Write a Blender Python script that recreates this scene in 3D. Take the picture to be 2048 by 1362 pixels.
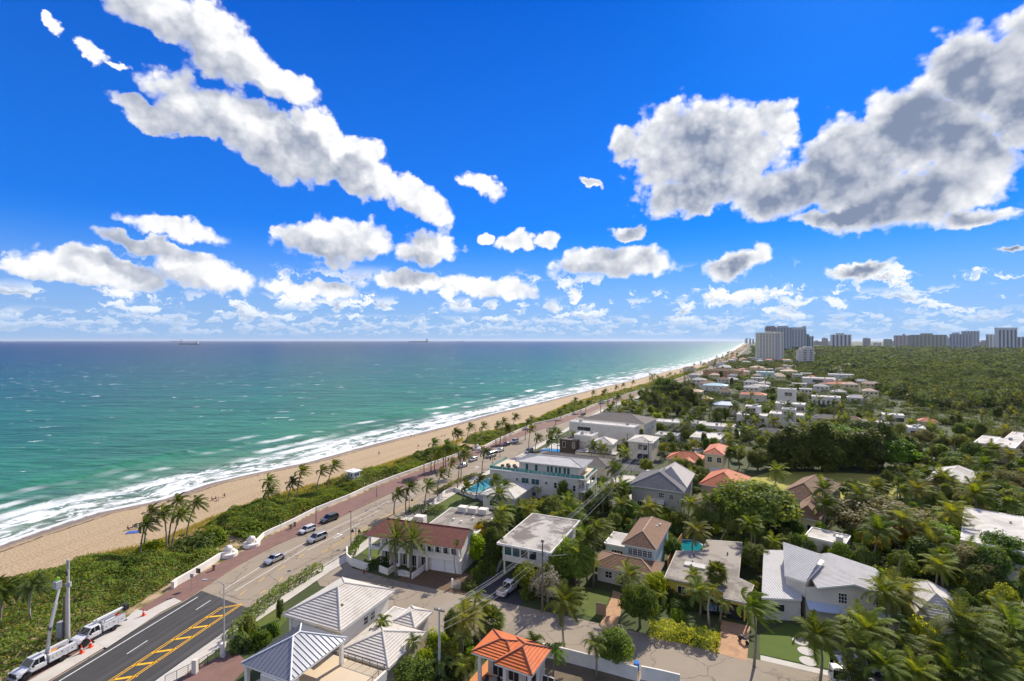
import bpy, bmesh, math, random
import numpy as np
from mathutils import Vector, Matrix, Quaternion
for _o in list(bpy.data.objects): bpy.data.objects.remove(_o)
SC = bpy.context.scene
COL = SC.collection
R = math.radians
# ------------------------------------------------------------------ camera
H, FPX, CX, CY = 46.0, 1000.0, 1024.0, 681.0
cam_d = bpy.data.cameras.new('camera'); cam = bpy.data.objects.new('camera', cam_d); COL.objects.link(cam)
cam.location = (0, 0, H); cam.rotation_euler = (R(90), 0, 0)
cam_d.sensor_width = 36; cam_d.lens = 36 * FPX / 2048; cam_d.clip_start = 0.5; cam_d.clip_end = 200000
SC.camera = cam
# ------------------------------------------------------------------ light, exposure
SUN_AZ, SUN_EL = 35.2, 38.3          # degrees right of the view direction (+Y) and above the horizon
SUN_DIR = Vector((math.sin(R(SUN_AZ)) * math.cos(R(SUN_EL)), math.cos(R(SUN_AZ)) * math.cos(R(SUN_EL)), math.sin(R(SUN_EL))))
sd = bpy.data.lights.new('sun', 'SUN'); sun = bpy.data.objects.new('sun', sd); COL.objects.link(sun)
sd.energy = 5.0; sd.angle = R(0.5); sd.color = (1.0, 0.92, 0.80)
sun.rotation_euler = SUN_DIR.to_track_quat('Z', 'Y').to_euler(); sun.location = (40, -20, 120)
vs = SC.view_settings
vs.view_transform = 'Standard'; vs.look = 'None'; vs.gamma = 1; vs.use_curve_mapping = False
vs.exposure = 0.40
cy = SC.cycles
SC.render.engine = 'CYCLES'
cy.use_denoising = True; cy.denoising_prefilter = 'ACCURATE'
cy.max_bounces = 6; cy.diffuse_bounces = 3; cy.glossy_bounces = 2; cy.transmission_bounces = 4; cy.transparent_max_bounces = 4; cy.volume_bounces = 0
cy.caustics_reflective = False; cy.caustics_refractive = False
cy.sample_clamp_indirect = 4

# ------------------------------------------------------------------ node helpers
class NT:
    def __init__(s, tree):
        s.t = tree; s.n = tree.nodes; s.l = tree.links
    def new(s, typ, ins=None, **kw):
        n = s.n.new(typ)
        for k, v in kw.items(): setattr(n, k, v)
        if ins:
            for k, v in ins.items(): s.put(n.inputs[k], v)
        return n
    def put(s, sock, v):
        if isinstance(v, bpy.types.NodeSocket): s.l.new(v, sock)
        elif isinstance(v, (tuple, list)) and sock.type == 'RGBA' and len(v) == 3: sock.default_value = (*v, 1)
        else: sock.default_value = v
    def math(s, op, a, b=None, c=None, clamp=False):
        n = s.n.new('ShaderNodeMath'); n.operation = op; n.use_clamp = clamp
        s.put(n.inputs[0], a)
        if b is not None: s.put(n.inputs[1], b)
        if c is not None: s.put(n.inputs[2], c)
        return n.outputs[0]
    def vmath(s, op, a, b=None, scale=None):
        n = s.n.new('ShaderNodeVectorMath'); n.operation = op
        s.put(n.inputs[0], a)
        if b is not None: s.put(n.inputs[1], b)
        if scale is not None: s.put(n.inputs['Scale'], scale)
        return n.outputs['Value'] if op in ('LENGTH', 'DOT_PRODUCT', 'DISTANCE') else n.outputs[0]
    def step(s, x, a, b, lo=0.0, hi=1.0):
        n = s.n.new('ShaderNodeMapRange'); n.interpolation_type = 'SMOOTHSTEP'
        for k, v in zip(range(5), (x, a, b, lo, hi)): s.put(n.inputs[k], v)
        return n.outputs[0]
    def noise(s, vec, scale, detail=4, rough=.55, dist=0.0, col=False):
        n = s.n.new('ShaderNodeTexNoise'); s.put(n.inputs['Vector'], vec); n.inputs['Scale'].default_value = scale
        n.inputs['Detail'].default_value = detail; n.inputs['Roughness'].default_value = rough; n.inputs['Distortion'].default_value = dist
        return n.outputs[1] if col else n.outputs[0]
    def mix(s, f, a, b, mode='MIX'):
        n = s.n.new('ShaderNodeMix'); n.data_type = 'RGBA'; n.blend_type = mode
        s.put(n.inputs[0], f); s.put(n.inputs[6], a); s.put(n.inputs[7], b)
        return n.outputs[2]
    def ramp(s, x, stops):
        n = s.n.new('ShaderNodeValToRGB'); s.put(n.inputs[0], x)
        e = n.color_ramp.elements
        while len(e) < len(stops): e.new(.5)
        for el, (p, c) in zip(e, stops): el.position = p; el.color = (*c, 1)
        return n.outputs[0]
    def comb(s, x, y, z=0.0):
        n = s.n.new('ShaderNodeCombineXYZ')
        for k, v in enumerate((x, y, z)): s.put(n.inputs[k], v)
        return n.outputs[0]
    def sep(s, v):
        n = s.n.new('ShaderNodeSeparateXYZ'); s.put(n.inputs[0], v); return n.outputs

# ------------------------------------------------------------------ sky: Nishita with cumulus clouds
world = bpy.data.worlds.new('World'); SC.world = world; world.use_nodes = True
w = NT(world.node_tree); w.n.clear()
SKY_STRENGTH = 0.11
sky = w.new('ShaderNodeTexSky', sky_type='NISHITA', sun_disc=False, sun_elevation=R(SUN_EL), sun_rotation=R(SUN_AZ), altitude=46, air_density=1.0, dust_density=0.25, ozone_density=2.5)
# deepen the blue, as through a polariser
hs0 = w.mix(1.0, sky.outputs[0], (.16, .50, 1.05), 'MULTIPLY')
hs = w.new('ShaderNodeHueSaturation', {'Hue': 0.505, 'Saturation': 1.08, 'Value': 1.0, 'Color': hs0})
geo = w.new('ShaderNodeTexCoord')
d = w.vmath('NORMALIZE', geo.outputs['Generated'])
dx, dy, dz = w.sep(d)
az = w.math('ARCTAN2', dx, dy)
hor = w.math('SQRT', w.math('ADD', w.math('MULTIPLY', dx, dx), w.math('MULTIPLY', dy, dy)))
tz = w.math('DIVIDE', dz, w.math('MAXIMUM', hor, 0.02))
q = w.comb(az, tz)
zc = w.math('MAXIMUM', dz, 0.004)
plane = w.comb(w.math('DIVIDE', dx, zc), w.math('DIVIDE', dy, zc))      # a cloud layer seen in perspective
# domain warp: billows plus wisps (cloud noise is 2D, over direction)
def n2(vec, scale, detail, rough, col=False):
    n = w.n.new('ShaderNodeTexNoise'); n.noise_dimensions = '2D'; w.put(n.inputs['Vector'], vec); n.inputs['Scale'].default_value = scale
    n.inputs['Detail'].default_value = detail; n.inputs['Roughness'].default_value = rough
    return n.outputs[1] if col else n.outputs[0]
wn = w.vmath('SUBTRACT', n2(q, 10, 2, .6, True), (.5, .5, .5))
wn2 = w.vmath('SUBTRACT', n2(q, 38, 3, .65, True), (.5, .5, .5))
qw = w.vmath('ADD', w.vmath('ADD', q, w.vmath('SCALE', wn, scale=.055)), w.vmath('SCALE', wn2, scale=.022))
def sky_uv(px, py):
    a = math.atan((px - CX) / FPX)
    return a, (CY - py) / FPX * math.cos(a)
# each cloud: centre, half width, half height (pixels of the photograph, turned into directions), tilt in degrees
CL = [(330,25,125,60,-20),(440,95,120,72,-35),(555,165,85,36,-15),
 (330,235,110,26,-12),(420,225,120,55,-20),(560,285,130,66,-22),(690,335,120,50,-18),(830,400,85,34,-30),(735,300,42,34,0),(640,255,60,40,-35),
 (965,372,46,22,-12),(1178,362,30,8,-35),(185,103,42,18,-35),(118,54,22,12,-40),(240,137,36,8,-20),
 (345,450,102,26,-6),(300,492,92,20,-8),(670,482,122,44,4),(560,470,36,10,-10),(857,497,66,36,2),
 (70,530,80,26,-5),(200,540,160,32,-6),(420,547,120,34,-10),(640,578,105,20,0),(830,567,90,22,-4),(985,577,92,24,-3),
 (1030,484,36,20,0),(1088,474,30,13,15),(970,475,18,14,40),(1255,462,38,16,0),
 (1220,527,142,36,0),(1470,528,76,30,6),(1715,538,86,17,2),(2025,497,34,9,5),
 (1405,300,165,108,-5),(1390,390,130,36,5),(1250,290,36,36,0),(1540,240,48,36,0),(1560,380,110,58,0),(1690,330,125,95,25),(1830,255,125,105,30),(1960,150,130,105,35),(2090,90,120,110,20),
 (1800,400,215,55,3),(1930,290,110,105,20),(1950,432,95,24,-2),(1690,425,120,24,2),(2060,210,90,110,20)]
def field(vec):
    best = None; q1 = w.vmath('ADD', w.vmath('MULTIPLY', vec, (1, 1, 0)), (0, 0, 1))
    for (px, py, rx, ry, tilt) in CL:
        u0, v0 = sky_uv(px, py); u1, _ = sky_uv(px + rx, py); c = math.cos(u0)
        ax_, ay_ = 1 / (max(u1 - u0, .008) * 1.22), 1 / (ry / FPX * c * 1.24)
        ct, st_ = math.cos(R(tilt)), math.sin(R(tilt))
        ex = w.vmath('DOT_PRODUCT', q1, (ct * ax_, st_ * ax_, -(u0 * ct + v0 * st_) * ax_))
        ey = w.vmath('DOT_PRODUCT', q1, (-st_ * ay_, ct * ay_, (u0 * st_ - v0 * ct) * ay_))
        d2 = w.math('MULTIPLY_ADD', ex, ex, w.math('MULTIPLY', ey, ey))
        best = d2 if best is None else w.math('MINIMUM', best, d2)
    return w.math('SUBTRACT', 1.0, w.math('SQRT', best))
best = field(qw)
q_soft = w.vmath('ADD', q, w.vmath('SCALE', wn2, scale=.008))
fb = w.math('SUBTRACT', n2(q_soft, 17, 7, .53), .5)
vor = w.new('ShaderNodeTexVoronoi', {'Vector': q_soft, 'Scale': 30.0, 'Detail': 2.0, 'Roughness': .5}, voronoi_dimensions='2D', feature='F1')
puff = w.math('SUBTRACT', .42, vor.outputs['Distance'])
body = w.math('ADD', w.math('MULTIPLY', best, 1.85), w.math('ADD', w.math('MULTIPLY', fb, 1.05), w.math('MULTIPLY', puff, .46)))
big_a = w.step(body, .04, .56)
# the same field a little nearer the sun: how much cloud the light has come through
LD = (.030, .040, 0)
fb2 = w.math('SUBTRACT', n2(w.vmath('ADD', q_soft, LD), 17, 3, .5), .5)
body2 = w.math('ADD', field(w.vmath('ADD', qw, LD)), w.math('MULTIPLY', fb2, 1.15))
toward = w.step(az, -.10, .40)
shade = w.math('MULTIPLY', w.step(body2, -.12, .62), w.math('ADD', w.math('MULTIPLY', toward, -.30), .60))
core = w.math('MULTIPLY', w.step(w.math('ADD', best, w.math('MULTIPLY', fb, .45)), .16, .80), w.math('MULTIPLY', toward, .95))
core = w.math('MULTIPLY', core, w.step(n2(q, 7, 4, .6), .32, .62, .35, 1.0))
dark = w.math('SUBTRACT', 1.0, w.math('MULTIPLY', w.math('SUBTRACT', 1.0, shade), w.math('SUBTRACT', 1.0, core)), clamp=True)
lift = w.math('MULTIPLY', w.math('ADD', puff, w.math('MULTIPLY', fb, .9)), w.step(best, -.1, .3))
dark = w.math('SUBTRACT', dark, w.math('MULTIPLY', lift, .34), clamp=True)
# rows of far cumulus low over the horizon
def row(scale, aspect, t0, t1, t2, t3, seed, thr):
    cq = w.vmath('ADD', w.vmath('MULTIPLY', w.vmath('ADD', q, w.vmath('SCALE', wn2, scale=.35 / scale)), (1, aspect, 1)), (seed, seed * .37, 0))
    nn = n2(cq, scale, 6, .60)
    up = n2(w.vmath('ADD', cq, (.15 / scale, .34 / scale, 0)), scale, 3, .55)
    al = w.math('MULTIPLY', w.step(nn, thr, thr + .085), w.math('MULTIPLY', w.step(tz, t0, t1), w.step(tz, t2, t3, 1, 0)))
    return al, w.math('MULTIPLY', w.step(w.math('SUBTRACT', up, nn), -.14, .10), w.step(nn, thr + .02, thr + .12))
r1, k1 = row(9.5, 2.1, .050, .075, .105, .150, 3.1, .555)
r2, k2 = row(17, 2.4, .022, .042, .066, .092, 7.7, .52)
r3, k3 = row(30, 2.7, .006, .016, .036, .054, 1.3, .475)
rowa = w.math('MAXIMUM', w.math('MAXIMUM', r1, w.math('MULTIPLY', r2, .82)), w.math('MULTIPLY', r3, .6))
rowk = w.math('MAXIMUM', w.math('MAXIMUM', w.math('MULTIPLY', k1, r1), w.math('MULTIPLY', k2, r2)), w.math('MULTIPLY', k3, r3))
dark = w.mix(big_a, w.math('MULTIPLY', rowk, .75), dark)
alpha = w.math('MULTIPLY', w.math('MAXIMUM', big_a, rowa), w.step(tz, .0, .06, .5, 1.0))
ccol = w.mix(dark, (1.0, 1.0, 1.0), (.21, .26, .38))
ccol = w.mix(w.step(tz, .0, .12, .45, 0.0), ccol, (.62, .74, .92))
# unseen sky beyond the frame, with extra cloud added to whiten the ambient light
front = w.math('MULTIPLY', w.math('LESS_THAN', w.math('ABSOLUTE', az), 1.0), w.math('LESS_THAN', tz, .86))
ease = w.math('MAXIMUM', w.step(w.math('ABSOLUTE', az), 1.0, 1.15), w.step(tz, .86, 1.0))
rest = w.math('MULTIPLY', ease, w.math('MULTIPLY', w.step(tz, .02, .16), w.step(tz, 1.5, 4.0, 1, 0)))
rest = w.math('MULTIPLY', w.step(n2(plane, .55, 3, .6), .44, .56), rest)
deep = w.ramp(w.math('MULTIPLY', tz, 1.0), [(0.0, (1.5, 3.8, 7.6)), (.22, (.20, 1.6, 6.3)), (.75, (.02, .62, 4.5))])
deep_s = w.new('ShaderNodeVectorMath', operation='SCALE'); w.put(deep_s.inputs[0], deep); deep_s.inputs['Scale'].default_value = 1.0
sky_col = w.mix(.55, hs.outputs[0], deep_s.outputs[0])
sky_bg = w.new('ShaderNodeBackground', {'Color': sky_col, 'Strength': SKY_STRENGTH})
# pale haze low over the horizon
hz = w.math('MULTIPLY', w.step(tz, -.01, .20, 1, 0), .80)
haze_bg = w.new('ShaderNodeBackground', {'Color': (.40, .57, .86), 'Strength': .72})
m0 = w.new('ShaderNodeMixShader', {0: hz, 1: sky_bg.outputs[0], 2: haze_bg.outputs[0]})
cl_bg = w.new('ShaderNodeBackground', {'Color': ccol, 'Strength': .86})
m1 = w.new('ShaderNodeMixShader', {0: alpha, 1: m0.outputs[0], 2: cl_bg.outputs[0]})
cl_bg2 = w.new('ShaderNodeBackground', {'Color': (.80, .81, .85), 'Strength': .82})
m2 = w.new('ShaderNodeMixShader', {0: rest, 1: m0.outputs[0], 2: cl_bg2.outputs[0]})
m3 = w.new('ShaderNodeMixShader', {0: front, 1: m2.outputs[0], 2: m1.outputs[0]})
w.new('ShaderNodeOutputWorld', {'Surface': m3.outputs[0]})
world.cycles.sampling_method = 'MANUAL'; world.cycles.sample_map_resolution = 512

# ------------------------------------------------------------------ geometry helpers
def P(px, py, z=0.0):
    s = (H - z) / (py - CY); return Vector(((px - CX) * s, FPX * s, z))
def V(*a): return Vector(a)
class MB:
    def __init__(s): s.v = []; s.f = []; s.m = []; s.uv = {}; s.M = None
    def add(s, pts, faces, mi=0):
        o = len(s.v)
        if s.M is not None: pts = [s.M @ Vector(p) for p in pts]
        s.v += [tuple(p) for p in pts]; s.f += [tuple(i + o for i in f) for f in faces]; s.m += [mi] * len(faces); return s
    def poly(s, pts, mi=0): return s.add(pts, [tuple(range(len(pts)))], mi)
    def box(s, x0, x1, y0, y1, z0, z1, mi=0):
        return s.add([(x0,y0,z0),(x1,y0,z0),(x1,y1,z0),(x0,y1,z0),(x0,y0,z1),(x1,y0,z1),(x1,y1,z1),(x0,y1,z1)],
              [(0,3,2,1),(4,5,6,7),(0,1,5,4),(1,2,6,5),(2,3,7,6),(3,0,4,7)], mi)
    def prism(s, poly, z0, z1, mi=0):
        n = len(poly); p = [(a[0], a[1], z0) for a in poly] + [(a[0], a[1], z1) for a in poly]
        return s.add(p, [tuple(range(n))[::-1], tuple(range(n, 2*n))] + [(i, (i+1) % n, n + (i+1) % n, n + i) for i in range(n)], mi)
    def bar(s, a, b, wd, ht=None, mi=0, up=(0, 0, 1)):
        a, b = Vector(a), Vector(b); ht = ht or wd; dd = (b - a)
        if dd.length < 1e-6: return s
        dd.normalize(); u = Vector(up)
        if abs(dd.dot(u)) > .98: u = Vector((1, 0, 0))
        sd_ = dd.cross(u).normalized(); u = sd_.cross(dd)
        o = [(-.5,-.5),(.5,-.5),(.5,.5),(-.5,.5)]
        p = [a + sd_*(x*wd) + u*(y*ht) for x, y in o] + [b + sd_*(x*wd) + u*(y*ht) for x, y in o]
        return s.add(p, [(0,3,2,1),(4,5,6,7),(0,1,5,4),(1,2,6,5),(2,3,7,6),(3,0,4,7)], mi)
    def tube(s, pts, rad, n=6, mi=0, cap=True):
        pts = [Vector(p) for p in pts]; k = len(pts)
        if not isinstance(rad, (list, tuple)): rad = [rad] * k
        ring = []; prev = None
        for i, p in enumerate(pts):
            t = (pts[min(i+1, k-1)] - pts[max(i-1, 0)]).normalized()
            a = prev if prev is not None else (Vector((1,0,0)) if abs(t.x) < .9 else Vector((0,1,0)))
            a = (a - t * a.dot(t)).normalized(); b = t.cross(a); prev = a
            ring += [p + (a * math.cos(2*math.pi*j/n) + b * math.sin(2*math.pi*j/n)) * rad[i] for j in range(n)]
        f = [(i*n+j, i*n+(j+1) % n, (i+1)*n+(j+1) % n, (i+1)*n+j) for i in range(k-1) for j in range(n)]
        if cap: f += [tuple(range(n))[::-1], tuple(range((k-1)*n, k*n))]
        return s.add(ring, f, mi)
    def lathe(s, prof, n=12, c=(0, 0, 0), mi=0):
        c = Vector(c); p = []
        for r, z in prof: p += [c + Vector((r*math.cos(2*math.pi*j/n), r*math.sin(2*math.pi*j/n), z)) for j in range(n)]
        k = len(prof); f = [(i*n+j, i*n+(j+1) % n, (i+1)*n+(j+1) % n, (i+1)*n+j) for i in range(k-1) for j in range(n)]
        f += [tuple(range(n))[::-1], tuple(range((k-1)*n, k*n))]
        return s.add(p, f, mi)
    def mesh(s, name, mats, smooth=False):
        me = bpy.data.meshes.new(name); me.from_pydata(s.v, [], s.f)
        for m_ in (mats if isinstance(mats, (list, tuple)) else [mats]): me.materials.append(m_)
        if any(s.m): me.polygons.foreach_set('material_index', s.m)
        if smooth: me.polygons.foreach_set('use_smooth', [True] * len(s.f))
        me.update(); return me
    def build(s, name, mats, parent=None, loc=None, rz=None, smooth=False):
        return link(name, s.mesh(name, mats, smooth), parent, loc, rz)
def link(name, data, parent=None, loc=None, rz=None):
    o = bpy.data.objects.new(name, data); COL.objects.link(o)
    if parent is not None: o.parent = parent
    if loc is not None: o.location = loc
    if rz is not None: o.rotation_euler = (0, 0, rz)
    return o
def tag(o, label=None, cat=None, group=None, kind=None):
    if label: o['label'] = label
    if cat: o['category'] = cat
    if group: o['group'] = group
    if kind: o['kind'] = kind
    return o
def thing(name, label, cat, loc=(0, 0, 0), rz=0.0, group=None):
    return tag(link(name, None, None, loc, rz), label, cat, group)
def copy_tree(o, parent=None):
    c = o.copy(); COL.objects.link(c); c.parent = parent
    for ch in KIDS.get(o.name, None) or list(o.children): copy_tree(ch, c)
    return c
KIDS = {}
def bevel(o, wd=.02, seg=1):
    m_ = o.modifiers.new('bevel', 'BEVEL'); m_.width = wd; m_.segments = seg; m_.limit_method = 'ANGLE'; return o
def np_mesh(name, verts, quads, mats, mi=None, smooth=False):
    """verts (n,3), quads (m,4) int arrays"""
    me = bpy.data.meshes.new(name); nv, nq = len(verts), len(quads)
    me.vertices.add(nv); me.vertices.foreach_set('co', np.asarray(verts, np.float32).ravel())
    me.loops.add(nq * 4); me.loops.foreach_set('vertex_index', np.asarray(quads, np.int32).ravel())
    me.polygons.add(nq); me.polygons.foreach_set('loop_start', np.arange(0, nq * 4, 4, dtype=np.int32))
    for m_ in (mats if isinstance(mats, (list, tuple)) else [mats]): me.materials.append(m_)
    if mi is not None: me.polygons.foreach_set('material_index', np.asarray(mi, np.int32))
    if smooth: me.polygons.foreach_set('use_smooth', np.ones(nq, bool))
    me.update(calc_edges=True); return me
# ------------------------------------------------------------------ materials
MATS = {}
def new_mat(name):
    m = bpy.data.materials.new(name); m.use_nodes = True; t = NT(m.node_tree); t.n.clear()
    out = t.new('ShaderNodeOutputMaterial'); MATS[name] = m
    return m, t, out
def mat(name, col, rough=.75, var=.18, scale=1.2, spec=.35, metal=0.0, bump=0.0, stain=None, stain_amt=.5, fine=None, coat=0.0, s0=.46, s1=.68):
    """plain painted / mineral surface: two scales of noise, optional stains with a colour of their own"""
    m, t, out = new_mat(name)
    co = t.new('ShaderNodeTexCoord').outputs['Object']
    a = t.noise(co, scale, 5, .6); b = t.noise(co, fine or scale * 9, 3, .6)
    f = t.math('ADD', t.math('MULTIPLY', t.math('SUBTRACT', a, .5), var * 2.2), t.math('MULTIPLY', t.math('SUBTRACT', b, .5), var * 1.2))
    c = t.vmath('SCALE', t.mix(0.0, col, col), scale=t.math('ADD', f, 1.0))
    if stain is not None:
        sfac = t.math('MULTIPLY', t.step(t.noise(co, scale * .6, 6, .68, .4), s0, s1), stain_amt)
        c = t.mix(sfac, c, stain)
    p = t.new('ShaderNodeBsdfPrincipled', {'Base Color': c, 'Roughness': rough, 'Metallic': metal, 'Specular IOR Level': spec, 'Coat Weight': coat})
    if bump:
        bn = t.new('ShaderNodeBump', {'Height': b, 'Strength': bump, 'Distance': .05}); t.put(p.inputs['Normal'], bn.outputs[0])
    t.put(out.inputs[0], p.outputs[0]); return m
def leaf_mat(name, dark, light, trans=.38, hue=.03, val=.3, warm=None, spec=.12, patch=.35):
    m, t, out = new_mat(name)
    g = t.new('ShaderNodeNewGeometry'); oi = t.new('ShaderNodeObjectInfo')
    c = t.mix(g.outputs['Random Per Island'], dark, light)
    n = t.noise(t.new('ShaderNodeTexCoord').outputs['Object'], patch, 3, .6)
    c = t.mix(t.step(n, .35, .7), c, light)
    if patch < .1: c = t.mix(t.math('MULTIPLY', t.step(t.noise(t.new('ShaderNodeTexCoord').outputs['Object'], patch * 2.3, 3, .6), .45, .62), .75), c, dark)
    if warm is not None:
        c = t.mix(t.math('MULTIPLY', t.step(g.outputs['Random Per Island'], .86, .93), .7), c, warm)
    r = oi.outputs['Random']
    h = t.new('ShaderNodeHueSaturation', {'Hue': t.math('ADD', t.math('MULTIPLY', t.math('SUBTRACT', r, .5), hue), .5), 'Saturation': t.math('ADD', .88, t.math('MULTIPLY', t.math('FRACT', t.math('MULTIPLY', r, 7.3)), .2)),
        'Value': t.math('ADD', 1 - val * .5, t.math('MULTIPLY', t.math('FRACT', t.math('MULTIPLY', r, 13.7)), val)), 'Color': c}).outputs[0]
    p = t.new('ShaderNodeBsdfPrincipled', {'Base Color': h, 'Roughness': .62, 'Specular IOR Level': spec})
    tr = t.new('ShaderNodeBsdfTranslucent', {'Color': t.mix(1.0, h, (1.75, 1.5, .5), 'MULTIPLY')})
    mx = t.new('ShaderNodeMixShader', {0: trans, 1: p.outputs[0], 2: tr.outputs[0]})
    t.put(out.inputs[0], mx.outputs[0]); return m
M = MATS
mat('white_wall', (.67, .62, .53), .82, .09, .5, stain=(.45, .41, .34), stain_amt=.4)
mat('cream_wall', (.66, .60, .47), .8, .08, .5, stain=(.5, .45, .36), stain_amt=.25)
mat('greige_wall', (.56, .51, .43), .8, .08, .5, stain=(.42, .40, .36), stain_amt=.25)
mat('grey_wall', (.42, .39, .33), .8, .1, .5)
mat('yellow_wall', (.72, .52, .08), .8, .08, .6, stain=(.55, .40, .10), stain_amt=.3)
mat('pale_yellow_wall', (.70, .60, .34), .8, .07, .6)
mat('aqua_wall', (.50, .64, .60), .8, .07, .6)
mat('tan_wall', (.46, .36, .26), .8, .1, .6)
mat('terracotta_wall', (.55, .30, .16), .8, .1, .6)
mat('brown_panel', (.075, .05, .032), .6, .25, 2.5)
mat('white_paint', (.80, .79, .76), .5, .05, 1.0)
mat('white_trim', (.78, .74, .66), .6, .05, 1.0)
mat('wall_stone', (.76, .71, .62), .85, .08, .4, stain=(.45, .41, .34), stain_amt=.35)
mat('gravel_roof', (.42, .385, .33), .95, .2, .35, stain=(.12, .10, .085), stain_amt=.85, bump=.4, s0=.43, s1=.56)
mat('grey_roof', (.30, .265, .215), .92, .18, .3, stain=(.14, .12, .095), stain_amt=.75, s0=.44, s1=.60)
mat('white_roof', (.52, .49, .44), .85, .12, .35, stain=(.30, .27, .225), stain_amt=.7, s0=.44, s1=.62)
mat('tile_white', (.54, .50, .43), .8, .12, .9, stain=(.36, .31, .24), stain_amt=.5)
mat('tile_grey', (.155, .15, .148), .9, .16, 1.4, spec=.15, stain=(.25, .24, .23), stain_amt=.3)
mat('tile_taupe', (.225, .20, .175), .9, .14, 1.0, spec=.15, stain=(.16, .14, .12), stain_amt=.4)
mat('tile_greige', (.40, .37, .33), .8, .12, 1.0, stain=(.30, .27, .24), stain_amt=.4)
mat('tile_dark', (.13, .115, .105), .85, .15, 1.0, stain=(.2, .18, .16), stain_amt=.3)
mat('tile_red', (.165, .052, .036), .78, .32, 1.8, fine=9, stain=(.08, .036, .028), stain_amt=.6)
mat('tile_orange', (.56, .145, .04), .75, .22, 2.2, fine=10, stain=(.40, .09, .03), stain_amt=.6)
mat('tile_coral', (.46, .125, .05), .75, .24, 1.2, fine=8, stain=(.29, .085, .045), stain_amt=.55)
mat('tile_brown', (.205, .115, .065), .85, .26, 1.4, fine=8, stain=(.12, .075, .05), stain_amt=.55)
mat('tile_tan', (.50, .36, .24), .8, .2, 1.4, fine=8, stain=(.34, .23, .16), stain_amt=.4)
mat('tile_aqua', (.30, .50, .56), .6, .1, 1.0)
mat('metal_roof', (.26, .27, .295), .34, .1, .8, spec=.5, metal=.5)
mat('metal_white', (.51, .495, .465), .75, .09, .8, spec=.15, stain=(.38, .36, .32), stain_amt=.5)
mat('metal_blue', (.44, .52, .62), .6, .06, .8, spec=.3)
mat('black_metal', (.018, .018, .02), .45, .1, 3)
mat('dark_metal', (.05, .05, .052), .5, .1, 3)
mat('grey_metal', (.36, .36, .36), .45, .1, 3, spec=.5)
mat('galvanised', (.40, .40, .39), .5, .1, 3, metal=.4)
mat('concrete_pole', (.52, .50, .46), .85, .12, 1.5, stain=(.40, .37, .32), stain_amt=.4)
mat('wood_pole', (.16, .125, .095), .9, .25, 2.5)
mat('fence_wood', (.30, .21, .13), .85, .2, 2)
mat('fence_orange', (.55, .24, .08), .8, .2, 2)
mat('asphalt_new', (.052, .050, .048), .9, .16, .25, fine=14, stain=(.075, .071, .066), stain_amt=.6)
mat('asphalt_old', (.30, .245, .175), .92, .14, .12, fine=9, stain=(.20, .17, .135), stain_amt=.6, bump=.15)
mat('asphalt_grey', (.20, .185, .165), .92, .14, .2, fine=9, stain=(.14, .13, .115), stain_amt=.5)
mat('driveway_dark', (.045, .045, .047), .85, .15, .6)
mat('concrete', (.50, .46, .39), .9, .12, .4, fine=8, stain=(.36, .32, .26), stain_amt=.5)
mat('concrete_pale', (.50, .47, .41), .9, .1, .5, fine=8, stain=(.37, .34, .29), stain_amt=.5)
mat('deck_tile', (.58, .47, .32), .7, .08, .5, fine=6)
mat('brick_red', (.20, .112, .088), .88, .24, .5, fine=14, stain=(.145, .09, .074), stain_amt=.6)
mat('brick_drive', (.42, .24, .125), .85, .28, 1.0, fine=7, stain=(.25, .15, .085), stain_amt=.6)
mat('terrace_orange', (.55, .21, .06), .7, .12, 1.0)
mat('paint_white', (.74, .73, .69), .7, .14, 1.2, fine=20, stain=(.40, .37, .32), stain_amt=.35)
mat('paint_yellow', (.80, .42, .012), .7, .12, 1.2, fine=20)
mat('paint_yellow_worn', (.62, .38, .05), .75, .2, 1.5, fine=12, stain=(.33, .26, .17), stain_amt=.6)
mat('lawn', (.080, .110, .016), .95, .25, .25, fine=6, bump=.5, stain=(.15, .14, .03), stain_amt=.5)
mat('lawn_turf', (.075, .115, .012), .95, .14, .4, fine=12, bump=.4)
mat('soil', (.15, .115, .075), .95, .25, .35, fine=5, stain=(.085, .075, .045), stain_amt=.7, bump=.4)
mat('scrub_ground', (.050, .068, .018), .95, .3, .10, fine=2, stain=(.085, .08, .035), stain_amt=.6)
mat('field_grass', (.32, .29, .05), .95, .2, .12, fine=2, stain=(.20, .23, .04), stain_amt=.6)
mat('mulch', (.14, .09, .05), .95, .3, .8, fine=6)
mat('glass_dark', (.022, .028, .032), .08, .3, .8, spec=.8)
mat('glass_teal', (.035, .105, .10), .08, .2, .8, spec=.8)
mat('glass_green_rail', (.10, .30, .27), .12, .1, .8, spec=.7)
mat('car_glass', (.012, .015, .018), .06, .1, 1, spec=.8)
mat('pool_water', (.025, .22, .23), .04, .15, .6, spec=.6)
mat('pool_blue', (.025, .22, .42), .04, .15, .6, spec=.6)
mat('pool_deep', (.012, .18, .20), .04, .1, .6, spec=.6)
mat('car_white', (.60, .59, .57), .3, .08, 1, spec=.5, coat=.4, stain=(.48, .46, .42), stain_amt=.4)
mat('car_silver', (.42, .41, .40), .28, .04, 1, spec=.6, metal=.5, coat=.5)
mat('car_black', (.012, .013, .015), .2, .05, 1, spec=.6, coat=.8)
mat('car_red', (.30, .02, .015), .3, .05, 1, spec=.6, coat=.6)
mat('car_grey', (.10, .10, .105), .3, .05, 1, spec=.6, coat=.6)
mat('tyre', (.016, .016, .016), .85, .1, 4)
mat('rim', (.45, .45, .45), .35, .1, 4, metal=.7)
mat('plastic_black', (.02, .02, .02), .6, .1, 4)
mat('lamp_clear', (.70, .70, .68), .15, .05, 4, spec=.7)
mat('tail_red', (.35, .01, .01), .3, .05, 4)
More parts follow.
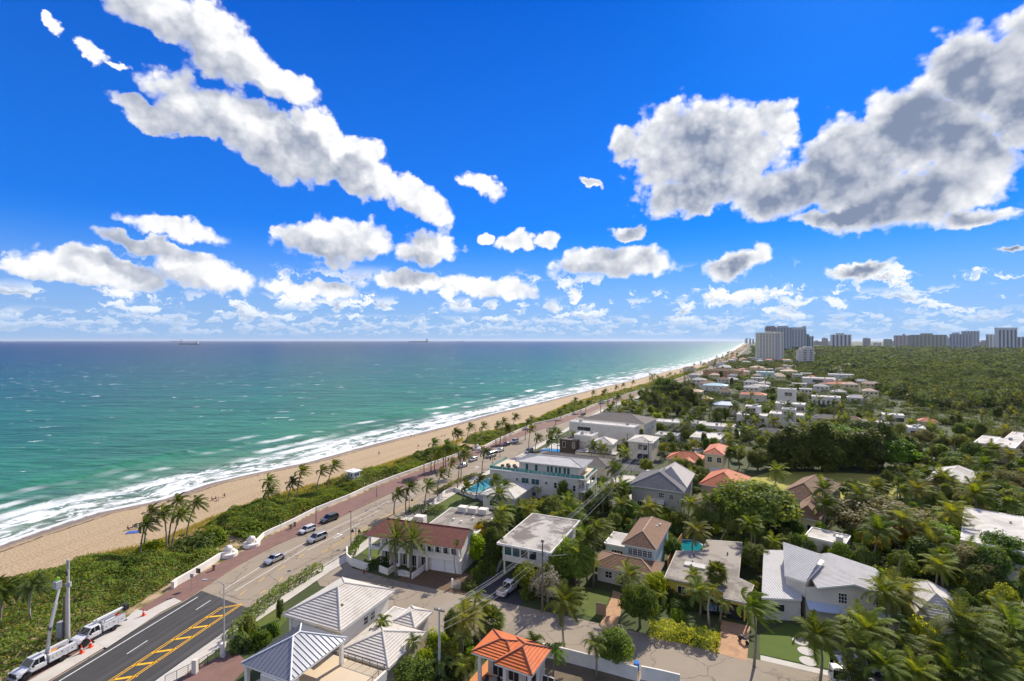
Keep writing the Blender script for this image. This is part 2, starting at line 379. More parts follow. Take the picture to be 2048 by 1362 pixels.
mat('cone_orange', (.85, .07, .02), .55, .06, 4)
mat('hivis', (.35, .85, .02), .7, .08, 4)
mat('hydraulic_orange', (.65, .26, .02), .5, .1, 3)
mat('navy', (.02, .03, .08), .8, .1, 4)
mat('skin', (.42, .24, .16), .6, .06, 6)
mat('cloth_red', (.35, .03, .04), .85, .1, 5)
mat('cloth_dark', (.03, .03, .04), .85, .1, 5)
mat('cloth_blue', (.05, .10, .35), .85, .1, 5)
mat('cloth_white', (.65, .64, .62), .85, .1, 5)
mat('bark_palm', (.24, .20, .155), .9, .25, 3, fine=14, bump=.4)
mat('bark_pale', (.36, .32, .26), .9, .2, 3, fine=14)
mat('bark', (.13, .10, .075), .9, .25, 3, bump=.4)
mat('dead_frond', (.27, .19, .10), .9, .25, 3)
mat('ship_hull', (.045, .035, .04), .6, .1, .05)
mat('ship_house', (.45, .45, .45), .6, .1, .05)
mat('tower_cream', (.74, .68, .55), .8, .06, .05)
mat('tower_white', (.62, .62, .60), .8, .06, .05)
mat('tower_grey', (.46, .48, .50), .8, .1, .05)  # part of the distance haze is put into this paler blue grey
mat('tower_pink', (.42, .34, .33), .8, .06, .05)
mat('tower_teal', (.13, .33, .36), .5, .06, .05)
mat('tower_green', (.34, .35, .27), .8, .08, .05)
mat('tower_blue', (.03, .16, .55), .3, .08, .05)
mat('tower_glass', (.11, .125, .14), .3, .1, .05, spec=.5)
leaf_mat('leaf_grape', (.038, .085, .013), (.155, .245, .032), .38, .02, .1, warm=(.40, .26, .03))
leaf_mat('leaf_palm', (.050, .088, .015), (.155, .20, .030), .40, .05, .45)
leaf_mat('leaf_palm_yellow', (.080, .120, .016), (.225, .255, .034), .42, .05, .4)
leaf_mat('leaf_palm_dark', (.034, .060, .013), (.10, .135, .022), .36, .03, .35)
leaf_mat('leaf_tree', (.050, .092, .015), (.175, .235, .034), .42, .07, .55)
leaf_mat('leaf_dark', (.036, .066, .014), (.120, .160, .028), .38, .04, .45)
leaf_mat('leaf_bright', (.12, .19, .014), (.31, .39, .030), .46, .05, .35)
leaf_mat('leaf_olive', (.10, .105, .036), (.235, .23, .085), .36, .04, .3)
leaf_mat('leaf_grey', (.15, .145, .105), (.30, .29, .23), .28, .03, .3)
leaf_mat('leaf_gold', (.24, .19, .018), (.46, .34, .04), .42, .04, .3)
leaf_mat('leaf_forest', (.034, .058, .018), (.140, .190, .050), .36, .0, .1, spec=.02, patch=.022)
leaf_mat('grass_blade', (.20, .19, .028), (.36, .31, .055), .38, .0, .1)

m, t, out = new_mat('road_old')
uvn = t.new('ShaderNodeUVMap', uv_map='shore').outputs[0]; su, sv, _ = t.sep(uvn); pos = t.new('ShaderNodeNewGeometry').outputs['Position']
c = t.mix(t.noise(pos, .12, 5, .6), (.235, .19, .135), (.345, .285, .205))
c = t.mix(t.math('MULTIPLY', t.step(t.noise(t.comb(t.math('MULTIPLY', su, .012), t.math('MULTIPLY', sv, 16.0)), 1.0, 4, .6), .50, .66), .55), c, (.165, .14, .11))
c = t.mix(t.math('MULTIPLY', t.step(t.noise(pos, .45, 6, .7), .60, .68), .5), c, (.13, .115, .095))
vo = t.new('ShaderNodeTexVoronoi', {'Vector': t.vmath('ADD', pos, t.vmath('SCALE', t.noise(pos, .5, 3, .6, col=True), scale=2.5)), 'Scale': .11}, feature='DISTANCE_TO_EDGE')
c = t.mix(t.math('MULTIPLY', t.step(vo.outputs['Distance'], .004, .014, 1, 0), .6), c, (.09, .08, .07))
bmp = t.new('ShaderNodeBump', {'Height': t.noise(pos, 6, 3, .6), 'Strength': .15, 'Distance': .05})
t.put(out.inputs[0], t.new('ShaderNodeBsdfPrincipled', {'Base Color': c, 'Roughness': .92, 'Specular IOR Level': .25, 'Normal': bmp.outputs[0]}).outputs[0])
m, t, out = new_mat('street_old')
pos = t.new('ShaderNodeNewGeometry').outputs['Position']
c = t.mix(t.noise(pos, .15, 5, .62), (.215, .175, .13), (.335, .28, .205))
c = t.mix(t.math('MULTIPLY', t.step(t.noise(pos, .28, 6, .7), .56, .66), .55), c, (.15, .13, .105))
vo = t.new('ShaderNodeTexVoronoi', {'Vector': t.vmath('ADD', pos, t.vmath('SCALE', t.noise(pos, .5, 3, .6, col=True), scale=2.5)), 'Scale': .13}, feature='DISTANCE_TO_EDGE')
c = t.mix(t.math('MULTIPLY', t.step(vo.outputs['Distance'], .004, .014, 1, 0), .6), c, (.09, .08, .07))
t.put(out.inputs[0], t.new('ShaderNodeBsdfPrincipled', {'Base Color': c, 'Roughness': .92, 'Specular IOR Level': .25}).outputs[0])

m, t, out = new_mat('road_new')
uvn = t.new('ShaderNodeUVMap', uv_map='shore').outputs[0]; su, sv, _ = t.sep(uvn); pos = t.new('ShaderNodeNewGeometry').outputs['Position']
c = t.mix(t.noise(pos, .25, 5, .62), (.040, .039, .037), (.072, .069, .064))
c = t.mix(t.math('MULTIPLY', t.step(t.noise(t.comb(t.math('MULTIPLY', su, .02), t.math('MULTIPLY', sv, 13.0)), 1.0, 4, .62), .47, .62), .7), c, (.088, .084, .077))
c = t.mix(t.math('MULTIPLY', t.step(t.noise(pos, .8, 6, .7), .60, .70), .45), c, (.022, .021, .020))
t.put(out.inputs[0], t.new('ShaderNodeBsdfPrincipled', {'Base Color': c, 'Roughness': .9, 'Specular IOR Level': .25}).outputs[0])
# ------------------------------------------------------------------ coast: everything runs along one shore axis
AX = np.array((.454, .891)); NX = np.array((-.891, .454))      # along the shore, towards the sea
SEA_Z = -0.9
def edge(pts, z=0.0, lo_c=None, hi_slope=None):
    w_ = np.array([P(x, y, z)[:2] for x, y in pts]); s_ = w_ @ AX; c_ = w_ @ NX
    o = np.argsort(s_); s_, c_ = s_[o], c_[o]
    ks = (c_[1] - c_[0]) / (s_[1] - s_[0])
    return s_, c_
WATER = edge([(0,1092),(73,1067),(200,1025),(322,1001),(420,967),(517,945),(615,925),(716,897),(804,875),(892,853),(980,829),(1078,806),(1176,781),(1254,763),(1332,743),(1400,728),(1438,717.5),(1473,698),(1487,687.6)], SEA_Z)
DUNE = edge([(0,1165),(117,1143),(156,1122),(220,1106),(298,1094),(420,1040),(493,1013),(566,989),(635,969),(738,941),(804,919),(870,899),(925,879),(980,864),(1050,849),(1137,810),(1185,796),(1234,784),(1293,769),(1340,755),(1400,737),(1450,716),(1480,698),(1490,689)])
WALL = edge([(150,1290),(250,1232),(345,1172),(461,1112),(503,1092),(527,1074),(561,1059),(590,1044),(630,1023),(700,995),(753,971),(820,946),(888,921),(950,898),(1002,879),(1068,850),(1109,841),(1164,822),(1195,809),(1273,784),(1340,764),(1410,739),(1458,717),(1486,698),(1493,690)])
KERB = edge([(98,1362),(212,1294),(317,1228),(376,1197),(473,1133),(545,1094),(610,1066),(690,1030),(770,992),(850,955),(920,925),(985,898),(1060,866),(1120,848),(1172,828),(1203,814),(1280,787),(1346,766),(1415,740),(1462,717.5),(1489,698),(1495,690)])
ROADR = edge([(290,1378),(317,1362),(446,1267),(576,1182),(634,1143),(693,1109),(753,1066),(820,1030),(875,998),(910,978),(950,954),(1000,930),(1045,907),(1082,886),(1140,853),(1172,836),(1206,818),(1288,789.5),(1354,768),(1424,741),(1470,718),(1494,698),(1499,690)])
def at(e, s):
    """seaward offset of an edge at shore positions s, carried on straight past both ends"""
    s = np.asarray(s, float); S_, C_ = e; r = np.interp(s, S_, C_)
    k0 = (C_[2] - C_[0]) / (S_[2] - S_[0]); k1 = (C_[-1] - C_[-4]) / (S_[-1] - S_[-4])
    r = np.where(s < S_[0], C_[0] + k0 * (s - S_[0]), r); return np.where(s > S_[-1], C_[-1] + k1 * (s - S_[-1]), r)
def sc_xy(s, c): return np.outer(s, AX) + np.outer(c, NX)
S_FINE = np.concatenate([np.arange(-120, 40, 20), np.arange(40, 420, 3), np.arange(420, 1200, 12), np.arange(1200, 4000, 150), np.arange(4000, 12000, 1500)]).astype(float)
def strip(name, rows, mats_, S=S_FINE, kind='structure', smooth=True):
    """rows: list of (offset array, z, v) -> one sheet; the UV map holds metres along and across the shore"""
    n, k = len(S), len(rows); vv = np.zeros((k, n, 3)); uv = np.zeros((k, n, 2))
    for i, (c, z, v) in enumerate(rows):
        vv[i, :, :2] = sc_xy(S, c); vv[i, :, 2] = z; uv[i, :, 0] = S; uv[i, :, 1] = v
    idx = np.arange(k * n).reshape(k, n)
    qd = np.stack([idx[:-1, :-1], idx[:-1, 1:], idx[1:, 1:], idx[1:, :-1]], -1).reshape(-1, 4)
    me = np_mesh(name, vv.reshape(-1, 3), qd, mats_, smooth=smooth)
    ul = me.uv_layers.new(name='shore'); ul.data.foreach_set('uv', uv.reshape(-1, 2)[qd.ravel()].astype(np.float32).ravel())
    o = link(name, me); tag(o, kind=kind); return o
rng = np.random.default_rng(7)
wc, dc, lc, kc, rc = (at(e, S_FINE) for e in (WATER, DUNE, WALL, KERB, ROADR))
# --- sea material
m, t, out = new_mat('sea')
uvn = t.new('ShaderNodeUVMap', uv_map='shore').outputs[0]
su, sv, _ = t.sep(uvn); pos = t.new('ShaderNodeNewGeometry').outputs['Position']
big = t.noise(t.vmath('MULTIPLY', pos, (1, 1.6, 1)), .0035, 4, .6)
vj = t.math('MULTIPLY', sv, t.math('ADD', .6, t.math('MULTIPLY', big, .8)))
lv = t.math('DIVIDE', t.math('LOGARITHM', t.math('MAXIMUM', vj, 1.0), 10.0), 4.3)
wcol = t.ramp(lv, [(0.0, (.22, .21, .13)), (.30, (.12, .22, .125)), (.40, (.030, .20, .098)), (.52, (.010, .160, .094)), (.63, (.005, .108, .094)), (.74, (.002, .056, .092)), (.88, (.002, .022, .066))])
patch = t.math('ADD', t.math('MULTIPLY', t.noise(t.vmath('MULTIPLY', pos, (.35, 1, 1)), .02, 5, .62), .5), t.math('MULTIPLY', t.noise(t.vmath('MULTIPLY', pos, (.4, 1.3, 1)), .12, 5, .65), .5))
swell = t.noise(t.comb(t.math('MULTIPLY', su, .012), t.math('MULTIPLY', sv, .085)), 1.0, 4, .55)
patch = t.math('ADD', t.math('MULTIPLY', patch, .72), t.math('MULTIPLY', swell, .28))
wcol = t.mix(t.step(patch, .40, .58), t.mix(1.0, wcol, (.55, .62, .70), 'MULTIPLY'), wcol)
# surf: ragged sheets of foam between the waterline and the outer break
fu = t.comb(t.math('MULTIPLY', su, .62), sv)
edge_n = t.noise(t.comb(t.math('MULTIPLY', su, .022), 0.0), 1.0, 4, .6)
outer = t.math('ADD', 7.0, t.math('MULTIPLY', edge_n, 34.0))
prof = t.math('MULTIPLY', t.step(t.math('SUBTRACT', sv, outer), -7, 5, 1, 0), t.step(sv, -3, 1.5))
lace = t.noise(fu, .30, 8, .72, 1.2)
lace2 = t.noise(t.comb(t.math('MULTIPLY', su, .3), sv), .12, 5, .6, .5)
th = t.math('ADD', t.math('MULTIPLY', lace, .55), t.math('MULTIPLY', lace2, .45))
foam = t.math('MULTIPLY', t.step(th, .46, .545), prof)
# lines of breaking crests
fronts = None
for (o0, amp, wd_, sc_, st) in ((9, 9, 1.6, .03, .95), (22, 14, 2.4, .02, 1.0), (33, 16, 2.0, .016, .9), (48, 20, 2.2, .018, .8), (66, 26, 2.2, .013, .6)):
    ln = t.math('ADD', o0 - amp / 2, t.math('MULTIPLY', t.noise(t.comb(t.math('MULTIPLY', su, sc_), o0), 1.0, 3, .55), amp))
    dd_ = t.math('ABSOLUTE', t.math('SUBTRACT', sv, ln))
    gate = t.step(t.noise(t.comb(t.math('MULTIPLY', su, .022), o0 + 40.0), 1.0, 3, .6), .47 if o0 < 50 else .56, .60 if o0 < 50 else .66)
    g_ = t.math('MULTIPLY', t.math('MULTIPLY', t.step(t.math('ADD', dd_, t.math('MULTIPLY', t.math('SUBTRACT', lace, .5), 6.0)), wd_ * .6, wd_ * 1.8, 1, 0), gate), st)
    fronts = g_ if fronts is None else t.math('MAXIMUM', fronts, g_)
foam = t.math('MAXIMUM', foam, fronts)
swash = t.math('MULTIPLY', t.step(t.math('ABSOLUTE', t.math('SUBTRACT', sv, t.math('MULTIPLY', edge_n, 3.0))), .3, 1.4, 1, 0), .85)
foam = t.math('MAXIMUM', foam, swash)
# whitecaps out at sea
wcp = t.noise(t.vmath('MULTIPLY', pos, (.5, 1.15, 1)), .11, 5, .62, .3)
wcg = t.noise(pos, .012, 3, .6)
caps = t.math('MULTIPLY', t.step(t.math('ADD', wcp, t.math('MULTIPLY', wcg, .22)), .755, .80), t.step(sv, 40, 90))
caps = t.math('MULTIPLY', caps, t.step(sv, 700, 3000, .75, .0))
foam = t.math('MAXIMUM', foam, caps)
bw = t.noise(t.vmath('MULTIPLY', pos, (.5, 1.2, 1)), .22, 5, .62, .2); bw2 = t.noise(t.vmath('MULTIPLY', pos, (.4, 1.3, 1)), .045, 3, .6)
bh = t.math('ADD', t.math('MULTIPLY', bw, 1.0), t.math('MULTIPLY', bw2, 2.6))
bmp = t.new('ShaderNodeBump', {'Height': bh, 'Strength': 1.0, 'Distance': 1.6})
pw = t.new('ShaderNodeBsdfPrincipled', {'Base Color': wcol, 'Roughness': .32, 'Specular IOR Level': .16, 'Normal': bmp.outputs[0]})
pf = t.new('ShaderNodeBsdfPrincipled', {'Base Color': (.74, .75, .73), 'Roughness': .9, 'Specular IOR Level': .1})
t.put(out.inputs[0], t.new('ShaderNodeMixShader', {0: foam, 1: pw.outputs[0], 2: pf.outputs[0]}).outputs[0])
# --- sand material
m, t, out = new_mat('sand')
uvn = t.new('ShaderNodeUVMap', uv_map='shore').outputs[0]; su, sv, _ = t.sep(uvn)
pos = t.new('ShaderNodeNewGeometry').outputs['Position']
n1 = t.noise(pos, .9, 5, .6); n2 = t.noise(pos, .07, 4, .6)
dry = t.mix(n1, (.35, .25, .14), (.50, .38, .235)); dry = t.mix(t.step(n2, .35, .7), dry, (.41, .30, .175))
wl = t.math('ADD', sv, t.math('MULTIPLY', t.noise(t.comb(t.math('MULTIPLY', su, .05), 3.0), 1.0, 3, .6), -6.0))
sc2 = t.mix(t.step(wl, -1.0, 3.0), (.235, .165, .105), dry)
wr = t.math('ADD', sv, t.math('MULTIPLY', t.math('SUBTRACT', t.noise(t.comb(t.math('MULTIPLY', su, .035), 9.0), 1.0, 4, .62), .5), -9.0))
wrack = t.math('MULTIPLY', t.step(t.math('ABSOLUTE', t.math('SUBTRACT', wr, 5.4)), .15, .75, 1, 0), t.step(t.noise(pos, .55, 5, .7), .36, .52))
for o_ in (17.0, 18.7, 24.0, 25.7):
    tk = t.math('ADD', sv, t.math('MULTIPLY', t.math('SUBTRACT', t.noise(t.comb(t.math('MULTIPLY', su, .012), math.floor(o_ / 7)), 1.0, 2, .5), .5), -16.0))
    sc2 = t.mix(t.math('MULTIPLY', t.step(t.math('ABSOLUTE', t.math('SUBTRACT', tk, o_)), .12, .34, 1, 0), .35), sc2, (.24, .165, .09))
sc2 = t.mix(t.math('MULTIPLY', wrack, .92), sc2, (.075, .045, .022))
tr_ = t.noise(t.vmath('MULTIPLY', pos, (1, 1, 1)), 1.8, 4, .7)
bmp = t.new('ShaderNodeBump', {'Height': t.math('ADD', tr_, t.math('MULTIPLY', n1, .6)), 'Strength': .7, 'Distance': .35})
t.put(out.inputs[0], t.new('ShaderNodeBsdfPrincipled', {'Base Color': sc2, 'Roughness': t.step(wl, -1.0, 3.0, .35, .95), 'Specular IOR Level': .25, 'Normal': bmp.outputs[0]}).outputs[0])
# --- sheets
offs = [-5, -1, 0] + list(np.arange(1.5, 76, 1.5)) + [80, 90, 105, 125, 150, 200, 300, 450, 700, 1100, 2000, 4000, 9000, 20000, 45000, 90000]
S_SEA = np.concatenate([[-90000, -20000, -4000, -800], S_FINE, [20000, 45000, 100000]]).astype(float)
rows = []
wcs = at(WATER, S_SEA); wcs = np.where(S_SEA < -120, at(WATER, [-120.])[0], wcs)
cap = at(WATER, [12000.])[0]; wcs = np.where(S_SEA > 11000, cap, wcs)
ph = np.cumsum(rng.normal(0, .12, len(S_SEA)))
for of in offs:
    z = np.full(len(S_SEA), SEA_Z)
    if 2 < of < 76:
        for (o0, A_, w0, sp) in ((12, .30, 2.2, 1.0), (27, .7, 2.6, 1.7), (40, .9, 3.0, 2.3), (60, .7, 3.5, 3.1)):
            ctr = o0 + 6 * np.sin(ph * sp + o0) + 3 * np.sin(S_SEA * .021 * sp)
            z = z + A_ * np.clip(np.sin(S_SEA * .013 * sp + o0) * .7 + .4, 0, 1) * np.exp(-((of - ctr) / w0) ** 2) * (np.abs(S_SEA) < 1500)
    rows.append((wcs + of, z, of))
strip('sea', rows, M['sea'], S_SEA)
strip('beach', [(wc + 9, -2.2, -9), (wc + 1, SEA_Z - .1, -1), (wc, SEA_Z + .02, 0), (wc - 4, SEA_Z + .45, 4), (wc - 9, SEA_Z + .8, 9), (wc * .5 + dc * .5, .0 , (wc - dc) * .5), (dc, .25, wc - dc), (dc - 3, .3, wc - dc + 3)], M['sand'])
m, t, out = new_mat('dune_soil')
pos = t.new('ShaderNodeNewGeometry').outputs['Position']
c = t.mix(t.step(t.noise(pos, .35, 5, .65), .42, .62), (.42, .31, .19), (.12, .11, .03))
t.put(out.inputs[0], t.new('ShaderNodeBsdfPrincipled', {'Base Color': c, 'Roughness': .95, 'Specular IOR Level': .1}).outputs[0])
strip('dune', [(dc, .26, 0), (dc * .8 + lc * .2, .55, 1), (dc * .2 + lc * .8, .35, 2), (lc - 1.0, .03, 3)], M['dune_soil'])
strip('pavement', [(lc + .4, .02, 0), (kc + .25, .15, 1), (kc, .15, 1), (kc - .02, .0, 1)], M['brick_red'])
GR = np.full(len(S_SEA), -90000.)
strip('ground', [(np.interp(S_SEA, S_FINE, lc) + 1, -.03, 0), (np.interp(S_SEA, S_FINE, lc) - 60, -.03, 0), (np.interp(S_SEA, S_FINE, lc) - 400, -.03, 0), (np.interp(S_SEA, S_FINE, lc) - 4000, -.03, 0), (GR, -.03, 0)], M['scrub_ground'], S_SEA)
# roadway: old pale surface, the near stretch freshly laid
strip('road', [(kc, .004, 0), (rc, .004, 1)], M['road_old'])
def road_s(px, py): p_ = np.array(P(px, py)[:2]); return float(p_ @ AX)
s_new = road_s(440, 1186)
Sn = np.arange(-60, s_new, 4.0)
strip('new_asphalt', [(at(KERB, Sn) - .35, .008, 0), (at(ROADR, Sn) - .3, .008, 1)], M['road_new'], Sn)
Sg = np.arange(-60, road_s(385, 1195), 4.0)
strip('verge_strip', [(at(KERB, Sg) + 2.6, .16, 0), (at(KERB, Sg) - .1, .16, 1)], M['concrete'], Sg)
tag(MB().poly([P(182, 1279, .17), P(247, 1240, .17), P(273, 1219, .17), P(317, 1227, .17), P(256, 1268, .17), P(213, 1296, .17)]).build('verge_slab', M['concrete_pale']), kind='structure')
S2 = np.arange(-60, 420, 4.0)
strip('kerb_strip', [(at(ROADR, S2) + .02, .0, 0), (at(ROADR, S2), .13, 0), (at(ROADR, S2) - .35, .13, 1), (at(ROADR, S2) - .37, .0, 1)], M['concrete_pale'], S2)
strip('footpath', [(at(ROADR, S2) - .37, .11, 0), (at(ROADR, S2) - 2.6, .11, 1)], M['concrete'], S2)
# painted lines
def line(name, pts, wd_, mat_, z=.013, n=1):
    b = MB()
    for i in range(len(pts) - 1):
        a_, c_ = P(*pts[i]), P(*pts[i + 1]); dd_ = (c_ - a_).normalized(); sd_ = Vector((dd_.y, -dd_.x, 0)) * wd_ / 2
        b.poly([(a_ - sd_) + V(0, 0, z), (c_ - sd_) + V(0, 0, z), (c_ + sd_) + V(0, 0, z), (a_ + sd_) + V(0, 0, z)])
    return tag(b.build(name, M[mat_]), kind='structure')
line('road_marking', [(95,1378), (122,1360), (395.5,1194)], .16, 'paint_white')
line('road_marking', [(290,1379), (315,1360), (445.6,1267), (520,1217)], .16, 'paint_white')
line('road_marking', [(253.9,1307.8), (295,1281)], .14, 'paint_white')
line('road_marking', [(392,1219.5), (421.5,1200.5)], .14, 'paint_white')
yl = [(195,1376),(219.7,1360.3),(440,1215.5),(486,1207.5)]
line('road_marking', yl, .13, 'paint_yellow'); line('road_marking', [(x + 3.4, y + 1.4) for x, y in yl[:-1]] + [(482, 1209)], .13, 'paint_yellow')
yr = [(235,1378),(260,1360.5),(486,1207.5)]
line('road_marking', yr, .13, 'paint_yellow'); line('road_marking', [(x - 3.4, y - 1.2) for x, y in yr[:-1]] + [(478, 1210)], .13, 'paint_yellow')
for x0, y0, x1, y1 in ((930,1225,1130,1195),(1085,1110,1295,1080),(1245,1005,1440,975),(1405,900,1600,870),(1555,805,1735,780),(1690,715,1830,700)):
    line('road_marking', [(x0 / 4.096, 1060 + y0 / 4.096), (x1 / 4.096, 1060 + y1 / 4.096)], .42, 'paint_yellow')
for pts, wd_, k_ in (([(450,1178),(520,1134),(566,1108),(640,1070),(700,1041),(780,1000)], .12, 'paint_white'), ([(470,1182),(600,1104),(613,1096)], .12, 'paint_white'),
     ([(614,1101),(640,1087),(690,1062),(720,1046)], .12, 'paint_white'), ([(588,1170),(640,1136)], .14, 'paint_white'), ([(645,1132),(700,1100),(740,1074)], .12, 'paint_white'),
     ([(642,1104),(703,1071),(760,1038),(793,1020),(835,997),(880,975),(940,948)], .16, 'paint_yellow_worn'), ([(645,1107),(706,1073),(762,1040),(795,1022),(837,999)], .14, 'paint_yellow_worn'),
     ([(480,1189),(494,1179)], .2, 'paint_yellow_worn'), ([(517,1163),(530,1154)], .2, 'paint_yellow_worn'), ([(556,1140),(570,1131)], .2, 'paint_yellow_worn'), ([(595,1116),(608,1108)], .2, 'paint_yellow_worn'), ([(520,1187),(532,1180)], .2, 'paint_yellow_worn'), ([(557,1163),(566,1154)], .2, 'paint_yellow_worn'),
     ([(720,1040),(760,1020)], .12, 'paint_white'), ([(790,1005),(830,985)], .12, 'paint_white'), ([(860,970),(900,951)], .12, 'paint_white')):
    line('road_marking', pts, wd_, k_)
# turn arrows on the pale lanes
for (ax_, ay_) in ((678, 1072), (955, 935)):
    p0 = P(ax_, ay_, .013); b = MB()
    u = Vector((*AX, 0)); n_ = Vector((*NX, 0))
    b.poly([p0 - n_*.12 - u*1.6, p0 + n_*.12 - u*1.6, p0 + n_*.12 + u*.9, p0 - n_*.12 + u*.9])
    b.poly([p0 - n_*.12 + u*.9, p0 + n_*.9 + u*.75, p0 + n_*.9 + u*1.15, p0 - n_*.12 + u*1.2])
    b.poly([p0 + n_*.9 + u*.4, p0 + n_*1.7 + u*.95, p0 + n_*.9 + u*1.5])
    tag(b.build('road_arrow', M['paint_white']), kind='structure')
for (x, y) in ((578, 1142), (733, 1022)):
    c0 = P(x, y, .012); tag(MB().lathe([(.38, 0), (.38, .01)], 14, c0).build('manhole_cover', M['dark_metal']), 'round dark manhole cover set in the pale roadway', 'manhole', 'manhole covers in the road')
def sheet(name, pts, mat_, z=.012): return tag(MB().poly([P(x, y, z) for x, y in pts]).build(name, M[mat_]), kind='structure')
# side street and lots
sheet('side_street', [(628,1150),(697,1112),(704,1136),(800,1163),(905,1180),(1060,1216),(1240,1256),(1430,1303),(1560,1328),(1700,1356),(1760,1380),(1290,1380),(1180,1345),(1070,1318),(940,1290),(800,1250),(770,1205),(690,1178),(640,1172)], 'street_old', .006)
# ------------------------------------------------------------------ vegetation builders
PAR = bpy.data.meshes   # meshes are shared between alike plants
def unit(v): return v / (np.linalg.norm(v, axis=-1, keepdims=True) + 1e-9)
def leaves(c, nrm, size, rg, aspect=.55, jitter=.7):
    """rhombic leaf faces at points c facing roughly nrm"""
    n = len(c); nrm = unit(nrm + rg.normal(0, jitter, (n, 3)))
    t_ = unit(np.cross(nrm, rg.normal(0, 1, (n, 3)))); b_ = np.cross(nrm, t_)
    s = (size * rg.uniform(.6, 1.35, n))[:, None]
    v = np.stack([c - t_ * s, c - b_ * s * aspect, c + t_ * s, c + b_ * s * aspect], 1).reshape(-1, 3)
    return v, np.arange(n * 4).reshape(n, 4)
def crown_mesh(name, seed, clumps, per, leaf, mats_, shape='round', clump_r=.34, jitter=.7):
    rg = np.random.default_rng(seed)
    u = unit(rg.normal(0, 1, (clumps, 3))); rad = rg.uniform(.35, 1, clumps) ** .45
    if shape == 'round': c = u * rad[:, None] * np.array((.78, .78, .70))
    elif shape == 'flat': c = u * rad[:, None] * np.array((.88, .88, .40)); c[:, 2] += .15
    elif shape == 'tall': c = u * rad[:, None] * np.array((.62, .62, 1.0))
    elif shape == 'dome': c = u * rad[:, None] * np.array((.82, .82, .85)); c[:, 2] = np.abs(c[:, 2]) * .95
    elif shape == 'ragged': c = u * (rg.uniform(.3, 1.15, clumps) ** .6)[:, None] * np.array((.85, .85, .75))
    cr = clump_r * rg.uniform(.55, 1.25, clumps)
    cc = np.repeat(c, per, 0); rr = np.repeat(cr, per)
    d_ = unit(rg.normal(0, 1, (clumps * per, 3))); d_[:, 2] = d_[:, 2] * .9 + .12
    pts = cc + d_ * (rr * rg.uniform(.55, 1.05, len(rr)))[:, None]
    if shape == 'dome': pts[:, 2] = np.maximum(pts[:, 2], .0)
    nr = d_ + unit(pts) * .6 + np.array((0, 0, .35))
    v, f = leaves(pts, nr, leaf, rg, .6, jitter)
    return np_mesh(name, v, f, mats_)
def trunk_unit(name, top, r0, spread, seed, mt='bark'):
    rg = random.Random(seed); b = MB()
    b.tube([(0, 0, -.05), (.02, .01, top * .4), (rg.uniform(-.05, .05), rg.uniform(-.05, .05), top)], [r0, r0 * .8, r0 * .62], 7)
    for k in range(6):
        a = k * 1.05 + rg.uniform(-.4, .4); l = spread * rg.uniform(.6, 1.0)
        b.tube([(0, 0, top * rg.uniform(.75, 1.0)), (math.cos(a) * l * .5, math.sin(a) * l * .5, top + l * .45), (math.cos(a) * l, math.sin(a) * l, top + l * rg.uniform(.5, .95))], [r0 * .42, r0 * .3, r0 * .1], 5)
    return b.mesh(name, M[mt], True)
TREE = {}
def tree_kind(k, shape, seeds, clumps, per, leaf, lm, cz, top, r0, spread, clump_r=.34, bark='bark', jitter=.7):
    TREE[k] = ([crown_mesh('crown', s, clumps, per, leaf, M[lm], shape, clump_r, jitter) for s in seeds], trunk_unit('trunk', top, r0, spread, seeds[0], bark), cz)
tree_kind('broad', 'round', (1, 2, 3), 70, 85, .062, 'leaf_tree', 1.2, .75, .075, .75, .30)
tree_kind('dense', 'dome', (4, 5), 110, 120, .048, 'leaf_tree', .72, .8, .075, .8, .27)
tree_kind('dark', 'tall', (6, 7, 8), 70, 85, .062, 'leaf_dark', 1.12, .7, .06, .6, .30)
tree_kind('bright', 'round', (9, 10), 55, 70, .075, 'leaf_bright', 1.15, .6, .06, .6, .32)
tree_kind('olive', 'ragged', (11, 12), 90, 75, .045, 'leaf_olive', 1.15, .7, .055, .85, .24, 'bark_pale')
tree_kind('grey', 'ragged', (13,), 60, 70, .05, 'leaf_grey', 1.1, .6, .05, .8, .26, 'bark_pale')
tree_kind('gold', 'flat', (14,), 45, 70, .065, 'leaf_gold', 1.35, .9, .05, .8, .26)
tree_kind('pine', 'ragged', (15, 16), 80, 90, .05, 'leaf_dark', 1.15, 1.0, .05, .8, .22, 'bark', 1.4)
tree_kind('shrub', 'dome', (17, 18, 19), 36, 60, .095, 'leaf_tree', .0, .3, .05, .5, .40)
tree_kind('shrub_bright', 'dome', (20, 21), 32, 60, .10, 'leaf_bright', .0, .3, .05, .5, .40)
tree_kind('shrub_dark', 'dome', (22, 23), 36, 60, .095, 'leaf_dark', .0, .3, .05, .5, .40)
TCAT = {'shrub': 'shrub', 'shrub_bright': 'shrub', 'shrub_dark': 'shrub'}
TNAME = {'broad': 'broadleaf_tree', 'dense': 'broadleaf_tree', 'dark': 'evergreen_tree', 'bright': 'broadleaf_tree', 'olive': 'scrub_tree', 'grey': 'scrub_tree', 'gold': 'flowering_tree', 'pine': 'pine_tree'}
def tree(kind, pos, r, h, label, group=None, seed=0):
    """r crown radius, h full height in metres"""
    cs, tm, cz = TREE[kind]; rg = random.Random(hash((round(pos[0], 2), round(pos[1], 2), seed)) & 0xffff)
    sh = kind.startswith('shrub'); zs = h if sh else h / (cz + .85)
    e = thing(TNAME.get(kind, 'shrub'), label, TCAT.get(kind, 'tree'), (pos[0], pos[1], pos[2] if len(pos) > 2 else 0), rg.uniform(0, 6.28), group)
    e.scale = (r, r, zs)
    c = link('crown', rg.choice(cs), e, (0, 0, cz))
    link('trunk', tm, e)
    return e
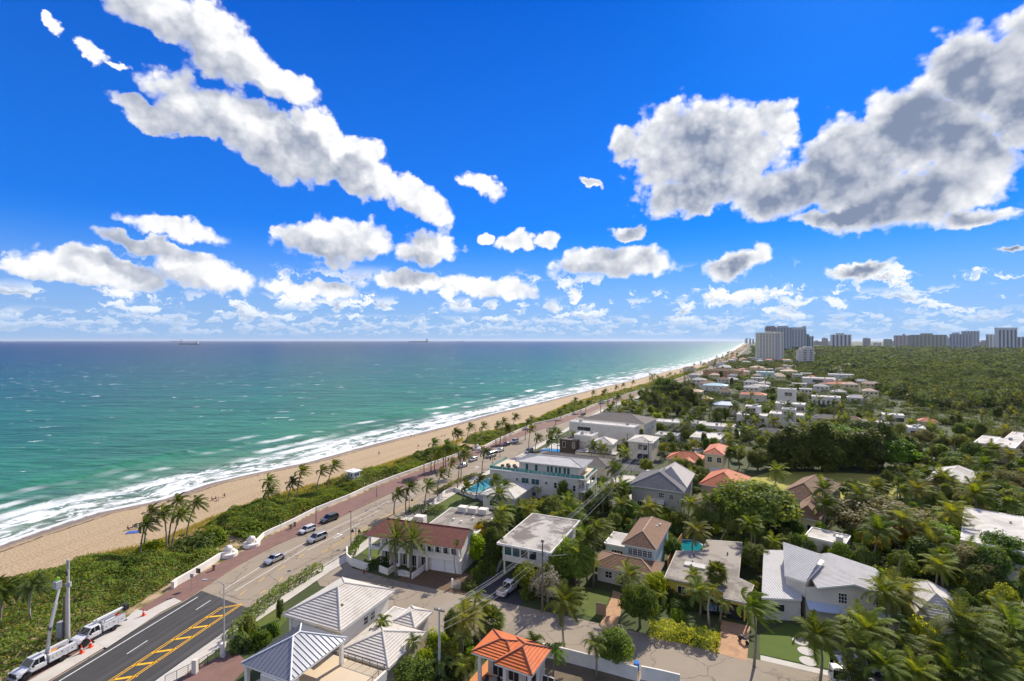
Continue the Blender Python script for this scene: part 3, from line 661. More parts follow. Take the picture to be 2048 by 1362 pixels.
# ---- palms
def frond(vs_, fs_, org, az, el, length, wind, droop, rg, nleaf=22, leaf_len=.75, leaf_w=.09, ns=9, hang=.35, swirl=.55):
    d_ = np.array((math.cos(el) * math.cos(az), math.cos(el) * math.sin(az), math.sin(el))); p = np.array(org, float); pts = [p.copy()]; dirs = [d_.copy()]
    st = length / ns
    for i in range(ns):
        f = (i + 1) / ns
        d_ = d_ + wind * f * .30 + np.array((0, 0, -droop * f * .30)); d_ /= np.linalg.norm(d_)
        p = p + d_ * st; pts.append(p.copy()); dirs.append(d_.copy())
    pts = np.array(pts); dirs = np.array(dirs); up = np.array((0, 0, 1.))
    # midrib
    for i in range(ns):
        sd_ = np.cross(dirs[i], up); sd_ /= (np.linalg.norm(sd_) + 1e-6); wr = .045 * (1 - i / ns) + .012
        o = len(vs_); vs_ += [pts[i] - sd_ * wr, pts[i] + sd_ * wr, pts[i+1] + sd_ * wr * .8, pts[i+1] - sd_ * wr * .8]; fs_.append((o, o+1, o+2, o+3))
    for k in range(nleaf):
        t_ = .10 + .90 * (k + .5) / nleaf; x = t_ * ns; i = min(int(x), ns - 1); f = x - i
        p = pts[i] * (1 - f) + pts[i+1] * f; d_ = dirs[i] * (1 - f) + dirs[i+1] * f
        sd_ = np.cross(d_, up); sd_ /= (np.linalg.norm(sd_) + 1e-6); u2 = np.cross(sd_, d_)
        L = leaf_len * (math.sin(math.pi * (t_ * .80 + .16)) ** .7) * rg.uniform(.85, 1.1)
        for sg in (-1, 1):
            ld = sd_ * sg * .8 + d_ * swirl + u2 * .18 + np.array((0, 0, -hang)) + wind * .55 + rg.normal(0, .07, 3); ld /= np.linalg.norm(ld)
            wv = d_ * leaf_w * .5; tip = p + ld * L; md = p + ld * L * .5 + np.array((0, 0, .04 * L))
            o = len(vs_); vs_ += [p - wv, p + wv, tip + wv * .25, tip - wv * .25]; fs_.append((o, o+1, o+2, o+3))
def palm_crown(kind, seed, wx):
    rg = np.random.default_rng(seed); vs_, fs_ = [], []; wind = np.array((wx, -.10 * wx, .0))
    if kind == 'coco':
        n = 25
        for k in range(n):
            a = k * 2.399 + rg.uniform(-.2, .2); el = 1.25 - 1.75 * (k / n) + rg.uniform(-.1, .1)
            frond(vs_, fs_, (0, 0, 0), a, el, rg.uniform(2.9, 3.7), wind, .85, rg, 26, .9, .13)
    elif kind == 'light':
        for k in range(14):
            a = k * 2.399 + rg.uniform(-.2, .2); frond(vs_, fs_, (0, 0, 0), a, 1.25 - 1.7 * (k / 14), rg.uniform(2.9, 3.7), wind, .85, rg, 8, .95, .36, 5)
    elif kind == 'royal':
        for k in range(11):
            a = k * 2.399 + rg.uniform(-.2, .2); el = 1.2 - 1.1 * (k / 11)
            frond(vs_, fs_, (0, 0, 0), a, el, rg.uniform(1.7, 2.1), wind, 1.7, rg, 20, .55, .11, hang=.5)
    elif kind == 'date':
        for k in range(34):
            a = k * 2.399; el = 1.35 - 1.9 * (k / 34) + rg.uniform(-.08, .08)
            frond(vs_, fs_, (0, 0, 0), a, el, rg.uniform(2.6, 3.2), wind, .5, rg, 22, .5, .12, hang=.05, swirl=.9)
    elif kind == 'fan':
        for k in range(34):
            a = k * 2.399 + rg.uniform(-.2, .2); el = 1.4 - 2.1 * (k / 34); L = rg.uniform(.7, 1.0)
            d_ = np.array((math.cos(el) * math.cos(a), math.cos(el) * math.sin(a), math.sin(el))) + wind * .3; d_ /= np.linalg.norm(d_)
            c = d_ * L; sd_ = np.cross(d_, (0, 0, 1.)); sd_ /= (np.linalg.norm(sd_) + 1e-6); u2 = np.cross(sd_, d_)
            o = len(vs_); vs_ += [-sd_ * .02, sd_ * .02, c + sd_ * .02, c - sd_ * .02]; fs_.append((o, o+1, o+2, o+3))
            for j in range(15):
                th = (j / 14 - .5) * 4.2; ld = d_ * math.cos(th) + sd_ * math.sin(th) + np.array((0, 0, -.28)) + wind * .3 + rg.normal(0, .05, 3); ld /= np.linalg.norm(ld)
                wv = np.cross(ld, u2); wv = wv / (np.linalg.norm(wv) + 1e-6) * .07; tip = c + ld * rg.uniform(.75, .95)
                o = len(vs_); vs_ += [c - wv * .4, c + wv * .4, c + ld * .5 + wv * 1.2, c + ld * .5 - wv * 1.2]; fs_.append((o, o+1, o+2, o+3))
                o = len(vs_); vs_ += [c + ld * .5 - wv * 1.2, c + ld * .5 + wv * 1.2, tip + wv * .2 + np.array((0, 0, -.08)), tip - wv * .2 + np.array((0, 0, -.08))]; fs_.append((o, o+1, o+2, o+3))
    return np.array(vs_), np.array(fs_)
PALM = {}
def palm_kind(key, kind, seeds, wx, lm):
    PALM[key] = [np_mesh('crown', *palm_crown(kind, s, wx), M[lm]) for s in seeds]
palm_kind('windy', 'coco', (1, 2, 3, 4, 5), 2.0, 'leaf_palm')
palm_kind('windy_dark', 'coco', (6, 7, 8), 1.7, 'leaf_palm_dark')
palm_kind('coco', 'coco', (9, 10, 11), .55, 'leaf_palm')
palm_kind('coco_yellow', 'coco', (12, 13, 14), .50, 'leaf_palm_yellow')
palm_kind('light', 'light', (31, 32, 33, 34), 1.4, 'leaf_palm')
palm_kind('royal', 'royal', (15, 16, 17), .15, 'leaf_palm')
palm_kind('royal_yellow', 'royal', (18, 19), .15, 'leaf_palm_yellow')
palm_kind('date', 'date', (20, 21), .45, 'leaf_palm')
palm_kind('fan', 'fan', (22, 23), .25, 'leaf_palm')
palm_kind('fan_yellow', 'fan', (24, 25), .2, 'leaf_palm_yellow')
def palm(kind, base, top, label, group=None, scale=1.0, r=.16, bark='bark_palm', rot=None):
    """base and top of the trunk as points"""
    base, top = Vector(base), Vector(top); rg = random.Random(int(base.x * 131 + base.y * 17) & 0xffff)
    e = thing('palm_tree', label, 'palm', base, 0, group); d_ = top - base; h = d_.length
    bow = Vector((rg.uniform(.2, .6) * (.4 if h < 5 else 1), 0, 0)) * (-1 if d_.x > 0 else 1)
    pts = [V(0, 0, -.1), d_ * .25 + bow * .6, d_ * .5 + bow, d_ * .75 + bow * .75, d_]
    rr = [r * 1.35, r * 1.05, r * .95, r * .85, r * .75]
    MB().tube(pts, rr, 7).build('trunk', M[bark], e, smooth=True)
    c = link('crown', rg.choice(PALM[kind]), e, d_ - V(0, 0, .05)); c.rotation_euler = (rg.uniform(-.08, .08), rg.uniform(-.08, .08), rot if rot is not None else rg.uniform(-.5, .5)); c.scale = (scale,) * 3
    return e
def palm_px(kind, bx, by, tx, ty, label, group=None, scale=1.0, **kw):
    """trunk foot and crown centre by their pixels; both at the same distance"""
    b = P(bx, by); k = b.y / FPX
    return palm(kind, b, V((tx - CX) * k, b.y, H - (ty - CY) * k), label, group, scale, **kw)
def hedge(name, pts, wd_, ht, lm, label, cat='hedge', dens=34, leaf=.16, group=None, seed=1, top=None):
    rg = np.random.default_rng(seed); pts = [np.array(p[:2]) for p in pts]; ps, ns = [], []
    o0 = pts[0]
    for a, b in zip(pts[:-1], pts[1:]):
        L = np.linalg.norm(b - a); dd_ = (b - a) / L; sd_ = np.array((-dd_[1], dd_[0])); n = int(L * dens * (wd_ + 2 * ht))
        k = rg.random(n); f = rg.random(n); per = wd_ + 2 * ht; q_ = f * per
        lat = np.where(q_ < ht, -wd_/2, np.where(q_ < ht + wd_, q_ - ht - wd_/2, wd_/2)); z = np.where(q_ < ht, q_, np.where(q_ < ht + wd_, ht, per - q_))
        bump = .12 * np.sin(k * L * 1.7 + lat * 2) + .1 * np.sin(k * L * 4.1)
        lat = lat * (1 + bump); z = z * (1 + bump * .8) + rg.normal(0, .06, n)
        xy = (a - o0) + np.outer(k * L, dd_) + np.outer(lat, sd_)
        ps.append(np.column_stack([xy, np.maximum(z, .02)])); nn = np.zeros((n, 3)); nn[:, 2] = (q_ > ht) & (q_ < ht + wd_); nn[:, :2] = np.outer(np.sign(lat) * (nn[:, 2] == 0), sd_); ns.append(nn)
    v, f = leaves(np.concatenate(ps), np.concatenate(ns), leaf, rg, .6, .7)
    o = link(name, np_mesh(name, v, f, M[lm]), None, (o0[0], o0[1], 0)); return tag(o, label, cat, group)
# ---- the sea grape thicket and dune grass between beach and wall: nobody could count it
def vnoise(x, y, seed=0):
    rg = np.random.default_rng(seed); r = 0
    for k in range(6):
        a, ph1, fr = rg.uniform(0, 6.28), rg.uniform(0, 6.28), .12 * 1.75 ** k
        b, ph2 = rg.uniform(0, 6.28), rg.uniform(0, 6.28)
        r = r + np.sin((x * math.cos(a) + y * math.sin(a)) * fr + ph1) * np.sin((x * math.cos(b) + y * math.sin(b)) * fr * 1.1 + ph2) / (1.45 ** k)
    return r
def thicket():
    rg = np.random.default_rng(3)
    s = np.concatenate([rg.uniform(5, 115, 125000), rg.uniform(95, 200, 60000), rg.uniform(200, 330, 34000), rg.uniform(330, 900, 22000)])
    f = rg.random(len(s)); d0, l0 = at(DUNE, s), at(WALL, s)
    lo = np.where(s < 112, 1.0, .78)                     # grassy lip on the sea side
    lip = np.where(s < 100, .05, .24) + .08 * np.sin(s * .11)
    keep = f > lip
    # openings for the beach paths
    for (px, py) in ((476, 1101), (935, 893)):
        sp = road_s(px, py); keep &= np.abs(s - sp) > 3.4
    c = l0 + .8 + (d0 - l0 - .8) * (1 - f)
    # c runs from dune (f=0) to wall (f=1)
    c = d0 + (l0 + .9 - d0) * f
    keep &= ~((s > 330) & (rg.random(len(s)) < .35))
    s, c, f = s[keep], c[keep], f[keep]
    xy = sc_xy(s, c); n1 = vnoise(xy[:, 0] * 1.0, xy[:, 1] * 1.0, 5)
    hh = (1.7 + 1.35 * n1 + .35 * vnoise(xy[:, 0] * 3.1, xy[:, 1] * 3.1, 6)) * np.clip((f - .02) * 5, .35, 1) * np.clip((1 - f) * 9 + .35, 0, 1); hh = np.clip(hh, .3, 4.2)
    hh = np.where(s > 330, hh * .7, hh)
    z = .3 + hh * (1 - rg.random(len(s)) ** 2.2 * .75)
    size = np.where(s < 130, .185, np.where(s < 330, .27, .55))
    e = .8; nx = np.stack([-(vnoise(xy[:, 0] + e, xy[:, 1], 5) - n1) / e, -(vnoise(xy[:, 0], xy[:, 1] + e, 5) - n1) / e, np.ones(len(s)) * .9], 1)
    v, q_ = leaves(np.column_stack([xy, z]), nx, size, rg, .75, .55)
    tag(link('sea_grape_thicket', np_mesh('sea_grape_thicket', v, q_, M['leaf_grape'])), 'dense low green sea grape thicket between the beach and the white wall', 'thicket', kind='stuff')
    # dune grass on the lip
    s = np.concatenate([rg.uniform(40, 200, 26000), rg.uniform(200, 900, 22000)]); f = rg.random(len(s)) ** 1.3 * .40
    d0, l0 = at(DUNE, s), at(WALL, s); c = d0 + .5 + (l0 - d0) * f; xy = sc_xy(s, c); n = len(s)
    dens = vnoise(xy[:, 0], xy[:, 1], 9); k = dens > -.75; s, xy = s[k], xy[k]; n = len(s)
    L = rg.uniform(.4, .95, n) * np.where(s > 260, 1.6, 1); a = rg.uniform(0, 6.28, n); wd_ = np.where(s < 200, .05, .16)
    b0 = np.column_stack([xy, np.full(n, .25)]); sdv = np.column_stack([np.cos(a), np.sin(a), np.zeros(n)]) * wd_[:, None]
    tip = b0 + np.column_stack([rg.normal(.35, .25, n) * L, rg.normal(0, .25, n) * L, L])
    v = np.stack([b0 - sdv, b0 + sdv, tip + sdv * .3, tip - sdv * .3], 1).reshape(-1, 3)
    tag(link('dune_grass', np_mesh('dune_grass', v, np.arange(n * 4).reshape(n, 4), M['grass_blade'])), 'yellow green dune grass along the edge of the sand', 'grass', kind='stuff')
thicket()
# ------------------------------------------------------------------ house building kit
def frame3(L, F, R_, ze):
    """three eave corners by pixel at height ze -> ground origin under L, heading, width, depth"""
    l, f, r = P(*L, ze), P(*F, ze), P(*R_, ze); a = (f - l); b = (r - f)
    wd_, dp = a.length, b.length
    a1 = math.atan2(a.y, a.x); a2 = math.atan2(b.y, b.x) - math.pi / 2
    k = (a1 * wd_ + a2 * dp) / (wd_ + dp)
    ex = Vector((math.cos(k), math.sin(k), 0)); o = f - ex * wd_; o.z = 0
    return o, k, wd_, dp
FOOT = []          # footprints that plants keep clear of
def footprint(o, k, x0, x1, y0, y1, pad=.3):
    FOOT.append((o.x, o.y, math.cos(k), math.sin(k), x0 - pad, x1 + pad, y0 - pad, y1 + pad))
def house(name, label, o, k, cat='house'):
    return thing(name, label, cat, o, k)
def clip(poly, ax, v, keep_ge):
    outp = []
    for i in range(len(poly)):
        a, b = poly[i], poly[(i + 1) % len(poly)]; ia = (a[ax] >= v) == keep_ge or a[ax] == v; ib = (b[ax] >= v) == keep_ge or b[ax] == v
        if ia: outp.append(a)
        if ia != ib:
            f = (v - a[ax]) / (b[ax] - a[ax]); outp.append((a[0] + (b[0] - a[0]) * f, a[1] + (b[1] - a[1]) * f))
    return outp
def slope(parent, poly, style, mt, step=.35, detail=False, hgt=None):
    poly = [Vector(p) for p in poly]; p0 = poly[0]; s = (poly[1] - p0).normalized()
    nrm = (poly[1] - p0).cross(poly[-1] - p0).normalized()
    if nrm.z < 0: nrm = -nrm
    t_ = nrm.cross(s); 
    if t_.z < 0: t_ = -t_
    p2 = [((p - p0).dot(s), (p - p0).dot(t_)) for p in poly]
    to3 = lambda a, h: p0 + s * a[0] + t_ * a[1] + nrm * h
    all_ = MB(); nm = {'course': 'tile_course', 'seam': 'roof_panel', 'barrel': 'tile_row'}.get(style, 'roof_sheet')
    def emit(pc, hf, b):
        if len(pc) < 3: return
        area = abs(sum(pc[i][0] * pc[(i+1) % len(pc)][1] - pc[(i+1) % len(pc)][0] * pc[i][1] for i in range(len(pc)))) / 2
        if area < 1e-3: return
        n = len(pc); b.add([to3(a, hf(a)) for a in pc] + [to3(a, -.02) for a in pc], [tuple(range(n))] + [(i, n + i, n + (i+1) % n, (i+1) % n) for i in range(n)])
    ss = [a[0] for a in p2]; tt = [a[1] for a in p2]
    if style == 'plain':
        emit(p2, lambda a: .03, all_)
    elif style == 'course':
        h = hgt or .07; n = max(1, round((max(tt) - min(tt)) / step)); st = (max(tt) - min(tt)) / n
        for i in range(n):
            lo, hi = min(tt) + i * st, min(tt) + (i + 1) * st
            pc = clip(clip(p2, 1, lo, True), 1, hi, False); b = MB() if detail else all_
            emit(pc, lambda a: .015 + h * (1 - (a[1] - lo) / st), b)
            if detail and b.v: b.build(nm, mt, parent)
    elif style == 'seam':
        n = max(1, round((max(ss) - min(ss)) / step)); st = (max(ss) - min(ss)) / n
        for i in range(n):
            lo, hi = min(ss) + i * st, min(ss) + (i + 1) * st; b = MB() if detail else all_
            emit(clip(clip(p2, 0, lo + .04, True), 0, hi, False), lambda a: .02, b)
            emit(clip(clip(p2, 0, lo, True), 0, lo + .05, False), lambda a: hgt or .08, b)
            if detail and b.v: b.build(nm, mt, parent)
    elif style == 'barrel':
        n = max(1, round((max(ss) - min(ss)) / step)); st = (max(ss) - min(ss)) / n; hh = [0, .075, .095, .075, 0]
        for i in range(n):
            lo = min(ss) + i * st
            for j in range(4):
                a0, a1 = lo + st * (j * .24), lo + st * ((j + 1) * .24)
                emit(clip(clip(p2, 0, a0, True), 0, a1, False), lambda a: hh[j] + (hh[j+1] - hh[j]) * (a[0] - a0) / (a1 - a0) + .01, all_)
    if all_.v:
        o = all_.build(nm if style != 'plain' else 'roof_sheet', mt, parent)
        if style in ('course', 'barrel', 'seam'): o['kind'] = 'stuff'
def roof_hip(root, x0, x1, y0, y1, ze, rise, style, mt, step=.35, detail=False, cap=None, fascia='white_trim', hgt=None, ridge_in=None, capw=.16):
    w_, d_ = x1 - x0, y1 - y0; zr = ze + rise
    if d_ >= w_:
        i0 = ridge_in if ridge_in is not None else w_ / 2; a, b = (x0 + w_/2, y0 + min(i0, d_/2), zr), (x0 + w_/2, y1 - min(i0, d_/2), zr)
        sl = [[(x0,y0,ze),(x1,y0,ze),a], [(x1,y0,ze),(x1,y1,ze),b,a], [(x1,y1,ze),(x0,y1,ze),b], [(x0,y1,ze),(x0,y0,ze),a,b]]
        hips = [((x0,y0,ze),a),((x1,y0,ze),a),((x1,y1,ze),b),((x0,y1,ze),b),(a,b)]
    else:
        i0 = ridge_in if ridge_in is not None else d_ / 2; a, b = (x0 + min(i0, w_/2), y0 + d_/2, zr), (x1 - min(i0, w_/2), y0 + d_/2, zr)
        sl = [[(x0,y0,ze),(x1,y0,ze),b,a], [(x1,y0,ze),(x1,y1,ze),b], [(x1,y1,ze),(x0,y1,ze),a,b], [(x0,y1,ze),(x0,y0,ze),a]]
        hips = [((x0,y0,ze),a),((x0,y1,ze),a),((x1,y0,ze),b),((x1,y1,ze),b),(a,b)]
    rf = MB().box(x0, x1, y0, y1, ze - .24, ze - .03).build('roof', M[fascia], root)
    for q_ in sl: slope(rf, [Vector(p) for p in q_], style, M[mt], step, detail, hgt)
    b_ = MB()
    for p, q_ in hips:
        if (Vector(p) - Vector(q_)).length > .05: b_.tube([Vector(p) + V(0,0,.07), Vector(q_) + V(0,0,.08)], capw * .62, 6)
    b_.build('ridge_cap', M[cap or mt], rf)
    return rf
def roof_gable(root, x0, x1, y0, y1, ze, rise, style, mt, step=.35, detail=False, cap=None, fascia='white_trim', axis='y', wallm='white_wall', inset=.5, hgt=None):
    zr = ze + rise
    if axis == 'y':
        xm = (x0 + x1) / 2; a, b = (xm, y0, zr), (xm, y1, zr)
        sl = [[(x1,y0,ze),(x1,y1,ze),b,a], [(x0,y1,ze),(x0,y0,ze),a,b]]
        g = [[(x0+inset,y0+inset,ze-.1),(x1-inset,y0+inset,ze-.1),(xm,y0+inset,zr-.15)], [(x0+inset,y1-inset,ze-.1),(x1-inset,y1-inset,ze-.1),(xm,y1-inset,zr-.15)]]
    else:
        ym = (y0 + y1) / 2; a, b = (x0, ym, zr), (x1, ym, zr)
        sl = [[(x0,y0,ze),(x1,y0,ze),b,a], [(x1,y1,ze),(x0,y1,ze),a,b]]
        g = [[(x0+inset,y0+inset,ze-.1),(x0+inset,y1-inset,ze-.1),(x0+inset,ym,zr-.15)], [(x1-inset,y0+inset,ze-.1),(x1-inset,y1-inset,ze-.1),(x1-inset,ym,zr-.15)]]
    rb = MB()
    for q_ in sl:
        q3 = [Vector(p) for p in q_]; rb.add(q3 + [p - V(0,0,.2) for p in q3], [tuple(range(4)), (7,6,5,4)] + [(i, 4 + i, 4 + (i+1) % 4, (i+1) % 4) for i in range(4)])
    rf = rb.build('roof', M[fascia], root)
    for q_ in sl: slope(rf, [Vector(p) + V(0,0,.03) for p in q_], style, M[mt], step, detail, hgt)
    gb = MB()
    for q_ in g: gb.poly(q_)
    gb.build('gable_wall', M[wallm], root)
    MB().tube([Vector(a) + V(0,0,.08), Vector(b) + V(0,0,.08)], .1, 6).build('ridge_cap', M[cap or mt], rf)
    return rf
def roof_flat(root, x0, x1, y0, y1, z, mt='white_roof', trim='white_trim', par=0.0, th=.28, over=0.0):
    x0 -= over; x1 += over; y0 -= over; y1 += over
    rf = MB().box(x0, x1, y0, y1, z - th, z - .005).build('roof', M[trim], root)
    MB().box(x0 + .22, x1 - .22, y0 + .22, y1 - .22, z - .02, z + .03).build('roof_sheet', M[mt], rf)
    h = max(par, .07); b = MB()
    for (a0, a1, b0, b1) in ((x0, x1, y0, y0 + .2), (x0, x1, y1 - .2, y1), (x0, x0 + .2, y0 + .2, y1 - .2), (x1 - .2, x1, y0 + .2, y1 - .2)): b.box(a0, a1, b0, b1, z - .004, z + h)
    b.build('parapet', M[trim], rf); return rf
_WM = {}
def win_mesh(w_, h_, nx, nz, fm, gm):
    key = (round(w_, 2), round(h_, 2), nx, nz, fm, gm)
    if key not in _WM:
        b = MB(); t_ = .08; y0, y1 = -.09, .02
        b.box(-w_/2, w_/2, y0, y1, 0, t_); b.box(-w_/2, w_/2, y0, y1, h_ - t_, h_); b.box(-w_/2, -w_/2 + t_, y0, y1, t_, h_ - t_); b.box(w_/2 - t_, w_/2, y0, y1, t_, h_ - t_)
        for i in range(1, nx): x = -w_/2 + w_ * i / nx; b.box(x - .03, x + .03, y0 + .02, y1, t_, h_ - t_)
        for j in range(1, nz): z = h_ * j / nz; b.box(-w_/2 + t_, w_/2 - t_, y0 + .023, y1, z - .03, z + .03)
        _WM[key] = (b.mesh('frame', M[fm]), MB().box(-w_/2 + .02, w_/2 - .02, -.025, .01, .02, h_ - .02).mesh('window', M[gm]))
    return _WM[key]
def window(root, blk, side, u, z, w_=1.1, h_=1.3, nx=2, nz=2, fm='white_trim', gm='glass_dark', name='window'):
    """blk = (x0,x1,y0,y1) of the wall block; u metres along that face from its left as seen from outside"""
    x0, x1, y0, y1 = blk
    p, rz = {'front': ((x0 + u, y0, z), 0), 'right': ((x1, y0 + u, z), math.pi/2), 'back': ((x1 - u, y1, z), math.pi), 'left': ((x0, y1 - u, z), -math.pi/2)}[side]
    fr, pn = win_mesh(w_, h_, nx, nz, fm, gm)
    o = link(name, pn, root, p, rz); link('frame', fr, o); return o
def wall(root, blk, z0, z1, mt, name='wall'):
    x0, x1, y0, y1 = blk; return MB().box(x0, x1, y0, y1, z0, z1).build(name, M[mt], root)
def panel_door(root, blk, side, u, w_, h_, mt='white_paint', name='garage_door', z=0.0, n=4):
    x0, x1, y0, y1 = blk
    p, rz = {'front': ((x0 + u, y0, z), 0), 'right': ((x1, y0 + u, z), math.pi/2), 'left': ((x0, y1 - u, z), -math.pi/2)}[side]
    b = MB()
    for i in range(n): b.box(-w_/2, w_/2, -.05, .02, h_ * i / n + .015, h_ * (i + 1) / n - .015)
    b.box(-w_/2 - .12, -w_/2, -.08, .02, 0, h_ + .12); b.box(w_/2, w_/2 + .12, -.08, .02, 0, h_ + .12); b.box(-w_/2, w_/2, -.08, .02, h_, h_ + .12)
    return b.build(name, M[mt], root, p, rz)
def railing(root, a, b, h=1.0, mt='black_metal', n=None, bars=5, name='railing', glass=None):
    a, b = Vector(a), Vector(b); L = (b - a).length; n = n or max(2, round(L / 1.3)); g = MB()
    for i in range(n + 1):
        p = a.lerp(b, i / n); g.bar(p, p + V(0, 0, h), .05, .05)
    if glass:
        o = g.build(name, M[mt], root); gg = MB(); gg.bar(a + V(0, 0, h * .52), b + V(0, 0, h * .52), .03, h * .86); gg.build('glass_pane', M[glass], o); return o
    g.bar(a + V(0, 0, h), b + V(0, 0, h), .06, .05)
    for j in range(bars): z = h * (j + .6) / (bars + .6); g.bar(a + V(0, 0, z), b + V(0, 0, z), .025, .025)
    return g.build(name, M[mt], root)
def vent(root, x, y, z, mt='grey_metal', s=.18): return MB().lathe([(s, 0), (s, .35), (s * 1.5, .37), (s * 1.5, .45), (s * .3, .55)], 8).build('vent_pipe', M[mt], root, (x, y, z))
def ac_unit(root, x, y, z, s=.9):
    o = MB().box(-s/2, s/2, -s/2, s/2, 0, s * .9).build('air_conditioner', M['grey_metal'], root, (x, y, z)); MB().lathe([(s * .38, 0), (s * .38, .03), (s * .1, .05)], 12).build('fan_grille', M['dark_metal'], o, (0, 0, s * .9)); return o
# ------------------------------------------------------------------ near houses
# A: open pavilion with a blue grey standing seam roof over a tiled roof deck
o, k, w_, d_ = frame3((483,1326), (581,1363), (694,1276), 6.6); footprint(o, k, -1, w_ + 6, -2, d_ + 2)
h = house('pavilion_house', 'open deck pavilion under a blue grey standing seam hip roof beside the road', o, k)
wall(h, (.3, w_ + 5.8, -1.5, d_ + .6), 0, 3.0, 'white_wall'); MB().box(.1, w_ + 6, -1.6, d_ + .7, 3.0, 3.25).build('deck', M['deck_tile'], h)
wall(h, (3.6, w_ - .6, -.3, 1.8), 3.25, 6.4, 'white_wall', 'core_wall')
for (x, y) in ((.5, .4), (w_ - .5, d_ - .5), (.5, d_ - .5), (w_ - .5, .4)): MB().box(x - .22, x + .22, y - .22, y + .22, 3.25, 6.4).build('column', M['white_trim'], h)
for (a, b) in (((.5,.4),(w_-.5,.4)), ((w_-.5,.4),(w_-.5,d_-.5)), ((.5,.4),(.5,d_-.5)), ((.5,d_-.5),(w_-.5,d_-.5))): MB().bar((*a, 6.25), (*b, 6.25), .3, .3).build('beam', M['white_trim'], h)
roof_hip(h, 0, w_, 0, d_, 6.6, 2.0, 'seam', 'metal_roof', .62, True, cap='white_paint', hgt=.10)
railing(h, (w_ - .3, d_ + .5, 3.25), (w_ + 5.8, d_ + .5, 3.25), 1.05); railing(h, (w_ + 5.8, d_ + .5, 3.25), (w_ + 5.8, -1.4, 3.25), 1.05, n=9); railing(h, (.3, -1.4, 3.25), (.3, d_ * .8, 3.25), 1.05)
MB().box(w_ + 5.9, w_ + 6.25, -1.6, d_ + .3, 2.6, 3.75).build('parapet', M['white_wall'], h)
window(h, (.3, w_ + 6.24, -1.5, d_ + .6), 'right', 3.6, .9, 2.4, 1.5, 3, 1)
bo, bk = o, k
# B: white tiled two storey house with its lower wing
o, k, w_, d_ = frame3((565,1228.5), (681,1263), (790.6,1181), 6.3); footprint(o, k, 0, w_ + 9, 0, d_)
h = house('villa', 'two storey house with a big pale concrete tile hip roof and lower wing', o, k)
blk = (2.2, w_ - .7, .8, d_ - .8); wall(h, blk, 0, 6.1, 'white_wall')
wall(h, (.8, 2.2, .8, 3.0), 3.0, 6.0, 'white_wall', 'porch_wall')
for y in (.9, 3.6, 6.4, d_ - 1): MB().box(.55, .95, y - .2, y + .2, 0, 6.1).build('column', M['white_trim'], h)
MB().box(.5, 2.3, .6, d_ - .8, 2.95, 3.2).build('balcony_slab', M['white_trim'], h); railing(h, (.6, .8, 3.2), (.6, d_ - .9, 3.2), 1.0); railing(h, (.6, .75, 3.2), (2.2, .75, 3.2), 1.0)
roof_hip(h, 0, w_, 0, d_, 6.3, 2.5, 'course', 'tile_white', .42, True, hgt=.09, capw=.2)
window(h, blk, 'right', 5.2, 4.0, 1.1, 1.2, 1, 2); window(h, blk, 'right', 6.7, 4.0, 1.1, 1.2, 1, 2); window(h, blk, 'front', 3.0, 3.9, 1.5, 1.4, 2, 1)
for (x, y) in ((w_ * .74, d_ * .28), (w_ * .66, d_ * .62)): vent(h, x, y, 7.3, 'tile_brown', .14)
roof_flat(h, w_ - .6, w_ + 2.0, d_ - 3.4, d_ + .5, 3.4, 'white_roof', over=.0)
wall(h, (w_ - .6, w_ + 1.7, d_ - 3.2, d_ + .2), 0, 3.15, 'white_wall', 'wing_wall')
wall(h, (w_ - .69, w_ + 7.2, .7, d_ - 4.0), 0, 3.1, 'white_wall', 'wing_wall')
roof_hip(h, w_ - .62, w_ + 8.0, 0.0, d_ - 3.45, 3.3, 1.5, 'course', 'tile_white', .42, True, hgt=.09, capw=.2)
wall(h, (w_ + 2.0, w_ + 5.4, d_ - 3.6, d_ + 1.2), 0, 3.1, 'white_wall', 'wing_wall')
roof_hip(h, w_ + 1.7, w_ + 5.9, d_ - 3.2, d_ + 1.8, 3.32, .9, 'course', 'tile_white', .42, False, hgt=.09, capw=.2)
# C: red barrel tile house with garage
o, k, w_, d_ = frame3((739,1063), (930,1088.5), (950,1048), 5.7); d_ = 9.0; k = R(-18.5); ex = V(math.cos(k), math.sin(k), 0); ey = V(-ex.y, ex.x, 0); footprint(o, k, 0, w_, -1, d_ + 12)
h = house('mediterranean_house', 'white two storey house with dark red barrel tile roof and double garage', o, k)
blk = (3.2, w_ - .5, 1.0, d_ + .5); wall(h, blk, 0, 5.5, 'white_wall')
MB().box(.6, w_ - .4, .2, 1.2, 2.75, 3.0).build('balcony_slab', M['white_trim'], h)
wall(h, (3.2, w_ - .5, .3, .55), 3.0, 3.95, 'white_wall', 'balcony_parapet')
for i in range(11): x = 3.5 + (w_ - 4.3) * i / 10; MB().box(x - .17, x + .17, .28, .58, 3.94, 5.5).build('column', M['white_trim'], h)
for i in range(6): x = 3.5 + 10.5 * i / 5; MB().box(x - .22, x + .22, .3, .75, 0, 2.75).build('column', M['white_trim'], h)
MB().box(.5, .85, .3, .65, 0, 5.5).build('column', M['white_trim'], h); railing(h, (.6, .4, 3.0), (3.2, .4, 3.0), .9, 'white_trim')
for i in range(9): window(h, blk, 'front', 1.6 + i * 1.85, 3.3, 1.3, 1.9, 2, 1)
for i in range(5): window(h, blk, 'front', 1.5 + i * 2.1, .15, 1.3, 2.3, 2, 1, name='door')
for u in (13.0, 16.1): panel_door(h, blk, 'front', u, 2.5, 2.3)
xs = w_
rf = MB().box(-.2, w_ + .2, -.3, .4, 5.42, 5.62).build('roof', M['white_trim'], h)
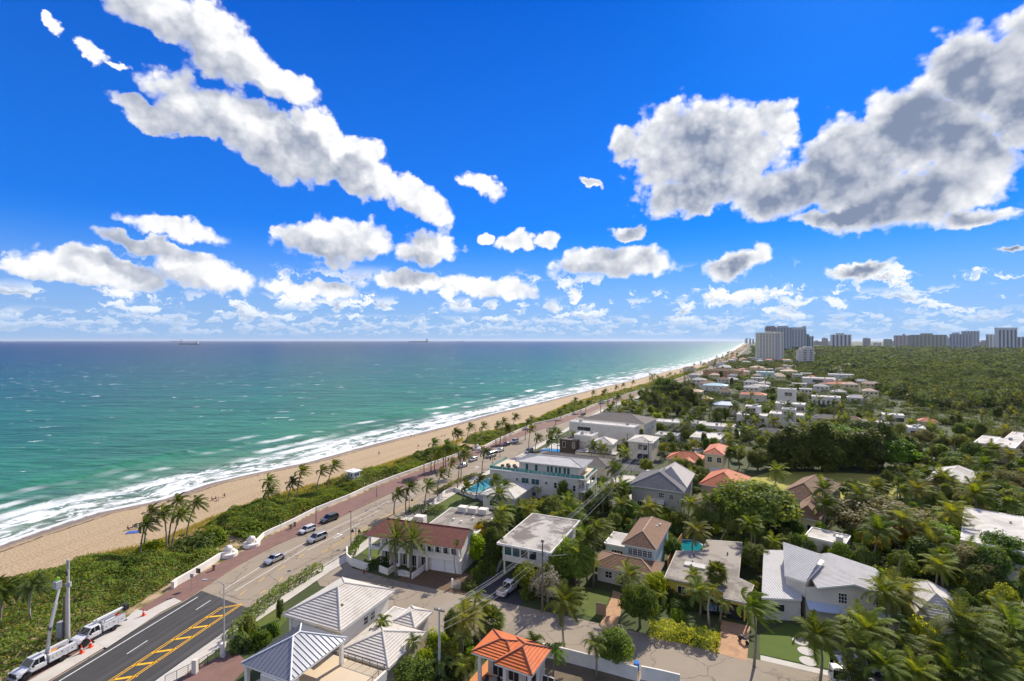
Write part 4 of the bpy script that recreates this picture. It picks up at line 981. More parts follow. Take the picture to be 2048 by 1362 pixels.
slope(rf, [V(-.3, -.5, 5.65), V(w_ + .3, -.5, 5.65), V(w_ - .2, 4.6, 7.6), V(2.2, 4.6, 7.6)], 'barrel', M['tile_red'], .33)
slope(rf, [V(w_ + .3, 7.2, 6.4), V(2.2, 7.2, 6.4), V(2.2, 4.6, 7.6), V(w_ - .2, 4.6, 7.6)], 'course', M['tile_red'], .35)
slope(rf, [V(-.3, 6.5, 5.65), V(-.3, -.5, 5.65), V(2.2, 4.6, 7.6)], 'barrel', M['tile_red'], .33)
MB().tube([V(2.2, 4.6, 7.68), V(w_ - .2, 4.6, 7.68)], .12, 6).build('ridge_cap', M['tile_red'], rf)
MB().poly([(w_ - .45, .8, 5.4), (w_ - .45, 7.2, 5.4), (w_ - .45, 7.2, 6.3), (w_ - .45, 4.6, 7.5)]).build('gable_wall', M['white_wall'], h)
wall(h, (w_ * .44, w_ - .7, d_ - 1.8, d_ + 12.5), 0, 5.0, 'greige_wall', 'rear_wall'); roof_flat(h, w_ * .42, w_ - .4, d_ - 1.7, d_ + 12.8, 5.3, 'grey_roof', 'white_trim', .05)
for (x, y) in ((w_ * .62, d_ + 5), (w_ * .72, d_ + 4.2), (w_ * .8, d_ + 7)): vent(h, x, y, 5.3, 'white_trim', .22)
for i in range(3): MB().box(w_ * .55 + i * 2.6, w_ * .55 + i * 2.6 + 2.1, d_ + 10.4, d_ + 12.2, 5.33, 6.5).build('roof_cabinet', M['white_wall'], h)
MB().box(6.4, 8.8, d_ - .5, d_ + 1.2, 5.4, 7.3).build('stair_bulkhead', M['white_wall'], h)
# D: gravel roof house on posts over a carport
o, k, w_, d_ = frame3((995,1085), (1102,1107), (1156.6,1041), 6.1); footprint(o, k, 0, w_, 0, d_)
h = house('raised_house', 'white house raised over a carport with a stained grey gravel flat roof', o, k)
blk = (.9, w_ - .8, .9, d_ - .9); wall(h, blk, 2.6, 5.85, 'white_wall')
roof_flat(h, 0, w_, 0, d_, 6.15, 'gravel_roof', 'white_trim', .08, .32)
for (x, y) in ((1.2, 1.2), (w_ - 1.1, 1.2), (w_ * .5, 1.2), (1.2, d_ * .45), (w_ - 1.1, d_ * .45)): MB().box(x - .15, x + .15, y - .15, y + .15, 0, 2.6).build('post', M['white_trim'], h)
wall(h, (.9, w_ - .8, d_ * .45, d_ - .9), 0, 2.6, 'grey_wall', 'ground_wall')
for i in range(4): window(h, blk, 'front', 1.2 + i * 1.75, 3.75, 1.62, 1.85, 1, 1, gm='glass_teal' if i < 2 else 'glass_dark')
window(h, blk, 'right', 2.0, 3.9, 1.5, 1.5, 2, 1); window(h, blk, 'right', 8, 3.9, 1.5, 1.5, 2, 1)
st = MB()
for i in range(9): st.box(-.9, .2, -.3 + i * .32, -.02 + i * .32, .28 * i, .28 * i + .14)
st.build('stair', M['concrete_pale'], h); railing(h, (-.95, -.3, .1), (-.95, 2.6, 2.5), .95, 'grey_metal')
MB().bar((w_ * .18, d_ * .80, 6.25), (w_ * .62, d_ * .92, 6.25), .16, .12).build('roof_joint', M['white_trim'], h)
# E: brown tile house
o, k, w_, d_ = frame3((1243,1087), (1312.8,1100.5), (1341.6,1047), 6.0); footprint(o, k, -5, w_, -7, d_)
h = house('tiled_house', 'pale aqua two storey house with weathered brown tile hip roof and porch roof', o, k)
blk = (.6, w_ - .5, .6, d_ - .6); wall(h, blk, 0, 5.8, 'aqua_wall'); roof_hip(h, 0, w_, 0, d_, 6.0, 1.9, 'course', 'tile_brown', .36, True, cap='tile_tan', hgt=.08)
for i in range(5): window(h, blk, 'front', 1.0 + i * .95, 4.0, .9, 1.3, 2, 3)
window(h, blk, 'right', 4, 3.6, 1.0, 1.2); window(h, blk, 'right', 9, 3.6, 1.0, 1.2)
wall(h, (-3.4, w_ + .6, -4.6, .6), 0, 3.0, 'white_wall', 'front_wall'); roof_hip(h, -4.4, w_ + 1.2, -5.6, 1.6, 3.2, 1.35, 'course', 'tile_brown', .36, True, cap='tile_tan', hgt=.08)
b2 = (-3.4, w_ + .6, -4.6, .6)
window(h, b2, 'front', 4.6, .1, 1.0, 2.2, 1, 1, name='door'); panel_door(h, b2, 'front', 8.2, 2.6, 2.2); window(h, b2, 'front', 2.2, .9, 1.4, 1.3)
wall(h, (-4.4, .6, 4.0, 10.5), 0, 3.6, 'aqua_wall', 'side_wall'); roof_flat(h, -4.7, .7, 3.7, 10.8, 3.9, 'white_roof'); window(h, (-4.4, .6, 4.0, 10.5), 'front', 2.4, 2.0, 2.4, .9, 4, 1)
for (x, y) in ((w_ * .72, d_ * .62), (w_ * .78, d_ * .7)): vent(h, x, y, 6.8, 'white_trim', .16)
# F: yellow house under a wide grey flat roof, pool behind
def poly_house(name, label, pix, z, th, wallm, roofm, trimm, inset=.7):
    pts = [P(x, y, z) for x, y in pix]; o = V(pts[0].x, pts[0].y, 0); loc = [(p.x - o.x, p.y - o.y) for p in pts]
    c = (sum(p[0] for p in loc) / len(loc), sum(p[1] for p in loc) / len(loc))
    h = house(name, label, o, 0)
    inn = [(p[0] + (c[0] - p[0]) * inset / (math.hypot(c[0] - p[0], c[1] - p[1]) + .01), p[1] + (c[1] - p[1]) * inset / (math.hypot(c[0] - p[0], c[1] - p[1]) + .01)) for p in loc]
    MB().prism(inn, 0, z - th, 0).build('wall', M[wallm], h)
    rf = MB().prism(loc, z - th, z).build('roof', M[trimm], h)
    inn2 = [(p[0] + (c[0] - p[0]) * .02, p[1] + (c[1] - p[1]) * .02) for p in loc]
    MB().prism(inn2, z - .02, z + .035).build('roof_sheet', M[roofm], rf)
    FOOT.append(('poly', [(p.x, p.y) for p in pts])); return h, o, inn, rf
ypix = [(1328,1154),(1447,1182),(1446,1196),(1494,1206),(1509,1170),(1478,1155),(1485,1084),(1413,1079),(1404,1101),(1352,1101)]
h, o, inn, rf = poly_house('yellow_house', 'bright yellow single storey house with a wide worn grey flat roof', ypix, 3.4, .3, 'yellow_wall', 'grey_roof', 'concrete')
a = Vector((*inn[0], 0)); b = Vector((*inn[1], 0)); kk = math.atan2((b - a).y, (b - a).x); L = (b - a).length
for f, w2, z2, h2 in ((.27, 1.5, .8, 1.5), (.55, 1.6, .8, 1.4)):
    p = a.lerp(b, f); fr, pn = win_mesh(w2, h2, 2, 1, 'white_trim', 'glass_dark'); wn = link('window', pn, h, (p.x, p.y, z2), kk); link('frame', fr, wn)
p = a.lerp(b, .80); fr, pn = win_mesh(1.0, 2.1, 1, 1, 'white_trim', 'glass_dark'); wn = link('door', pn, h, (p.x, p.y, .1), kk); link('frame', fr, wn)
MB().box(-1.9, 1.9, -.9, .9, .03, .35).build('skylight', M['white_roof'], h, tuple(P(1390, 1133, 3.4) - o) , kk)
for (x, y) in ((1388, 1114), (1455, 1110), (1420, 1126), (1385, 1127)):
    p = P(x, y, 3.4) - o; vent(h, p.x, p.y, 3.4, 'dark_metal', .12)
a = Vector((*inn[2], 0)); b = Vector((*inn[3], 0)); kk = math.atan2((b - a).y, (b - a).x); p = a.lerp(b, .62); MB().box(-1.1, 1.1, -.04, .04, 0, 2.4).build('carport_shade_panel', M['plastic_black'], h, (p.x, p.y, 0), kk)  # flat black panel: the shade inside the carport painted as a surface
pool = thing('swimming_pool', 'kidney shaped teal pool behind the yellow house', 'pool', P(1383, 1094))
def oval(cx, cy, rx, ry, n=24, e=2.4):
    return [(cx + rx * math.copysign(abs(math.cos(a)) ** (2 / e), math.cos(a)), cy + ry * math.copysign(abs(math.sin(a)) ** (2 / e), math.sin(a))) for a in [2 * math.pi * i / n for i in range(n)]]
MB().prism(oval(0, 0, 3.1, 4.2), -.02, .06).build('coping', M['concrete_pale'], pool); MB().prism(oval(0, 0, 2.7, 3.8), .0, .085).build('water', M['pool_deep'], pool)
# G: white gabled house with ribbed metal roofs
o, k, w_, d_ = frame3((1609,1200), (1742,1202), (1724.5,1146.5), 6.2)
def gpt(x, y, z): return P(x, y, z)
h = house('metal_roof_house', 'white two storey house with several ribbed white metal roofs and a gable', V(*P(1640, 1262)[:2], 0), 0)
o = h.location.copy()
def G(x, y, z): p = P(x, y, z) - o; p.z = z; return p
# low left roof (single storey) : eave height 3.6 at the street rising to the back
def quad_roof(root, pts, zs, mt, step=.42, name='roof', style='seam', walls=None, wallm='white_wall', inset=.5):
    q3 = [G(x, y, z) for (x, y), z in zip(pts, zs)]; n = len(q3)
    rf = MB().add(q3 + [p - V(0, 0, .22) for p in q3], [tuple(range(n)), tuple(range(n, 2*n))[::-1]] + [(i, n + i, n + (i+1) % n, (i+1) % n) for i in range(n)]).build(name, M['white_trim'], root)
    slope(rf, [p + V(0, 0, .03) for p in q3], style, M[mt], step, True)
    c = sum(q3, Vector()) / n; ins = [p + (c - p) * inset / max((c - p).length, .1) for p in q3]
    if walls is not None:
        b = MB(); lo = [V(p.x, p.y, walls) for p in ins]; hi = [p - V(0, 0, .2) for p in ins]
        b.add(lo + hi, [(i, (i+1) % n, n + (i+1) % n, n + i) for i in range(n)]); b.build('wall', M[wallm], root)
    return q3, ins
qa, ia = quad_roof(h, [(1523,1196),(1604,1200),(1601,1102),(1527,1100)], [3.7, 3.7, 4.6, 4.6], 'metal_white', walls=0)
qb, ib = quad_roof(h, [(1569,1151),(1611,1165),(1650,1122),(1566,1084)], [5.6, 6.2, 7.4, 7.4], 'metal_white', walls=3.5)
# main gable block
L0, F0, R0 = P(1610,1170, 6.4), P(1742,1202, 5.9), P(1724.5,1146.5, 5.9)
rk = R(-17); ex = V(math.cos(rk), math.sin(rk), 0); ey = V(-ex.y, ex.x, 0)
fl = P(1654, 1247, 0); gw = 10.0; gd = 11.0
blkroot = fl - o; blkroot.z = 0
gm = MB(); wl = (0, gw, 0, gd)
def gl(x, y, z): return blkroot + ex * x + ey * y + V(0, 0, z)
gm.add([gl(0,0,0), gl(gw,0,0), gl(gw,gd,0), gl(0,gd,0), gl(0,0,6.0), gl(gw,0,5.4), gl(gw,gd,5.4), gl(0,gd,6.0), gl(gw*.36,0,7.0), gl(gw*.36,gd,7.0)], [(0,1,5,8,4),(1,2,6,5),(2,3,7,9,6),(3,0,4,7)])
gm.build('wall', M['white_wall'], h)
def gquad(pts, step=.42):
    n = len(pts); rf = MB().add(pts + [p - V(0, 0, .2) for p in pts], [tuple(range(n)), tuple(range(n, 2*n))[::-1]] + [(i, n + i, n + (i+1) % n, (i+1) % n) for i in range(n)]).build('roof', M['white_trim'], h)
    slope(rf, [p + V(0, 0, .03) for p in pts], 'seam', M['metal_white'], step, True, .06)
gquad([gl(gw + .7, -.8, 5.35), gl(gw + .7, gd + .5, 5.35), gl(gw * .36, gd + .5, 7.2), gl(gw * .36, -.8, 7.2)])
gquad([gl(-1.6, gd + .5, 5.9), gl(-1.6, -.8, 5.9), gl(gw * .36, -.8, 7.22), gl(gw * .36, gd + .5, 7.22)])
for u, z in ((2.2, 3.6), (7.4, 3.5)):
    p = gl(u, 0, z); fr, pn = win_mesh(1.3, 1.7, 3, 3, 'white_trim', 'glass_dark'); wn = link('window', pn, h, p, rk); link('frame', fr, wn)
p = gl(-1.0, .6, 3.6); fr, pn = win_mesh(1.2, 2.2, 1, 2, 'white_trim', 'glass_dark'); wn = link('window', pn, h, p, rk); link('frame', fr, wn)
MB().add([gl(-3.0, -2.0, 2.75), gl(gw + .3, -1.2, 2.55), gl(gw + .3, .05, 3.1), gl(-3.0, .05, 3.3), gl(-3.0, -2.0, 2.65), gl(gw + .3, -1.2, 2.45), gl(gw + .3, .05, 3.0), gl(-3.0, .05, 3.2)], [(0,1,2,3),(7,6,5,4),(0,4,5,1),(1,5,6,2),(2,6,7,3),(3,7,4,0)]).build('awning', M['metal_blue'], h)  # white metal awning, the blue it takes from the sky put into its colour
MB().add([gl(-3, .05, 0), gl(0, .05, 0), gl(0, .05, 6), gl(-3, .05, 5.5), gl(-3, 4, 0), gl(-3, 4, 5.5)], [(0,1,2,3),(4,0,3,5)]).build('link_wall', M['white_wall'], h)
ee = (ia[1] - ia[0]); kk = math.atan2(ee.y, ee.x); p = ia[0].lerp(ia[1], .38); fr, pn = win_mesh(2.4, 1.3, 1, 1, 'white_trim', 'glass_dark'); wn = link('window', pn, h, (p.x + .1 * math.sin(kk), p.y - .1 * math.cos(kk), 1.4), kk); link('frame', fr, wn)
FOOT.append(('poly', [(P(x, y).x, P(x, y).y) for x, y in ((1522,1262),(1660,1268),(1735,1262),(1735,1180),(1560,1130),(1525,1140))]))
# H: grey hip roofed two storey house
o, k, w_, d_ = frame3((1257,971), (1368,985), (1392.5,948), 6.2); footprint(o, k, 0, w_, 0, d_)
h = house('grey_house', 'grey stucco two storey house with slate grey hip roof and white awning', o, k)
blk = (.6, w_ - .6, .6, d_ - .6); wall(h, blk, 0, 6.0, 'grey_wall'); roof_hip(h, 0, w_, 0, d_ * .72, 6.2, 3.3, 'course', 'tile_grey', .42, True, cap='tile_greige', hgt=.06, ridge_in=5.2)
roof_hip(h, w_ * .32, w_ + .1, d_ * .2, d_, 6.25, 4.0, 'course', 'tile_greige', .42, False, hgt=.05)
window(h, blk, 'front', w_ * .55, 3.8, 1.5, 1.4, 3, 2); window(h, blk, 'front', w_ * .73, 3.8, 1.1, 1.2, 2, 2); window(h, blk, 'front', 2.5, .1, 1.6, 2.2, 3, 1, name='door'); window(h, blk, 'right', 4, 3.8, 1.1, 1.2)
MB().add([(4.2, -.9, 2.5), (9.5, -.9, 2.5), (9.5, .6, 3.4), (4.2, .6, 3.4)], [(0,1,2,3)]).build('awning', M['metal_white'], h)
# I: long white three storey house with green glass terraces
o, k, w_, d_ = frame3((979,938), (1170,959.7), (1194.6,939), 7.0); footprint(o, k, 0, w_, -1, d_)
h = house('modern_villa', 'long white three storey villa with green glass terrace railings', o, k)
blk = (0, w_ - 2, 0, d_); wall(h, blk, 0, 7.0, 'white_wall'); MB().box(-.2, w_ + .3, -.3, d_ + .3, 6.8, 7.1).build('terrace_slab', M['white_trim'], h)
MB().box(.1, w_ + .1, .0, d_ + .1, 7.08, 7.14).build('terrace_floor', M['deck_tile'], h)
for i in range(7): railing(h, (w_ * i / 7 + .05, -.2, 7.1), (w_ * (i + 1) / 7 - .05, -.2, 7.1), 1.05, 'white_trim', 3, glass='glass_green_rail')
railing(h, (w_ + .2, -.2, 7.1), (w_ + .2, d_, 7.1), 1.05, 'white_trim', 4, glass='glass_green_rail'); railing(h, (-.1, -.2, 7.1), (-.1, d_, 7.1), 1.05, 'white_trim', 4, glass='glass_green_rail')
MB().box(w_ - 2, w_ + .2, .1, d_ - .1, 3.3, 3.6).build('balcony_slab', M['white_trim'], h); railing(h, (w_ + .15, .1, 3.6), (w_ + .15, d_ - .2, 3.6), 1.05, 'white_trim', 4, glass='glass_green_rail')
for y in (.3, d_ * .5, d_ - .4): MB().box(w_ - .2, w_ + .15, y - .18, y + .18, 0, 6.8).build('column', M['white_trim'], h)
pb = (w_ * .30, w_ - 2.4, 1.8, d_ - 1.5); wall(h, pb, 7.1, 9.8, 'white_wall', 'penthouse_wall'); roof_hip(h, w_ * .27, w_ - .8, .8, d_ - .6, 10.0, 1.1, 'seam', 'metal_white', .5, False)
for u, w2 in ((2.5, 1.0), (5.5, 1.0), (9.2, .9), (10.3, .9), (11.7, .9), (12.8, .9), (14.3, .9), (15.4, .9)): window(h, pb, 'front', u, 7.2, w2, 2.2, 1, 1, gm='glass_teal')
for u, z, w2, h2 in ((9.0, 4.4, .9, .9), (11.6, 3.9, 2.4, 1.7), (14.8, 3.9, 2.6, 1.7), (18.2, 4.3, .9, .9), (21, 3.6, 1.0, 1.7), (23.6, 3.5, 1.0, 1.7), (26.6, 3.4, .9, 1.7), (14.5, .6, 1.2, 1.2)): window(h, blk, 'front', u, z, w2, h2, 2 if w2 > 1.5 else 1, 2 if w2 < 1.5 else 1, gm='glass_teal' if w2 > 2 else 'glass_dark')
for u in (1.6, 4.6, 7.6): window(h, blk, 'right', u, 3.8, 1.7, 2.6, 2, 1); window(h, blk, 'right', u, .2, 1.7, 2.6, 2, 1)
dn = MB()
for i in range(5): dn.box(2.2 + i * 1.1, 3.0 + i * 1.1, 3.0 + (i % 2) * 1.6, 3.9 + (i % 2) * 1.6, 7.14, 7.8)
dn.build('terrace_furniture', M['dark_metal'], h)
o2, k2, w2, d2 = frame3((959,988), (1030,998), (1070,970), 4.0); footprint(o2, k2, 0, w2, 0, d2)
h2 = house('pool_pavilion', 'low white pavilion with pale hip roof beside the long white villa', o2, k2); wall(h2, (.7, w2 - .7, .7, d2 - .7), 0, 3.8, 'white_wall'); roof_hip(h2, 0, w2, 0, d2, 4.0, 1.3, 'course', 'tile_white', .45, False, hgt=.05); window(h2, (.7, w2 - .7, .7, d2 - .7), 'front', 3, 1, 2, 1.5)
pool = thing('swimming_pool', 'turquoise pool between the road palms and the long white villa', 'pool', P(968, 972)); pz = R(-24)
MB().prism(oval(0, 0, 3.2, 8.0, 20, 8), -.02, .25).build('coping', M['concrete_pale'], pool, rz=pz); MB().prism(oval(0, 0, 2.8, 7.6, 20, 8), 0, .27).build('water', M['pool_water'], pool, rz=pz)
# J: brown and white villa cluster further along the shore road
def simple(name, label, L, F, R_, ze, roof, mt, wallm, rise=1.4, wins=(), inset=.5, z0=0, par=.25, style='course', step=.45, fascia='white_trim', axis='y', cap=None, rw=(), dmax=None):
    o, k, w_, d_ = frame3(L, F, R_, ze)
    if dmax: d_ = dmax
    if F[1] < 880: d_ = min(d_, max(8, w_ * .7)); k = min(max(k, R(-32)), R(-14)) 
    footprint(o, k, 0, w_, 0, d_); h = house(name, label, o, k); i = 0 if roof == 'flat' else inset
    blk = (i, w_ - i, i, d_ - i); wall(h, blk, z0, ze - .25, wallm)
    if roof == 'hip': roof_hip(h, 0, w_, 0, d_, ze, rise, style, mt, step, False, fascia=fascia, cap=cap)
    elif roof == 'gable': roof_gable(h, 0, w_, 0, d_, ze, rise, style, mt, step, False, fascia=fascia, axis=axis, wallm=wallm, cap=cap)
    else: roof_flat(h, -.05, w_ + .05, -.05, d_ + .05, ze, mt, fascia, par)
    for (sd_, f, z, ww, hh) in wins:
        L_ = (w_ if sd_ in ('front', 'back') else d_) - 2 * i
        if ww < L_: window(h, blk, sd_, f * L_, z, ww, hh, 2 if ww > 1.2 else 1, 1, gm='glass_dark')
    rq = random.Random(sum(map(ord, label)))
    if roof == 'flat' and w_ > 6:
        for _ in range(rq.randint(1, 3)): ac_unit(h, rq.uniform(1.2, w_ - 1.2), rq.uniform(1.2, max(1.3, d_ - 1.2)), ze + .03, rq.uniform(.8, 1.2))
        vent(h, rq.uniform(1, w_ - 1), rq.uniform(1, max(1.1, d_ - 1)), ze)
    return h, o, k, w_, d_, blk
W2 = (('front', .2, 4.2, 1.2, 1.3), ('front', .5, 4.2, 1.2, 1.3), ('front', .8, 4.2, 1.2, 1.3), ('front', .3, 1, 1.4, 1.4), ('front', .7, 1, 1.4, 1.4), ('right', .3, 4.2, 1.2, 1.3), ('right', .7, 4.2, 1.2, 1.3), ('left', .3, 4.2, 1.2, 1.3), ('left', .7, 4.2, 1.2, 1.3))
W1 = (('front', .25, 1, 1.5, 1.3), ('front', .7, 1, 1.5, 1.3), ('right', .3, 1, 1.3, 1.2), ('right', .7, 1, 1.3, 1.2), ('left', .5, 1, 1.3, 1.2))
simple('villa', 'greige two storey villa with wide taupe tile hip roof by the shore road', (1166,837), (1287,850), (1313,838), 8.0, 'hip', 'tile_taupe', 'cream_wall', 2.8, W2)
simple('villa', 'white slab fronted villa with a long flat roof and dark recessed terrace', (1140,843), (1265,857), (1280,850), 9.0, 'flat', 'white_roof', 'white_wall', 0, (('front', .24, 5.6, 6.5, 1.8), ('front', .62, 7.5, .9, .4)), par=.3, dmax=7)
simple('villa', 'cream villa with pale hip roof and big green tinted window above a garage', (1254,882), (1305,887), (1319,874), 6.8, 'hip', 'tile_white', 'cream_wall', 1.3, (('front', .62, 3.8, 3.6, 2.2), ('front', .62, .1, 4.2, 2.4), ('right', .4, 4, 1.2, 1.3)))
simple('villa', 'cream villa with pale ridged hip roof between the brown wall and the garage', (1182,886), (1226,890), (1234,880), 6.6, 'hip', 'tile_white', 'cream_wall', 1.8, (('front', .75, 3.8, 1.2, 1.5),))
simple('villa', 'dark brown clad cube with two tall white framed windows by the blue pool', (1121,878), (1154,882), (1168,873), 6.4, 'flat', 'tile_dark', 'brown_panel', 0, (('front', .25, 3.4, 1.2, 2.4), ('front', .8, 3.4, 1.2, 2.4)), fascia='brown_panel', par=.2)
simple('villa', 'cream flat fronted block with narrow slot window beside the dark brown cube', (1150,869), (1183,873), (1200,862), 8.2, 'flat', 'white_roof', 'cream_wall', 0, (('front', .5, 5.4, 3.2, .4),), par=.3)
simple('villa', 'low building with dark taupe tile roof behind the long white villa', (1060,914), (1218,938), (1232,920), 3.6, 'hip', 'tile_dark', 'cream_wall', 1.8, ())
simple('bungalow', 'low cream annexe with a dark ledge below the cream villa', (1150,903), (1232,910), (1240,904), 3.4, 'flat', 'tile_greige', 'cream_wall', 0, (('front', .3, .8, 2.2, 1.4), ('front', .6, .8, 1.6, 1.4)), par=.1, fascia='brown_panel')
pool = thing('swimming_pool', 'bright blue pool beside the dark brown cube house', 'pool', P(1105, 902)); MB().prism(oval(0, 0, 5.0, 3.6, 20, 8), -.02, .3).build('coping', M['concrete_pale'], pool, rz=pz); MB().prism(oval(0, 0, 4.4, 3.1, 20, 8), 0, .32).build('water', M['pool_blue'], pool, rz=pz)
# K: coral roofed house
o, k, w_, d_ = frame3((1406,906), (1448,911), (1457,893), 7.0); footprint(o, k, -13, w_, 0, d_ + 4)
h = house('coral_house', 'pale yellow house with coral tile roofs and a two storey corner block', o, k)
blk = (.5, w_ - .5, .5, d_ - .5); wall(h, blk, 0, 6.8, 'pale_yellow_wall'); roof_hip(h, 0, w_, 0, d_, 7.0, 1.5, 'course', 'tile_coral', .4, False)
for u in (1.7, 4.7): window(h, blk, 'front', u, 4.2, 1.5, 1.8, 2, 2)
panel_door(h, blk, 'front', 3.3, 4.2, 2.3); b2 = (-12, .5, 1.5, 10); wall(h, b2, 0, 3.4, 'pale_yellow_wall', 'wing_wall'); roof_hip(h, -12.8, 1.0, .6, 10.6, 3.6, 2.2, 'course', 'tile_coral', .4, False)
roof_gable(h, -7.5, -2.5, -1.2, 5, 3.5, 1.0, 'course', 'tile_coral', .4, False, wallm='pale_yellow_wall')
for u in (1.6, 4.5, 8.0): window(h, b2, 'front', u, .6, 1.6, 1.8, 2, 1)
# L, M and the others on the right
simple('orange_roof_house', 'low house with a bright orange tile hip roof beside the dense round tree', (1397,968), (1482,981), (1502,954), 4.8, 'hip', 'tile_coral', 'tan_wall', 2.9, (('front', .2, 1, 1.4, 1.4),))
simple('bungalow', 'low wing with small coral roof in front of the orange roofed house', (1388,1002), (1432,1010), (1440,992), 3.2, 'hip', 'tile_brown', 'tan_wall', 1.0, ())
simple('brown_roof_house', 'house with broad brown tile hip roof standing behind the dense round tree', (1562,985), (1640,1006), (1666,966), 4.2, 'hip', 'tile_brown', 'cream_wall', 3.0, W1)
simple('brown_roof_house', 'brown tile gabled wing among palms beside the mown field', (1582,1032), (1640,1042), (1668,1000), 3.8, 'hip', 'tile_brown', 'pale_yellow_wall', 2.2, W1)
simple('bungalow', 'white flat roofed bungalow with yellow shutter behind the metal roofed house', (1609,1073), (1690,1092), (1702,1073), 3.4, 'flat', 'white_roof', 'greige_wall', 0, (('front', .75, .9, 1.6, 1.4),))
simple('bungalow', 'low house with a pale ribbed hip roof half hidden by palms', (1832,1232), (1947,1252), (1898,1182), 3.4, 'hip', 'tile_white', 'white_wall', 2.4, ())
simple('white_house', 'white two storey house with pale flat roof and small dark windows', (1925,1088), (2062,1108), (2080,1040), 6.0, 'flat', 'white_roof', 'white_wall', 0, (('front', .12, 3.0, 1.2, 1.0), ('front', .3, 3.0, 1.2, 1.0)), par=.1)
simple('red_gable_house', 'low white roofed house with a red gable end among palms', (1845,962), (1935,976), (1965,948), 3.8, 'gable', 'white_roof', 'terracotta_wall', 1.6, ())
for i, (a, b, c, wl) in enumerate((((1949,884), (1985,889), (1994,874), 'tan_wall'), ((1982,890), (2030,897), (2034,880), 'tan_wall'), ((2010,876), (2060,882), (2068,868), 'terracotta_wall'))):
    simple('stucco_house', ('tan stucco box house with sloping white roof edge', 'tan stucco box with small dark window beside its twin', 'terracotta stucco box house behind the tan ones')[i], a, b, c, 6.0, 'flat', 'white_roof', wl, 0, (('front', .5, 3.4, 1.1, 1.0),), par=.15)
simple('white_house', 'small white roofed house at the edge of the palms behind terracotta walls', (2028,928), (2060,934), (2070,924), 4, 'flat', 'white_roof', 'white_wall', 0, ())
simple('white_house', 'white modern box with wide glass front and thin flat roof', (1774,828), (1808,833), (1820,822), 7, 'flat', 'white_roof', 'white_wall', 0, (('front', .55, 3.6, 8, 2.2),), par=.15)
simple('white_house', 'white modern box cantilevered over the trees with strip window', (1818,856), (1852,858), (1858,846), 6.5, 'flat', 'white_roof', 'white_wall', 0, (('front', .55, 3.6, 5.5, 1.6),), par=.15)
simple('white_house', 'low white terrace house with skylights next to the modern boxes', (1742,842), (1776,850), (1784,838), 5, 'flat', 'white_roof', 'white_wall', 0, (('front', .45, 1.5, 1.6, 2),), par=.2)
# U: orange tiled garden pavilion in the foreground
o, k, w_, d_ = frame3((940,1307), (1067,1349), (1102,1304), 4.6); d_ = 6.0; footprint(o, k, -1.5, w_ + 2, -6, d_)
h = house('tiled_pavilion', 'open veranda under a bright orange tile double hip roof by the street', o, k)
wall(h, (.8, w_ - .9, 3.2, d_ - .5), 0, 4.4, 'white_wall'); MB().box(-.8, w_, -6, d_, -.02, .18).build('terrace', M['terrace_orange'], h)
for x in (1.0, w_ * .52, w_ - .9): MB().tube([(x, .7, .18), (x, .7, 4.4)], .27, 10).build('column', M['white_trim'], h)
MB().tube([(w_ - .8, 3.0, .18), (w_ - .8, 3.0, 4.4)], .25, 10).build('column', M['white_trim'], h)
roof_hip(h, 0, w_ * .72, .15, d_, 4.62, .95, 'course', 'tile_orange', .42, True, cap='tile_red', hgt=.10, capw=.2)
roof_hip(h, w_ * .42, w_, -.45, d_ - .3, 4.66, 1.3, 'course', 'tile_orange', .42, True, cap='tile_red', hgt=.10, capw=.2)
wv = (.8, w_ - .9, 3.2, d_ - .5)
for u in (1.6, 4.0, 6.6, 9.0): window(h, wv, 'front', u, .4, 1.7, 2.3, 2, 1)
b = MB(); b.lathe([(.55, .72), (.55, .76)], 12, (2.4, 1.8, 0)); b.bar((2.4, 1.8, .2), (2.4, 1.8, .73), .08)
tag(b.build('garden_table', M['grey_metal'], None, o, k), 'round metal garden table on the orange veranda', 'table')
for i, (x, y) in enumerate(((1.5, 1.5), (3.2, 2.2), (2.3, .9))):
    c = MB(); c.box(-.25, .25, -.25, .25, .42, .47); c.box(-.25, .25, .2, .25, .47, .95)
    for sx in (-.22, .22):
        for sy in (-.22, .22): c.bar((sx, sy, 0), (sx, sy, .42), .04)
    ex_ = V(math.cos(k), math.sin(k), 0); tag(c.build('garden_chair', M['dark_metal'], None, o + ex_ * x + V(-ex_.y, ex_.x, 0) * y + V(0, 0, .18), k + i * 1.3), 'dark metal garden chair under the orange tiled roof', 'chair', 'garden chairs on the veranda')
